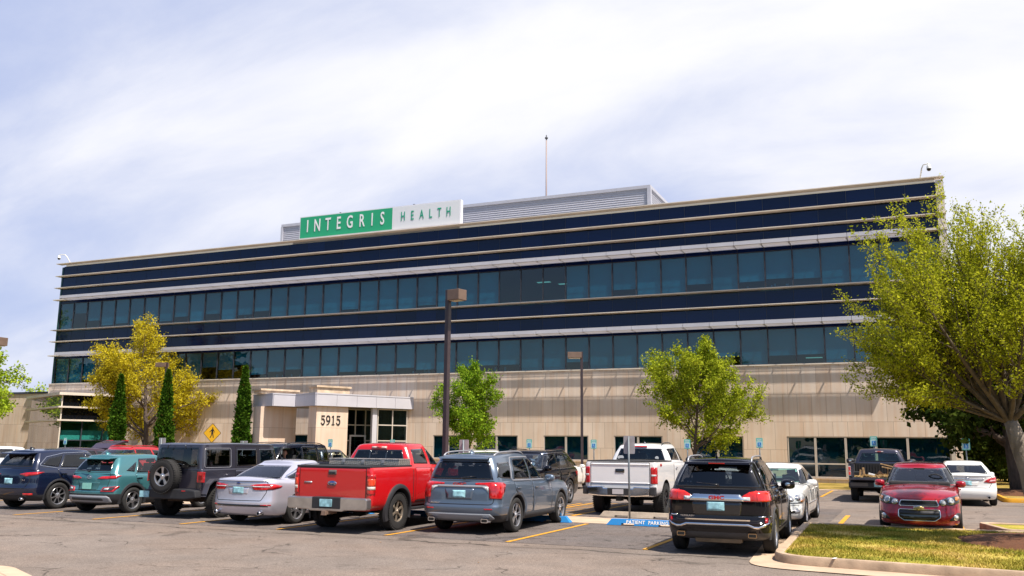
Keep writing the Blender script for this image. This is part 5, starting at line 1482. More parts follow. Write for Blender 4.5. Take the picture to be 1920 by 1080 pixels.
        def rim():
            b = MB(); h = w/2; fx = h*.78
            b.lathe([(rr*.99, -h*.8), (rr*.99, fx), (rr*.955, fx+.010), (rr*.92, fx+.004), (rr*.90, fx-.035), (rr*.88, -h*.2), (rr*.2, -h*.3), (0.001, -h*.3)], 'x', 44, mis=[0, 0, 0, 0, 1, 1, 1])
            hub = .075
            b.lathe([(hub, fx-.06), (hub, fx-.012), (hub*.8, fx-.002), (.034, fx), (.03, fx+.006), (0.001, fx+.007)], 'x', 20)
            wsp = {'spoke': .30, 'thin': .17, 'twin': .13, 'fat': .40}[style]
            n = spokes
            for k in range(n):
                for dl in ((-.13, .13) if style == 'twin' else (0,)):
                    a = 2*math.pi*k/n+.3+dl; ww0 = rr*wsp*.55; ww1 = rr*wsp*(.75 if style != 'fat' else .9)
                    pts = []
                    for rad, wd, xx in ((hub*.7, ww0, fx-.016), (rr*.5, ww0*.85, fx-.006), (rr*.93, ww1, fx-.002)):
                        for sg in (-1, 1):
                            ca, sa = math.cos(a), math.sin(a)
                            pts.append((xx, rad*ca-sg*wd*.5*sa, rad*sa+sg*wd*.5*ca))
                    bk = [(p[0]-.03, p[1], p[2]) for p in pts]
                    b.add(pts+bk, [(0, 1, 3, 2), (2, 3, 5, 4), (0, 2, 8, 6), (2, 4, 10, 8), (1, 7, 9, 3), (3, 9, 11, 5), (4, 5, 11, 10)])
            for k in range(5):
                a = 2*math.pi*k/5; b.lathe([(.009, fx-.016), (.009, fx-.004), (0.001, fx-.003)], 'x', 8, 1, center=(0, .055*math.cos(a), .055*math.sin(a)))
            return b.mesh('rim', [rimm, hubm or m_rimd], sharp=35, recalc=False)
        tm, rm = tyre(), rim(); out = []
        for y in (0, wb):
            for sg in (1, -1):
                e = bpy.data.objects.new('wheel', None); COL.objects.link(e); e.parent = s.root; e.empty_display_size = .1
                e.location = (sg*(x-w/2), y, r); e.rotation_euler = (0, 0, (0 if sg > 0 else math.pi)+(steer if y else 0))
                for nm, me in (('tyre', tm), ('rim', rm)):
                    q = bpy.data.objects.new(nm, me); COL.objects.link(q); q.parent = e
                    if nm == 'rim': q.rotation_euler = (random.uniform(0, 6.28), 0, 0)
                out.append(e)
        if spare:
            e = bpy.data.objects.new('spare_wheel', None); COL.objects.link(e); e.parent = s.root
            e.location = spare; e.rotation_euler = (0, 0, R(-90))
            for nm, me in (('tyre', tm), ('rim', rm)):
                q = bpy.data.objects.new(nm, me); COL.objects.link(q); q.parent = e
        return out
    def flare(s, y, r0, r1, off, mt, mir=False, z0=None, a0=-12, a1=192, ht=None):
        z0 = s.d['r'] if z0 is None else z0; n = 22
        A = [R(a0+(a1-a0)*k/n) for k in range(n+1)]
        poly = [(y+r1*math.cos(a), z0+r1*math.sin(a)) for a in A]+[(y+r0*math.cos(a), z0+r0*math.sin(a)) for a in A[::-1]]
        b = MB(); Wx = s.d['W']/2
        # a solid lip following the body side
        e1, e2, d = frame_of('R', mir)
        def hit(yy, zz):
            h, nn, *_ = s.bvh.ray_cast(Vector((d.x*4, yy, zz)), -d)
            x = abs(h.x) if h is not None and abs(h.x) > Wx-.30 else Wx-.04
            return x
        rows = []
        xo = [max(hit(y+r1*math.cos(a), z0+r1*math.sin(a)), Wx-.10) for a in A]
        xo = [sum(xo[max(0, i-2):i+3])/len(xo[max(0, i-2):i+3]) for i in range(len(xo))]
        for k, a in enumerate(A):
            c_, s_ = math.cos(a), math.sin(a); x = xo[k]; rm = (r0+r1)/2
            rows.append([(x-.02, r1*1.0), (x+off*.6, r1-.012), (x+off, rm), (x+off, r0+.01), (x+off-.01, r0), (x-.10, r0)])
            b.v += [(d.x*q, y+rad*c_, z0+rad*s_) for q, rad in rows[-1]]
        m_ = 6
        for k in range(n):
            for i in range(m_-1):
                f = [k*m_+i, k*m_+i+1, (k+1)*m_+i+1, (k+1)*m_+i]
                b.f.append(f if not mir else f[::-1]); b.m.append(0); b.sm.append(True)
        return b.build('wheel_arch', mt, s.root, sharp=40, recalc=True)
    def plate(s, x, z, view='B', w=.305, h=.152, off=.012, label=None):
        p_ = s.patch('licence_plate', soft([(x-w/2, z-h/2), (x+w/2, z-h/2), (x+w/2, z+h/2), (x-w/2, z+h/2)], .012), view, m_plate, off=off, rim=.012, step=.08)
        return p_
    def mirror_pair(s, y, z, x, mt, size=1.0, capm=None):
        for sg in (1, -1):
            b = MB(); rings = []; n = 14
            for t, sc in ((-.10, .35), (-.085, .78), (-.03, 1.0), (.045, .92), (.085, .55), (.10, .12)):
                rings.append([(sg*(x+.115*size+.125*size*sc*math.copysign(abs(math.cos(a))**.7, math.cos(a))), y+t*size*.9+.02, z+.085*size*sc*math.copysign(abs(math.sin(a))**.7, math.sin(a))) for a in [2*math.pi*k/n for k in range(n)]])
            for k in range(len(rings)-1):
                for i in range(n):
                    j = (i+1) % n; b.add([rings[k][i], rings[k][j], rings[k+1][j], rings[k+1][i]], [(0, 1, 2, 3)], 0, True)
            b.face(rings[0], 1); b.face(rings[-1], 0)
            b.box(min(sg*(x-.05), sg*(x+.06)), max(sg*(x-.05), sg*(x+.06)), y-.03, y+.05, z-.075*size, z-.03*size, 2)
            b.build('mirror', [mt, m_chrome, m_clad], s.root, merge=True, recalc=True, sharp=50)
    def seats(s, y1, y2, z0, w=.36, mt=None, hr=.22, y3=None, dash=None, wheel=True):
        mt = mt or m_cabin
        rows = [y1, y2]+([y3] if y3 else [])
        for i, y in enumerate(rows):
            for sg in (-1, 1):
                x = sg*w; b = MB()
                b.box(x-.23, x+.23, y-.1, y+.06, z0-.3, z0+.26); b.box(x-.12, x+.12, y-.13, y-.03, z0+.285, z0+.285+hr*.8)
                b.box(x-.03, x+.03, y-.10, y-.05, z0+.20, z0+.30); b.build('seat', mt, s.root, bevel=.045)
        if dash: s.box('dashboard', -.66, .66, dash-.28, dash+.05, z0-.1, z0+.06, mt, .045)
        if wheel and dash:
            b = MB(); n = 24; c = Vector((-w, dash-.38, z0+.06)); ax = Vector((0, -.9, .45)).normalized(); e1 = Vector((1, 0, 0)); e2 = ax.cross(e1)
            b.tube([c+(e1*math.cos(2*math.pi*k/n)+e2*math.sin(2*math.pi*k/n))*.185 for k in range(n+1)], .015, 6); b.tube([c-e1*.17, c+e1*.17], .018, 6); b.tube([c, c-ax*.2], .03, 6)
            b.build('steering_wheel', m_cabin, s.root)
    def rails(s, x, y0, y1, z, mt, h=.055, r=.016, zf=None):
        for sg in (1, -1):
            pts = []; n = 12
            for k in range(n+1):
                t = k/n; y = y0+(y1-y0)*t; q, nn, *_ = s.bvh.ray_cast(Vector((sg*x, y, 5)), Vector((0, 0, -1)))
                e = min(1, min(t, 1-t)*7); pts.append((sg*x, y, q.z-.004+h*math.sin(e*math.pi/2)))
            b = MB(); b.tube(pts, [r*.8]+[r]*(n-1)+[r*.8], 8); b.build('roof_rail', mt, s.root)
    def antenna(s, y, x=0.0, kind='fin', mt=None):
        q, nn, *_ = s.bvh.ray_cast(Vector((x, y, 5)), Vector((0, 0, -1)))
        b = MB()
        if kind == 'fin':
            b.add([(x-.03, y+.12, q.z-.004), (x+.03, y+.12, q.z-.004), (x+.03, y-.06, q.z-.01), (x-.03, y-.06, q.z-.01), (x-.006, y-.03, q.z+.065), (x+.006, y-.03, q.z+.065), (x, y-.07, q.z+.06)], [(0, 1, 5, 4), (1, 2, 6, 5), (2, 3, 6), (3, 0, 4, 6), (4, 5, 6)], 0, True)
        else:
            b.tube([(x, y+.02, q.z-.01), (x, y, q.z+.02), (x, y-.05, q.z+.06)], [.03, .022, .012], 8); b.tube([(x, y-.05, q.z+.05), (x, y-.05-.45*.35, q.z+.05+kind)], [.005, .003], 5)
        return b.build('antenna', mt or m_black, s.root)
    def box(s, name, x0, x1, y0, y1, z0, z1, mt, bevel=.01, parent=None):
        b = MB(); b.box(x0, x1, y0, y1, z0, z1); return b.build(name, mt, parent if parent is not None else s.root, bevel=bevel)
    def exhaust(s, x, y, z, r=.04, mt=None, rect=False):
        b = MB()
        if rect: b.prism(rrect(r*3.2, r*1.7, r*.35), y-.03, y+.16, 'y', mtx=Matrix.Translation((x, 0, z))); b.prism(rrect(r*2.7, r*1.2, r*.3), y-.032, y-.0301, 'y', 1, mtx=Matrix.Translation((x, 0, z)))
        else: b.lathe([(r*.82, .14), (r, .14), (r, -.03), (r*.82, -.03), (r*.78, .05), (0.001, .05)], 'y', 16, center=(x, y, z), mis=[0, 0, 0, 1, 1])
        return b.build('exhaust_tip', [mt or m_chrome, m_under], s.root, recalc=True)
    def text(s, body, x, y, z, size, mt, name='badge', view='B', sx=1.0, off=0.0, parent=None, ext=.003):
        rot = FACE_F if view == 'B' else Matrix(((-1, 0, 0, 0), (0, 0, 1, 0), (0, 1, 0, 0), (0, 0, 0, 1)))
        return text_mesh(body, name, mt, parent if parent is not None else s.root, Matrix.Translation((x, y, z)) @ rot, size, ext, sx, off)
    def surf(s, x, z, view='B', up=0.0):
        e1, e2, d = frame_of(view); h, nn, *_ = s.bvh.ray_cast(e1*x+e2*z+d*6, -d)
        return h+d*up if h is not None else None
    def place(s, x, y, rz):
        s.root.location = (x, y, .004); s.root.rotation_euler = (0, 0, rz)
def mirx(p): return [(-a, b) for a, b in p]
# ------------------------------------------------------------------ the vehicles
def uv(view, pts):
    e1, e2, d = frame_of(view)
    return [(x*e1.x+y*e1.y, z) for x, y, z in pts]
def side_open(polys): return [('R', p, False) for p in polys]+[('R', p, True) for p in polys]
LV_SUV = [(0, .36, .32, .17), (.06, .15, .13, .06), (.20, .03, .03, .02), (.38, .0, .0, .0), (.47, .03, .01, .0), (.76, .045, .035, .004), (.93, .07, .10, .028), (1, .11, .17, .07)]

def grey_suv():
    c = Car('suv', 'slate blue grey SUV seen from behind, right of the red pickup', 'SUV', 'cars parked in the near row')
    pt = paint('paint_slate', (.115, .155, .215), .5, .28)
    sw = [[(.98, 1.115), (2.00, 1.10), (1.42, 1.535), (.98, 1.565)], [(-.02, 1.13), (.92, 1.115), (.92, 1.565), (.20, 1.555)], [(-.76, 1.17), (-.16, 1.14), (-.02, 1.50), (-.60, 1.48)]]
    rw = [(-.73, 1.13), (.73, 1.13), (.60, 1.50), (-.60, 1.50)]; fw_ = [(-.70, 1.10), (.70, 1.10), (.60, 1.56), (-.60, 1.56)]
    c.body(dict(wb=2.857, ro=1.02, fo=.98, W=1.916, r=.368, ra=.435, gc=.23, paint=pt, clad=.40, belt=[('r', 1.09), (-.4, 1.10), (1.0, 1.07), (2.1, 1.06), (2.5, 1.05), (3.3, .99), (3.84, .86)], lv=LV_SUV, yrb=-.90, ycowl=2.28,
        green=dict(roof=[(-.80, 1.575), (-.1, 1.625), (.7, 1.64), (1.5, 1.59)], yrt=-.74, yft=1.40, wt=.665), open=side_open(sw)+[('B', rw, False), ('F', fw_, False)]))
    for p in sw: [c.glass('side_window', p, 'R', m_tint, mir=q) for q in (False, True)]
    c.glass('rear_window', rw, 'B', m_tint); c.glass('windshield', fw_, 'F', m_cglass)
    tr_ = [(-.80, 1.13), (-.12, 1.10), (2.10, 1.08), (2.10, 1.105)]
    ol = soft([(-.14, 1.105), (2.06, 1.075), (1.44, 1.575), (.98, 1.60), (.12, 1.59), (-.02, 1.40)], .05)
    for q in (False, True): c.patch('window_trim', grow(ol, .012), 'R', m_satin, off=.007, rim=.006, hole=grow(ol, -.012), mir=q, step=.1, grid=False)
    for q in (False, True):
        c.door([(.95, .34), (2.14, .34), (2.20, .62), (2.10, 1.05), (.95, 1.06)], mir=q, handle=(1.10, .93), hm=pt); c.door([(.40, .34), (.92, .34), (.92, 1.06), (-.10, 1.08), (-.06, .90), (.30, .62)], mir=q, handle=(.08, .94))
        c.flare(0, .425, .475, .018, m_clad, q); c.flare(2.857, .425, .475, .018, m_clad, q)
        c.patch('sill_strip', [(.48, .29), (2.38, .29), (2.38, .40), (.48, .40)], 'R', m_clad, off=.015, mir=q)
    # tailgate
    tg = soft([(-.78, .62), (.78, .62), (.80, 1.10), (-.80, 1.10)], .10); c.seam(tg, 'B', r=0, w=.012, name='tailgate')
    c.patch('bumper_trim', soft([(-.80, .335), (-.72, .43), (.72, .43), (.80, .335), (.62, .28), (-.62, .28)], .03), 'B', mat('skid_silver', (.30, .31, .34), .45, metal=.3), off=.018, step=.08)
    for v in (35,):
        tl = uv(('B', v), [(.40, -1.0, 1.055), (.78, -.95, 1.075), (.93, -.72, 1.07), (.945, -.62, 1.02), (.93, -.70, .86), (.90, -.78, .735), (.71, -.97, .745), (.705, -.97, .93), (.64, -.98, 1.00), (.42, -1.0, 1.015)])
        for q in (False, True):
            t_ = c.patch('tail_light', soft(tl, .02), ('B', v), m_red, off=.012, mir=q, step=.05)
            c.patch('reversing_lamp', uv(('B', v), [(.55, -1.0, .985), (.695, -.97, .99), (.69, -.97, .86), (.64, -.98, .93)]), ('B', v), m_clear, off=.014, mir=q, step=.05, parent=t_)
    c.patch('chrome_bar', soft([(-.55, .965), (.55, .965), (.66, 1.005), (.45, 1.012), (-.45, 1.012), (-.66, 1.005)], .01), 'B', m_satin, off=.014, step=.08)
    c.patch('plate_recess', soft([(-.30, .72), (.30, .72), (.34, .945), (-.34, .945)], .03), 'B', pt, off=.003)
    c.plate(0, .83)
    for x in (-.68, .68): c.patch('reflector', soft([(x-.09, .515), (x+.09, .515), (x+.09, .54), (x-.09, .54)], .01), 'B', m_red, off=.006)
    for x in (-.62, .62): c.exhaust(x, -1.0, .295, .048, rect=True)
    q = c.surf(0, 1.035, 'B', .012); c.text('GMC', q.x, q.y, q.z-.015, .105, m_red, sx=1.35, off=.004)
    q = c.surf(-.55, .64, 'B', .004); c.text('ACADIA', q.x, q.y, q.z, .045, m_chrome, sx=1.5)
    b = MB(); b.tube([(.02, -.965, 1.15), (.12, -.95, 1.18), (.34, -.92, 1.20)], [.018, .012, .006], 6); b.build('wiper', m_black, c.root)
    sp = [(-.62, 1.50), (.62, 1.50), (.60, 1.60), (-.60, 1.60)]
    b = MB(); b.prism([(-.835, 1.555), (-.66, 1.57), (-.55, 1.625), (-.80, 1.592)], -.585, .585, 'x'); b.build('spoiler', pt, c.root, bevel=.012, recalc=True)
    c.rails(.60, -.55, 1.15, 1.7, m_satin, .05); c.antenna(-.35, kind='fin', mt=pt)
    c.mirror_pair(1.92, 1.10, .86, pt, 1.0)
    c.seats(1.15, .25, 1.12, dash=2.15)
    c.wheels(.368, .255, .235, .945, 5, style='twin', hubm=m_rimd)
    # nose
    for q in (False, True): c.patch('headlight', soft(uv(('F', 35), [(.52, 3.80, .80), (.90, 3.5, .88), (.93, 3.4, .82), (.6, 3.78, .70)]), .02), ('F', 35), m_clear, off=.008, mir=q)
    c.patch('grille', soft([(-.48, .52), (.48, .52), (.44, .78), (-.44, .78)], .05), 'F', m_black, off=.008)
    return c

def black_suv():
    c = Car('suv', 'black SUV with wide red tail lights beside the grass island, seen from behind', 'SUV', 'cars parked in the near row')
    pt = paint('paint_black', (.003, .003, .006), .0, .12, coat=.55)
    pt.node_tree.nodes['Principled BSDF'].inputs['Specular IOR Level'].default_value = .2
    sw = [[(1.02, 1.14), (2.02, 1.12), (1.50, 1.50), (1.02, 1.535)], [(.05, 1.17), (.96, 1.14), (.96, 1.535), (.10, 1.525)], [(-.62, 1.20), (-.06, 1.18), (.0, 1.51), (-.48, 1.48)]]
    rw = [(-.75, 1.155), (.75, 1.155), (.585, 1.545), (-.585, 1.545)]; fw_ = [(-.70, 1.10), (.70, 1.10), (.58, 1.53), (-.58, 1.53)]
    c.body(dict(wb=2.857, ro=.92, fo=.93, W=1.85, r=.355, ra=.42, gc=.25, paint=pt, clad=.42, cladm=mat('grey_cladding', (.05, .05, .055), .55, var=.15), belt=[('r', 1.12), (-.4, 1.13), (1.0, 1.10), (2.1, 1.08), (2.5, 1.07), (3.3, 1.02), (3.79, .90)], lv=[(0, .30, .32, .17), (.06, .10, .13, .06), (.17, .02, .03, .02), (.36, .0, .0, .0), (.42, .055, .01, .0), (.74, .06, .035, .004), (.93, .075, .10, .028), (1, .105, .17, .07)], yrb=-.80, ycowl=2.30,
        green=dict(roof=[(-.62, 1.575), (-.1, 1.60), (.7, 1.605), (1.5, 1.555)], yrt=-.55, yft=1.45, wt=.635), open=side_open(sw)+[('B', rw, False), ('F', fw_, False)]))
    for p in sw: [c.glass('side_window', p, 'R', m_tint, mir=q) for q in (False, True)]
    c.glass('rear_window', rw, 'B', m_tint); c.glass('windshield', fw_, 'F', m_cglass)
    for q in (False, True):
        c.door([(.99, .38), (2.14, .38), (2.20, .62), (2.10, 1.06), (.99, 1.09)], mir=q, handle=(1.14, .97), hm=m_chrome); c.door([(.42, .38), (.96, .38), (.96, 1.09), (.0, 1.12), (.0, .92), (.30, .62)], mir=q, handle=(.14, .99), hm=m_chrome)
        c.flare(0, .41, .455, .014, MATS['grey_cladding'], q); c.flare(2.857, .41, .455, .014, MATS['grey_cladding'], q)
    c.seam([(-.72, .60), (.72, .60), (.82, .80), (.82, 1.14), (-.82, 1.14), (-.82, .80)], 'B', r=.08, w=.010)
    v = 30
    tl = uv(('B', v), [(.44, -.9, .985), (.50, -.9, 1.03), (.60, -.88, 1.085), (.74, -.84, 1.10), (.86, -.74, 1.10), (.895, -.52, 1.09), (.90, -.48, .93), (.88, -.70, .925), (.44, -.9, .925)])
    for q in (False, True):
        t_ = c.patch('tail_light', soft(tl, .012), ('B', v), m_redb, off=.014, mir=q, step=.05)
        c.patch('reversing_lamp', soft(uv(('B', v), [(.45, -.9, .935), (.60, -.88, .935), (.60, -.88, 1.0), (.48, -.9, 1.0)]), .01), ('B', v), m_clear, off=.017, mir=q, step=.05, parent=t_)
        l3 = uv(('B', v), [(.70, -.85, .92), (.715, -.85, .92), (.715, -.85, 1.11), (.70, -.85, 1.11)])
        c.patch('lamp_divider', l3, ('B', v), m_red, off=.016, mir=q, step=.05, parent=t_)
    c.patch('chrome_bar', soft([(-.46, .925), (.46, .925), (.47, .965), (.40, 1.04), (-.40, 1.04), (-.47, .965)], .012), 'B', m_chrome, off=.018, step=.08)
    c.patch('plate_recess', soft([(-.40, .68), (.40, .68), (.44, .92), (-.44, .92)], .05), 'B', m_black, off=.002)
    c.plate(-.02, .835)
    q = c.surf(0, .98, 'B', .020); c.text('GMC', q.x, q.y, q.z, .085, m_red, sx=1.45, off=.004)
    q = c.surf(-.52, .66, 'B', .006); c.text('TERRAIN', q.x, q.y, q.z, .045, m_chrome, sx=1.4)
    # chrome outlined rear bumper
    top = [(-.90, .73), (-.885, .60), (-.70, .535), (-.62, .535), (-.53, .575), (.53, .575), (.62, .535), (.70, .535), (.885, .60), (.90, .73)]
    lowr = [(.865, .73), (.85, .63), (.71, .573), (.635, .573), (.535, .61), (-.535, .61), (-.635, .573), (-.71, .573), (-.85, .63), (-.865, .73)]
    c.patch('bumper_trim', [(x, z-.06) for x, z in top+lowr], 'B', m_chrome, off=.016, step=.07, grid=False)
    for sg in (-1, 1):
        c.patch('bumper_trim', [(sg*.70, .66), (sg*.885, .66), (sg*.885, .685), (sg*.70, .68)], 'B', m_chrome, off=.016, step=.07, grid=False)
        c.patch('reflector', [(sg*.80, .54), (sg*.845, .55), (sg*.845, .655), (sg*.80, .655)], 'B', m_red, off=.01)
    c.patch('step_pad', [(-.56, .585), (.56, .585), (.56, .612), (-.56, .612)], 'B', mat('scuffed_tan', (.24, .18, .13), .7), off=.012)
    for x in (-.62, .60): c.exhaust(x, -.90, .36, .045, mat('exhaust_bronze', (.55, .36, .2), .25, metal=1.0), rect=True)
    c.box('muffler', -.42, .40, -.72, -.50, .20, .33, mat('muffler_steel', (.22, .17, .12), .6, metal=.4, var=.3), .05)
    b = MB(); b.tube([(.05, -.86, 1.20), (-.06, -.845, 1.215), (-.34, -.835, 1.235)], [.022, .012, .007], 6); b.build('wiper', m_black, c.root)
    b = MB(); b.prism([(-.735, 1.548), (-.50, 1.56), (-.40, 1.605), (-.69, 1.592)], -.575, .575, 'x'); sp_ = b.build('spoiler', pt, c.root, bevel=.014, recalc=True)
    b = MB(); b.box(-.14, .14, -.742, -.715, 1.560, 1.578); b.build('brake_light', m_red, sp_)
    c.rails(.565, -.45, 1.2, 1.7, m_satin, .055); c.antenna(-.30, x=-.06, kind=.26)
    c.mirror_pair(1.95, 1.135, .845, pt, 1.12)
    c.seats(1.15, .22, 1.15, dash=2.2)
    c.wheels(.355, .24, .228, .915, 5, style='twin', hubm=m_rimd)
    for q in (False, True): c.patch('headlight', soft(uv(('F', 35), [(.52, 3.7, .82), (.88, 3.4, .90), (.9, 3.3, .84), (.6, 3.7, .70)]), .02), ('F', 35), m_clear, off=.008, mir=q)
    c.patch('grille', soft([(-.48, .55), (.48, .55), (.44, .82), (-.44, .82)], .05), 'F', m_black, off=.008)
    return c
def sedan_silver():
    c = Car('sedan', 'silver sedan seen from behind between the dark off roader and the red pickup', 'sedan', 'cars parked in the near row')
    pt = paint('paint_silver', (.60, .59, .68), .5, .28)
    sw = [[(1.05, 1.01), (2.00, .985), (1.40, 1.325), (1.05, 1.35)], [(.10, 1.03), (1.0, 1.01), (1.0, 1.35), (.52, 1.325)], [(-.30, 1.055), (.05, 1.035), (.45, 1.30)]]
    rw = [(-.66, 1.045), (.66, 1.045), (.50, 1.325), (-.50, 1.325)]; fw_ = [(-.68, .99), (.68, .99), (.53, 1.33), (-.53, 1.33)]
    c.body(dict(wb=2.85, ro=1.06, fo=.96, W=1.852, r=.335, ra=.385, gc=.20, paint=pt, clad=.20, belt=[('r', 1.015), (-.85, 1.04), (-.4, 1.02), (.6, .985), (1.8, .965), (2.3, .955), (3.2, .86), (3.81, .70)], lv=[(0, .30, .30, .17), (.05, .10, .12, .06), (.20, .02, .02, .02), (.36, .0, .0, .0), (.50, .015, .01, .0), (.80, .03, .035, .004), (.93, .035, .09, .028), (1, .05, .17, .07)], rr=.30, br=.14, yrb=-.52, ycowl=2.20,
        green=dict(roof=[(.20, 1.355), (.6, 1.40), (1.0, 1.405), (1.5, 1.36)], yrt=.30, yft=1.38, wt=.575, rr=.25, bulge_y=.03), open=side_open(sw)+[('B', rw, False), ('F', fw_, False)]))
    for p in sw: [c.glass('side_window', p, 'R', m_tint, mir=q) for q in (False, True)]
    c.glass('rear_window', rw, 'B', m_tint); c.glass('windshield', fw_, 'F', m_cglass)
    ol = soft([(-.34, 1.045), (.5, 1.005), (2.06, .965), (1.42, 1.35), (1.0, 1.378), (.48, 1.352)], .04)
    for q in (False, True):
        c.patch('window_trim', grow(ol, .012), 'R', m_chrome, off=.006, rim=.006, hole=grow(ol, -.006), mir=q, step=.1, grid=False)
        c.door([(1.02, .26), (2.10, .26), (2.15, .60), (2.05, .94), (1.02, .97)], mir=q, handle=(1.16, .84)); c.door([(.42, .26), (.99, .26), (.99, .97), (.0, 1.0), (.05, .80), (.30, .52)], mir=q, handle=(.18, .86))
    c.seam([(-.62, .56), (.62, .56), (.72, .74), (.74, .985), (-.74, .985), (-.72, .74)], 'B', r=.06, w=.012)
    v = 35
    tl = uv(('B', v), [(.34, -1.05, .895), (.50, -1.03, .925), (.70, -.97, .94), (.86, -.80, .925), (.915, -.60, .885), (.90, -.66, .85), (.84, -.85, .805), (.62, -.99, .79), (.44, -1.04, .80), (.40, -1.04, .855)])
    for q in (False, True):
        t_ = c.patch('tail_light', soft(tl, .012), ('B', v), m_red, off=.012, mir=q, step=.05)
        c.patch('reversing_lamp', uv(('B', v), [(.40, -1.04, .86), (.80, -.90, .862), (.80, -.90, .878), (.40, -1.04, .885)]), ('B', v), m_clear, off=.016, mir=q, step=.05, parent=t_)
    c.patch('chrome_bar', [(-.42, .868), (.42, .868), (.42, .893), (-.42, .893)], 'B', m_chrome, off=.012)
    c.patch('plate_recess', soft([(-.27, .70), (.27, .70), (.30, .86), (-.30, .86)], .03), 'B', pt, off=.002); c.plate(0, .785)
    q = c.surf(0, .945, 'B', .004)
    c.patch('badge', [(.065*math.cos(a), .945+.026*math.sin(a)) for a in [2*math.pi*k/20 for k in range(20)]], 'B', m_chrome, off=.006)
    c.patch('badge', [(.056*math.cos(a), .945+.019*math.sin(a)) for a in [2*math.pi*k/20 for k in range(20)]], 'B', mat('badge_blue', (.01, .03, .15), .2, coat=1), off=.009)
    c.patch('bumper_trim', soft([(-.80, .425), (.80, .425), (.70, .475), (-.70, .475)], .02), 'B', m_black, off=.006)
    for x in (-.72, .72): c.patch('reflector', [(x-.10, .452), (x+.10, .452), (x+.10, .475), (x-.10, .475)], 'B', m_red, off=.009)
    c.exhaust(.62, -1.03, .285, .042); c.exhaust(-.62, -1.03, .285, .042)
    c.patch('trunk_lip', [(-.70, .985), (.70, .985), (.68, 1.012), (-.68, 1.012)], 'B', pt, off=.018)
    c.antenna(.50, kind=.28); c.mirror_pair(1.92, .99, .845, pt, .9); c.seats(1.2, .45, .86, dash=2.15)
    c.wheels(.335, .235, .225, .915, 5, style='twin', hubm=m_rimd)
    return c

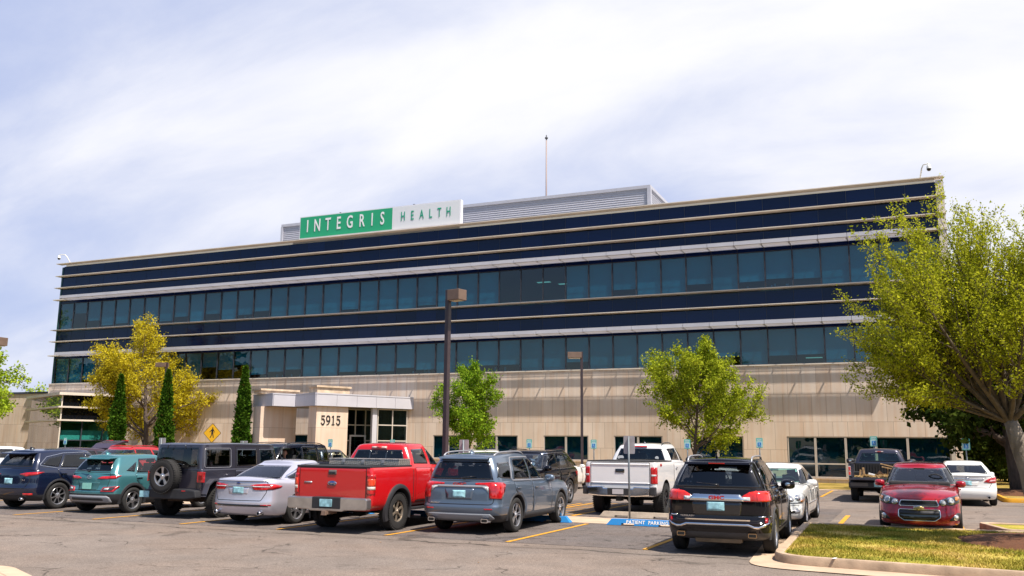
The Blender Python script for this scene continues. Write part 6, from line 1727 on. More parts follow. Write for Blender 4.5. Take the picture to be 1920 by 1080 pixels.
def truck_red():
    c = Car('pickup_truck', 'dusty red pickup truck with a silver toolbox across its bed', 'pickup truck', 'cars parked in the near row')
    pt = paint('paint_red', (.55, .004, .008), .0, .26, dirt=.07)
    sw = [[(1.570, 1.40), (2.330, 1.36), (1.790, 1.735), (1.570, 1.76)], [(0.830, 1.42), (1.450, 1.41), (1.450, 1.76), (0.910, 1.74)]]
    rw = [(-.72, 1.42), (.72, 1.42), (.60, 1.73), (-.60, 1.73)]; fw_ = [(-.74, 1.34), (.74, 1.34), (.64, 1.75), (-.64, 1.75)]
    c.body(dict(wb=3.23, ro=1.13, fo=.95, W=1.99, r=.405, ra=.50, gc=.46, paint=pt, arch_up=.02, belt=[('r', 1.355), (.3, 1.355), (.65, 1.355), (.80, 1.35), (2.15, 1.30), (2.65, 1.27), (3.65, 1.20), (4.18, 1.06)], lv=[(0, .04, .20, .12), (.10, .0, .06, .03), (.30, .0, .0, .0), (.62, .0, .0, .0), (.80, .0, .01, .0), (.93, .0, .04, .012), (1, .008, .10, .030)], rr=.08, rf=.28, br=.0, bf=.15, tr=.0, crown=.02, yrb=.65, ycowl=2.53,
        green=dict(roof=[(.70, 1.79), (1.15, 1.83), (1.55, 1.835), (1.95, 1.80)], yrt=.75, yft=1.79, wt=.70, wb=.94, rr=.12, rr2=.14, br=.02, bulge=.02), open=side_open(sw)+[('B', rw, False), ('F', fw_, False)]))
    # the bed: dark liner over the closed top, black rail caps
    c.box('bed_liner', -.93, .93, -1.09, .61, 1.345, 1.378, mat('bed_liner', (.02, .02, .022), .8), .006)
    for sg in (-1, 1): c.box('bed_rail', min(sg*.955, sg*.90), max(sg*.955, sg*.90), -1.10, .62, 1.35, 1.395, m_clad, .01)
    c.box('tailgate_cap', -.93, .93, -1.132, -1.06, 1.352, 1.388, m_clad, .01)
    for p in sw: [c.glass('side_window', p, 'R', m_tint, mir=q) for q in (False, True)]
    c.glass('rear_window', rw, 'B', m_tint)
    for x in (-.22, .22): c.patch('rear_window_bar', [(x-.018, 1.425), (x+.018, 1.425), (x+.018, 1.725), (x-.018, 1.725)], 'B', m_black, off=.012, bvh=c.gbvh)
    c.glass('windshield', fw_, 'F', m_cglass)
    c.patch('brake_light', [(-.20, 1.755), (.20, 1.755), (.20, 1.80), (-.20, 1.80)], 'B', mat('lamp_pink', (.62, .40, .36), .2, coat=1), off=.02, bvh=c.gbvh)
    c.patch('brake_light', [(-.07, 1.76), (.07, 1.76), (.07, 1.795), (-.07, 1.795)], 'B', m_red, off=.026, bvh=c.gbvh)
    for q in (False, True):
        c.door([(1.530, .58), (2.530, .58), (2.570, .9), (2.450, 1.28), (1.530, 1.32)], mir=q, handle=(1.690, 1.16), hm=pt, r=.03); c.door([(0.750, .58), (1.500, .58), (1.500, 1.32), (0.750, 1.335)], mir=q, r=.03)
        c.patch('bed_gap', [(.625, .56), (.65, .56), (.65, 1.36), (.625, 1.36)], 'R', m_gap, off=.002, rim=0, mir=q)
        c.flare(0, .47, .575, .055, m_clad, q, z0=.425, a0=-22, a1=202); c.flare(3.23, .47, .575, .055, m_clad, q, z0=.425, a0=-22, a1=202)
        v = 40
        tl = soft(uv(('B', v), [(.865, -1.13, .80), (.985, -1.0, .80), (.985, -1.0, 1.22), (.865, -1.13, 1.22)]), .02)
        t_ = c.patch('tail_light', tl, ('B', v), m_red, off=.014, mir=q, step=.05)
        c.patch('reversing_lamp', uv(('B', v), [(.88, -1.13, .90), (.98, -1.0, .90), (.98, -1.0, .965), (.88, -1.13, .965)]), ('B', v), mat('lamp_pale', (.55, .48, .42), .2, coat=1), off=.018, mir=q, step=.05, parent=t_)
        c.patch('stop_lamp', uv(('B', v), [(.885, -1.13, .975), (.975, -1.0, .975), (.975, -1.0, 1.12), (.885, -1.13, 1.12)]), ('B', v), mat('lamp_orange', (.75, .06, .015), .15, coat=1), off=.018, mir=q, step=.05, parent=t_)
        c.box('running_board', (.84 if not q else -1.0), (1.0 if not q else -.84), (.55), 2.6, .40, .46, m_clad, .015)
    c.seam([(-.845, .66), (.845, .66), (.845, 1.345), (-.845, 1.345)], 'B', r=.02, w=.014)
    hd = c.patch('tailgate_handle', soft([(-.10, 1.20), (.10, 1.20), (.10, 1.30), (-.10, 1.30)], .02), 'B', mat('handle_grey', (.10, .09, .085), .5), off=.014)
    c.patch('handle_slot', soft([(-.075, 1.225), (.075, 1.225), (.075, 1.262), (-.075, 1.262)], .01), 'B', m_black, off=.018, parent=hd)
    ov = lambda a, b_, z: [(a*math.cos(t), z+b_*math.sin(t)) for t in [2*math.pi*k/28 for k in range(28)]]
    bd = c.patch('badge', ov(.115, .052, 1.02), 'B', m_chrome, off=.012); c.patch('badge_field', ov(.102, .042, 1.02), 'B', mat('badge_blue', (.01, .03, .15), .2, coat=1), off=.016, parent=bd)
    q = c.surf(0, 1.02, 'B', .019); c.text('Ford', q.x, q.y, q.z, .075, m_chrome, sx=1.2, parent=bd)
    c.patch('badge', [(-.72, 1.02), (-.52, 1.02), (-.52, 1.05), (-.72, 1.05)], 'B', m_satin, off=.008)
    # chrome bumper with a stepped middle
    b = MB()
    prof = [(-1.0, .0), (-1.0, .18), (-.96, .215), (.96, .215), (1.0, .18), (1.0, .0), (.96, -.03), (.45, -.045), (.40, -.07), (-.40, -.07), (-.45, -.045), (-.96, -.03)]
    b.prism([(x, .52+z) for x, z in prof], -1.33, -1.14, 'y'); bp = b.build('bumper', mat('dull_chrome', (.55, .52, .50), .28, metal=.9, var=.15), c.root, bevel=.02, recalc=True)
    c.box('bumper_step', -.36, .36, -1.34, -1.15, .50, .742, m_clad, .02, bp); 
    b = MB(); b.prism([(a, z_) for a, z_ in soft([(-.155, .545), (.155, .545), (.155, .70), (-.155, .70)], .012)], -1.352, -1.342, 'y'); b.build('licence_plate', m_plate, c.root, recalc=True)
    b = MB(); b.box(-.06, .06, -1.36, -1.0, .385, .45); b.box(-.05, .05, -1.42, -1.36, .37, .46); b.tube([(-.12, -1.1, .40), (-.2, -1.22, .36), (-.12, -1.3, .40)], .012, 6); b.build('tow_hitch', mat('hitch_rust', (.30, .20, .15), .6, metal=.4, var=.3), c.root, bevel=.006)
    b = MB(); b.tube([(-.45, -.9, .48), (-.45, 3.1, .46)], .06, 6); b.tube([(.45, -.9, .48), (.45, 3.1, .46)], .06, 6); b.tube([(-.8, 0, .40), (.8, 0, .40)], .06, 8); b.lathe([(0, -.16), (.13, -.1), (.15, 0), (.13, .1), (0, .16)], 'y', 12, center=(0, 0, .40)); b.build('chassis', m_under, c.root)
    # diamond plate toolbox
    mt = bpy.data.materials.new('diamond_plate'); mt.use_nodes = True; t = mt.node_tree; bb = t.nodes['Principled BSDF']; bb.inputs['Metallic'].default_value = .7; bb.inputs['Roughness'].default_value = .4
    tcn = t.nodes.new('ShaderNodeTexCoord'); ck = t.nodes.new('ShaderNodeTexChecker'); ck.inputs['Scale'].default_value = 36; mpn = t.nodes.new('ShaderNodeMapping'); mpn.inputs['Rotation'].default_value = (0, R(45), R(20)); t.links.new(tcn.outputs['Object'], mpn.inputs[0]); t.links.new(mpn.outputs[0], ck.inputs['Vector'])
    ck.inputs['Color1'].default_value = (.30, .27, .24, 1); ck.inputs['Color2'].default_value = (.62, .57, .52, 1); t.links.new(ck.outputs[0], bb.inputs['Base Color'])
    tb = thing('toolbox', 'silver diamond plate toolbox lying across the red pickup bed', 'toolbox', (0, 0, 0))
    b = MB(); b.box(-.93, .93, .07, .58, 1.38, 1.50); b.build('box', mt, tb, bevel=.012)
    b = MB(); b.box(-.935, .935, .06, .585, 1.503, 1.53); b.build('lid', mt, tb, bevel=.01)
    for x in (-.52, 0, .52):
        b = MB(); b.box(x-.04, x+.04, .045, .059, 1.43, 1.50); b.build('latch', m_satin, tb, bevel=.008)
    c.toolbox = tb
    c.mirror_pair(2.20, 1.40, .94, m_clad, 1.2); c.seats(1.75, 1.10, 1.36, w=.42, dash=2.5)
    c.wheels(.405, .235, .285, 1.0, 6, style='spoke', rimm=mat('rim_dusty', (.50, .42, .33), .38, metal=.75), tread=True)
    for q in (False, True): c.patch('headlight', soft([(.62, .85), (.95, .85), (.95, 1.1), (.62, 1.1)], .03), 'F', m_clear, off=.008, mir=q)
    return c

def truck_white():
    c = Car('pickup_truck', 'white pickup truck with a chrome bumper behind the concrete wheel stop', 'pickup truck', 'cars parked in the second row')
    pt = paint('paint_white', (.80, .79, .80), .0, .30)
    sw = [[(2.12, 1.46), (2.92, 1.42), (2.42, 1.80), (2.12, 1.82)], [(1.10, 1.48), (2.02, 1.47), (2.02, 1.82), (1.18, 1.80)]]
    rw = [(-.74, 1.47), (.74, 1.47), (.62, 1.80), (-.62, 1.80)]; fw_ = [(-.74, 1.40), (.74, 1.40), (.64, 1.81), (-.64, 1.81)]
    c.body(dict(wb=3.65, ro=1.10, fo=.95, W=2.02, r=.425, ra=.50, gc=.52, paint=pt, arch_up=.03, belt=[('r', 1.435), (.6, 1.43), (.95, 1.43), (1.1, 1.42), (2.7, 1.38), (3.2, 1.34), (4.1, 1.28), (4.6, 1.12)], lv=[(0, .04, .20, .12), (.10, .0, .06, .03), (.30, .0, .0, .0), (.62, .0, .0, .0), (.80, .0, .01, .0), (.93, .0, .04, .010), (1, .008, .10, .028)], rr=.09, rf=.28, br=.0, bf=.15, tr=.0, crown=.02, yrb=.96, ycowl=3.12,
        green=dict(roof=[(1.0, 1.85), (1.6, 1.895), (2.1, 1.90), (2.6, 1.86)], yrt=1.08, yft=2.42, wt=.71, wb=.945, rr=.12, rr2=.14, br=.02), open=side_open(sw)+[('B', rw, False), ('F', fw_, False)]))
    c.box('tonneau', -.95, .95, -1.08, .93, 1.43, 1.472, mat('bed_liner', (.02, .02, .022), .8), .01)
    for p in sw: [c.glass('side_window', p, 'R', m_tint, mir=q) for q in (False, True)]
    c.glass('rear_window', rw, 'B', m_tint); c.glass('windshield', fw_, 'F', m_cglass)
    c.patch('brake_light', soft([(-.19, 1.83), (.19, 1.83), (.19, 1.87), (-.19, 1.87)], .015), 'B', m_red, off=.02, bvh=c.gbvh)
    # white stickers on the rear glass
    for x, k in ((-.60, 0), (.50, 1)):
        b = MB(); q, nn, *_ = c.gbvh.ray_cast(Vector((x, -5, 1.54)), Vector((0, 1, 0)))
        y = q.y-.012
        if k == 0:
            b.add([(x+a, y, 1.54+z_) for a, z_ in ((-.10, -.02), (-.09, .03), (-.04, .05), (.05, .055), (.09, .03), (.10, -.03), (.06, -.045), (.03, -.02), (-.03, -.03), (-.06, -.05))], [tuple(range(10))]); nm = 'truck_sticker'
        else:
            b.add([(x+.055*math.cos(2*math.pi*j/16), y, 1.53+.055*math.sin(2*math.pi*j/16)) for j in range(16)], [tuple(range(16))]); nm = 'round_sticker'
        b.build('window_sticker', mat('sticker_white', (.7, .7, .7), .6), c.root)
    for q in (False, True):
        c.door([(2.07, .66), (3.10, .66), (3.12, 1.0), (3.02, 1.37), (2.07, 1.40)], mir=q, handle=(2.24, 1.24), hm=m_chrome, r=.03); c.door([(1.04, .66), (2.04, .66), (2.04, 1.40), (1.04, 1.42)], mir=q, handle=(1.22, 1.25), hm=m_chrome, r=.03)
        c.patch('bed_gap', [(.935, .62), (.96, .62), (.96, 1.43), (.935, 1.43)], 'R', m_gap, off=.002, rim=0, mir=q)
        v = 40
        t_ = c.patch('tail_light', soft(uv(('B', v), [(.86, -1.10, .86), (1.0, -.95, .86), (1.0, -.95, 1.30), (.86, -1.10, 1.30)]), .03), ('B', v), m_red, off=.014, mir=q, step=.05)
        c.patch('reversing_lamp', uv(('B', v), [(.88, -1.10, 1.06), (.95, -1.0, 1.06), (.95, -1.0, 1.11), (.88, -1.10, 1.11)]), ('B', v), m_clear, off=.018, mir=q, step=.05, parent=t_)
        c.box('running_board', (.86 if not q else -1.02), (1.02 if not q else -.86), .75, 3.05, .44, .50, m_clad, .015)
        q4 = Vector((1.013 if not q else -1.013, -.55, 1.36)); rot = Matrix(((0, 0, 1, 0), (1, 0, 0, 0), (0, 1, 0, 0), (0, 0, 0, 1))) if not q else Matrix(((0, 0, -1, 0), (-1, 0, 0, 0), (0, 1, 0, 0), (0, 0, 0, 1)))
        text_mesh('4x4', 'badge', m_redb, c.root, Matrix.Translation(q4) @ rot, .12, .002, 1.1, .004)
    c.seam([(-.835, .72), (.835, .72), (.835, 1.42), (-.835, 1.42)], 'B', r=.02, w=.014)
    c.patch('tailgate_crease', [(-.83, .86), (.83, .86), (.83, .885), (-.83, .885)], 'B', pt, off=.012)
    c.patch('tailgate_crease', [(-.83, 1.36), (.83, 1.36), (.83, 1.385), (-.83, 1.385)], 'B', pt, off=.014)
    hd = c.patch('tailgate_handle', soft([(-.13, 1.15), (.13, 1.15), (.13, 1.25), (-.13, 1.25)], .02), 'B', m_black, off=.012)
    b = MB()
    prof = [(-.86, -.02), (-.88, .20), (-.44, .22), (-.40, .17), (.40, .17), (.44, .22), (.88, .20), (.86, -.02), (.5, -.05), (-.5, -.05)]
    b.prism([(x, .57+z) for x, z in prof], -1.30, -1.12, 'y'); bp = b.build('bumper', m_chrome, c.root, bevel=.025, recalc=True)
    for sg in (-1, 1): c.box('bumper_step', min(sg*.865, sg*1.02), max(sg*.865, sg*1.02), -1.27, -1.08, .56, .78, m_clad, .03, bp)
    c.box('plate_holder', -.30, .30, -1.312, -1.29, .56, .74, m_clad, .01, bp)
    b = MB(); b.prism(soft([(-.155, .585), (.155, .585), (.155, .715), (-.155, .715)], .012), -1.325, -1.313, 'y'); b.build('licence_plate', mat('plate_plain', (.5, .48, .5), .5), c.root, recalc=True)
    b = MB(); b.box(-.07, .07, -1.28, -1.0, .40, .50); b.tube([(-.45, -.9, .54), (-.45, 3.6, .52)], .06, 6); b.tube([(.45, -.9, .54), (.45, 3.6, .52)], .06, 6); b.tube([(-.8, 0, .43), (.8, 0, .43)], .06, 8); b.lathe([(0, -.16), (.13, -.1), (.15, 0), (.13, .1), (0, .16)], 'y', 12, center=(0, 0, .43)); b.build('chassis', m_under, c.root)
    c.mirror_pair(2.78, 1.46, .95, m_clad, 1.25); c.seats(2.3, 1.5, 1.42, w=.42, dash=3.05)
    c.antenna(1.5, kind='fin'); c.rails(.60, 1.15, 2.3, 2, m_clad, .04)
    c.wheels(.425, .25, .30, 1.02, 8, style='spoke', rimm=m_rimd, hubm=m_black, tread=True)
    return c

def truck_dark():
    c = Car('pickup_truck', 'dark grey pickup truck with its tailgate down and timber scraps in the bed', 'pickup truck', 'cars parked by the building kerb')
    pt = paint('paint_charcoal', (.045, .043, .065), .5, .28)
    sw = [[(1.95, 1.36), (2.70, 1.32), (2.2, 1.70), (1.95, 1.73)]]
    rw = [(-.74, 1.38), (.74, 1.38), (.62, 1.71), (-.62, 1.71)]; fw_ = [(-.74, 1.30), (.74, 1.30), (.64, 1.72), (-.64, 1.72)]
    c.body(dict(wb=3.35, ro=-1.20, fo=.95, W=1.99, r=.40, ra=.48, gc=.44, paint=pt, arch_up=.02, belt=[('r', 1.31), (1.6, 1.30), (2.5, 1.28), (2.9, 1.25), (3.7, 1.20), (4.3, 1.05)], lv=[(0, .04, .20, .12), (.10, .0, .06, .03), (.30, .0, .0, .0), (.62, .0, .0, .0), (.80, .0, .01, .0), (.93, .0, .04, .012), (1, .008, .10, .030)], rr=.06, rf=.28, br=.0, bf=.15, tr=.0, crown=.02, yrb=1.24, ycowl=2.85,
        green=dict(roof=[(1.25, 1.755), (1.6, 1.80), (1.9, 1.805), (2.4, 1.77)], yrt=1.34, yft=2.2, wt=.71, wb=.93, rr=.12, rr2=.14, br=.02), open=side_open(sw)+[('B', rw, False), ('F', fw_, False)]))
    for p in sw: [c.glass('side_window', p, 'R', m_tint, mir=q) for q in (False, True)]
    c.glass('rear_window', rw, 'B', m_teal_g); c.glass('windshield', fw_, 'F', m_cglass)
    b = MB(); b.box(-.14, .14, 1.30, 1.33, 1.735, 1.775); b.build('brake_light', mat('lamp_pale2', (.6, .5, .5), .2), c.root, bevel=.008)
    b = MB(); b.box(-.06, .06, 1.285, 1.299, 1.74, 1.77); b.build('brake_light', m_red, c.root)
    lin = mat('bed_liner', (.02, .02, .022), .8)
    # open bed: two side walls with wheel openings, floor, ribbed headboard
    for sg in (-1, 1):
        n = 18; arch = [(.48*math.cos(R(180-180*k/n)), .42+.48*math.sin(R(180-180*k/n))) for k in range(n+1)]
        poly = [(-1.06, .56)]+[(y, z_) for y, z_ in arch]+[(1.18, .52), (1.18, 1.315), (-1.06, 1.315)]
        b = MB(); b.prism(poly, min(sg*.93, sg*.985), max(sg*.93, sg*.985), 'x'); b.build('bed_side', pt, c.root, bevel=.012, recalc=True)
        b = MB(); b.box(min(sg*.86, sg*.975), max(sg*.86, sg*.975), -1.05, 1.18, 1.316, 1.345); b.build('bed_rail', m_clad, c.root, bevel=.008)
        b = MB(); b.box(min(sg*.88, sg*.928), max(sg*.88, sg*.928), -1.04, 1.18, .84, 1.315); b.box(min(sg*.60, sg*.88), max(sg*.60, sg*.88), -.45, .45, .84, 1.02); b.build('bed_liner', lin, c.root)
        t_ = c.box('tail_light', min(sg*.905, sg*.992), max(sg*.905, sg*.992), -1.085, -.98, .90, 1.24, m_clear, .01)
        c.box('stop_lamp', min(sg*.912, sg*.985), max(sg*.912, sg*.985), -1.092, -1.08, 1.08, 1.22, m_redb, .004, t_); c.box('stop_lamp', min(sg*.912, sg*.985), max(sg*.912, sg*.985), -1.092, -1.08, .93, 1.05, m_redb, .004, t_)
        c.box('bed_post', min(sg*.80, sg*.905), max(sg*.80, sg*.905), -1.06, -.98, .84, 1.30, pt, .01)
        c.door([(1.42, .56), (2.88, .56), (2.92, .9), (2.80, 1.24), (1.42, 1.27)], mir=sg < 0, handle=(1.6, 1.12), r=.03)
    b = MB(); b.box(-.88, .88, -1.06, 1.18, .80, .84); b.build('bed_floor', lin, c.root)
    b = MB()
    for k in range(17): b.box(-.85+.1*k, -.79+.1*k, 1.13, 1.17, .84, 1.31)
    b.box(-.88, .88, 1.16, 1.185, .84, 1.315); b.build('bed_headboard', lin, c.root)
    tg = c.box('tailgate', -.90, .90, -1.62, -1.08, .775, .835, pt, .015); c.box('tailgate_liner', -.84, .84, -1.60, -1.09, .837, .85, lin, .005, tg)
    bp = c.box('bumper', -.99, .99, -1.32, -1.12, .50, .70, m_clad, .03)
    for sg in (-1, 1): c.box('bumper_pad', min(sg*.35, sg*.93), max(sg*.35, sg*.93), -1.328, -1.31, .56, .68, mat('bumper_grey', (.10, .09, .085), .5), .01, bp)
    b = MB(); b.prism(soft([(-.155, .545), (.155, .545), (.155, .69), (-.155, .69)], .012), -1.336, -1.321, 'y'); b.build('licence_plate', m_plate, c.root, recalc=True)
    b = MB(); b.tube([(-.45, -1.1, .58), (-.45, 3.3, .5)], .07, 6); b.tube([(.45, -1.1, .58), (.45, 3.3, .5)], .07, 6); b.tube([(-.8, 0, .40), (.8, 0, .40)], .06, 8); b.lathe([(0, -.16), (.13, -.1), (.15, 0), (.13, .1), (0, .16)], 'y', 12, center=(0, 0, .40)); b.build('chassis', m_under, c.root)
    c.mirror_pair(2.55, 1.38, .96, m_clad, 1.25); c.seats(2.0, 1.9, 1.30, w=.42, dash=2.8)
    c.wheels(.40, .235, .26, .99, 6, style='spoke')
    return c

def off_roader():
    c = Car('off_roader', 'boxy dark grey off roader with a spare wheel on its back door', 'off roader', 'cars parked in the near row')
    pt = paint('paint_granite', (.036, .034, .052), .4, .28)
    sw = [[(1.55, 1.26), (2.32, 1.26), (2.20, 1.70), (1.55, 1.70)], [(.62, 1.26), (1.42, 1.26), (1.42, 1.70), (.62, 1.70)], [(-.52, 1.26), (.36, 1.26), (.36, 1.70), (-.50, 1.70)]]
    rw = [(-.66, 1.26), (.66, 1.26), (.63, 1.74), (-.63, 1.74)]; fw_ = [(-.64, 1.27), (.64, 1.27), (.62, 1.72), (-.62, 1.72)]
    c.body(dict(wb=3.0, ro=.70, fo=.62, W=1.62, r=.41, ra=.50, gc=.52, paint=pt, arch_up=.04, belt=[('r', 1.20), (2.3, 1.20), (2.6, 1.19), (3.62, 1.10)], lv=[(0, .04, .05, .06), (.08, .01, .02, .01), (.3, 0, 0, 0), (.7, 0, 0, 0), (.95, .0, .01, .004), (1, .008, .03, .015)], rr=.07, rf=.10, br=.01, bf=.04, tr=.0, tf=.12, crown=.02, yrb=-.69, ycowl=2.45,
        green=dict(roof=[(-.7, 1.80), (.6, 1.825), (2.3, 1.81)], yrt=-.62, yft=2.24, wt=.735, wb=.795, rr=.07, rf=.10, rr2=.07, rf2=.10, br=.01, bf=.03, br2=.01, bf2=.03, bulge=.004, edge=.025, crown=.02), open=side_open(sw)+[('B', rw, False), ('F', fw_, False)]))
    for p in sw: [c.glass('side_window', soft(p, .05), 'R', m_tint, mir=q) for q in (False, True)]
    c.glass('rear_window', soft(rw, .04), 'B', m_tint); c.glass('windshield', fw_, 'F', m_cglass)
    for q in (False, True):
        for p in ([(-.56, 1.235), (.40, 1.235), (.40, 1.72), (-.54, 1.72)],): c.patch('window_trim', soft(grow(p, .004), .07), 'R', m_satin, off=.006, rim=.004, hole=soft(grow(p, -.008), .06), mir=q, step=.1, grid=False)
        c.door([(1.50, .56), (2.42, .56), (2.42, 1.17), (1.50, 1.17)], mir=q, handle=(1.66, 1.05), hm=m_black, r=.06); c.door([(.56, .56), (1.46, .56), (1.46, 1.17), (.56, 1.17)], mir=q, handle=(.72, 1.05), hm=m_black, r=.06)
        # door frames over the hard top
        for p in ([(1.50, 1.20), (2.42, 1.20), (2.26, 1.78), (1.50, 1.78)], [(.56, 1.20), (1.46, 1.20), (1.46, 1.78), (.56, 1.78)]): c.patch('door_gap', soft(p, .05), 'R', m_gap, off=.002, rim=0, mir=q, hole=soft(grow(p, -.014), .05), step=.1, grid=False)
        sg = -1 if q else 1
        # broad trapezoid fenders
        for y in (0, 3.0):
            b = MB(); ln = [(-.66, .60), (-.55, .86), (-.40, .965), (.40, .965), (.55, .86), (.66, .60)]
            for (a, z0), (a2, z2) in zip(ln[:-1], ln[1:]):
                b.add([(sg*x, y+yy, zz+dz) for x in (.78, .965) for yy, zz, dz in ((a, z0, 0), (a2, z2, 0), (a2*1.0, z2, -.06), (a, z0, -.06))], [(0, 1, 2, 3), (4, 7, 6, 5), (0, 4, 5, 1), (3, 2, 6, 7)], 0)
            for i in (0, 4):
                pass
            b.build('wheel_arch', mat('fender_grey', (.05, .048, .062), .4, coat=.4), c.root, merge=True, recalc=True, bevel=.018)
        b = MB(); b.box(min(sg*.70, sg*.90), max(sg*.70, sg*.90), -.735, -.665, .88, 1.14); t_ = b.build('tail_light', m_red, c.root, bevel=.012)
        b = MB(); b.box(min(sg*.76, sg*.85), max(sg*.76, sg*.85), -.748, -.736, .95, 1.06); b.build('lamp_frame', mat('lamp_dark_red', (.16, .005, .005), .2), t_, bevel=.006)
        b = MB(); b.box(min(sg*.66, sg*.78), max(sg*.66, sg*.78), -.80, -.70, .56, .60); b.build('reflector', m_red, c.root)
        b = MB(); b.tube([(sg*.25, -.705, 1.80), (sg*.27, -.74, 1.79), (sg*.30, -.74, 1.70)], .012, 5); b.build('hinge', m_black, c.root)
        c.box('side_step', min(sg*.72, sg*.86), max(sg*.72, sg*.86), .66, 2.34, .46, .52, m_clad, .02)
    c.seam([(-.60, .62), (.68, .62), (.68, 1.18), (-.60, 1.18)], 'B', r=.05, w=.010)
    b = MB(); b.prism([(-.84, 0), (-.80, .17), (-.45, .20), (.45, .20), (.80, .17), (.84, 0), (.5, -.05), (-.5, -.05)], -.90, -.68, 'y', mtx=Matrix.Translation((0, 0, .52))); bp = b.build('bumper', m_clad, c.root, bevel=.03, recalc=True)
    for x in (-.45, .45): c.box('bumper_lamp', x-.06, x+.06, -.905, -.89, .66, .69, m_red, .006, bp)
    b = MB(); b.prism(soft([(-.94, .50), (-.63, .50), (-.63, .655), (-.94, .655)], .012), -.915, -.902, 'y'); b.build('licence_plate', m_plate, c.root, recalc=True)
    b = MB(); b.tube([(.30, -.71, 1.28), (.10, -.72, 1.33), (-.15, -.72, 1.34)], .012, 5); b.box(.2, .4, -.74, -.70, 1.24, 1.30); b.build('wiper', m_black, c.root)
    b = MB(); b.box(-.27, -.11, -.90, -.86, 1.34, 1.37); b.build('brake_light', m_red, c.root)
    b = MB(); b.tube([(-.40, -.7, .5), (-.40, 3.2, .5)], .06, 6); b.tube([(.40, -.7, .5), (.40, 3.2, .5)], .06, 6); b.tube([(-.8, 0, .41), (.8, 0, .41)], .05, 8); b.box(-.35, .45, -.55, -.35, .40, .55); b.build('chassis', mat('chassis_rust', (.05, .03, .02), .8), c.root)
    b = MB(); b.lathe([(.0, -.70), (.20, -.70), (.16, -.80), (0, -.80)], 'y', 16, center=(-.18, 0, 1.02)); b.build('spare_bracket', m_clad, c.root)
    c.mirror_pair(2.25, 1.32, .80, m_clad, 1.05); c.seats(1.6, .75, 1.25, w=.36, dash=2.4)
    c.wheels(.41, .245, .26, .945, 5, style='fat', hubm=m_rimd, spare=(-.18, -.885, 1.02), tread=True)
    return c

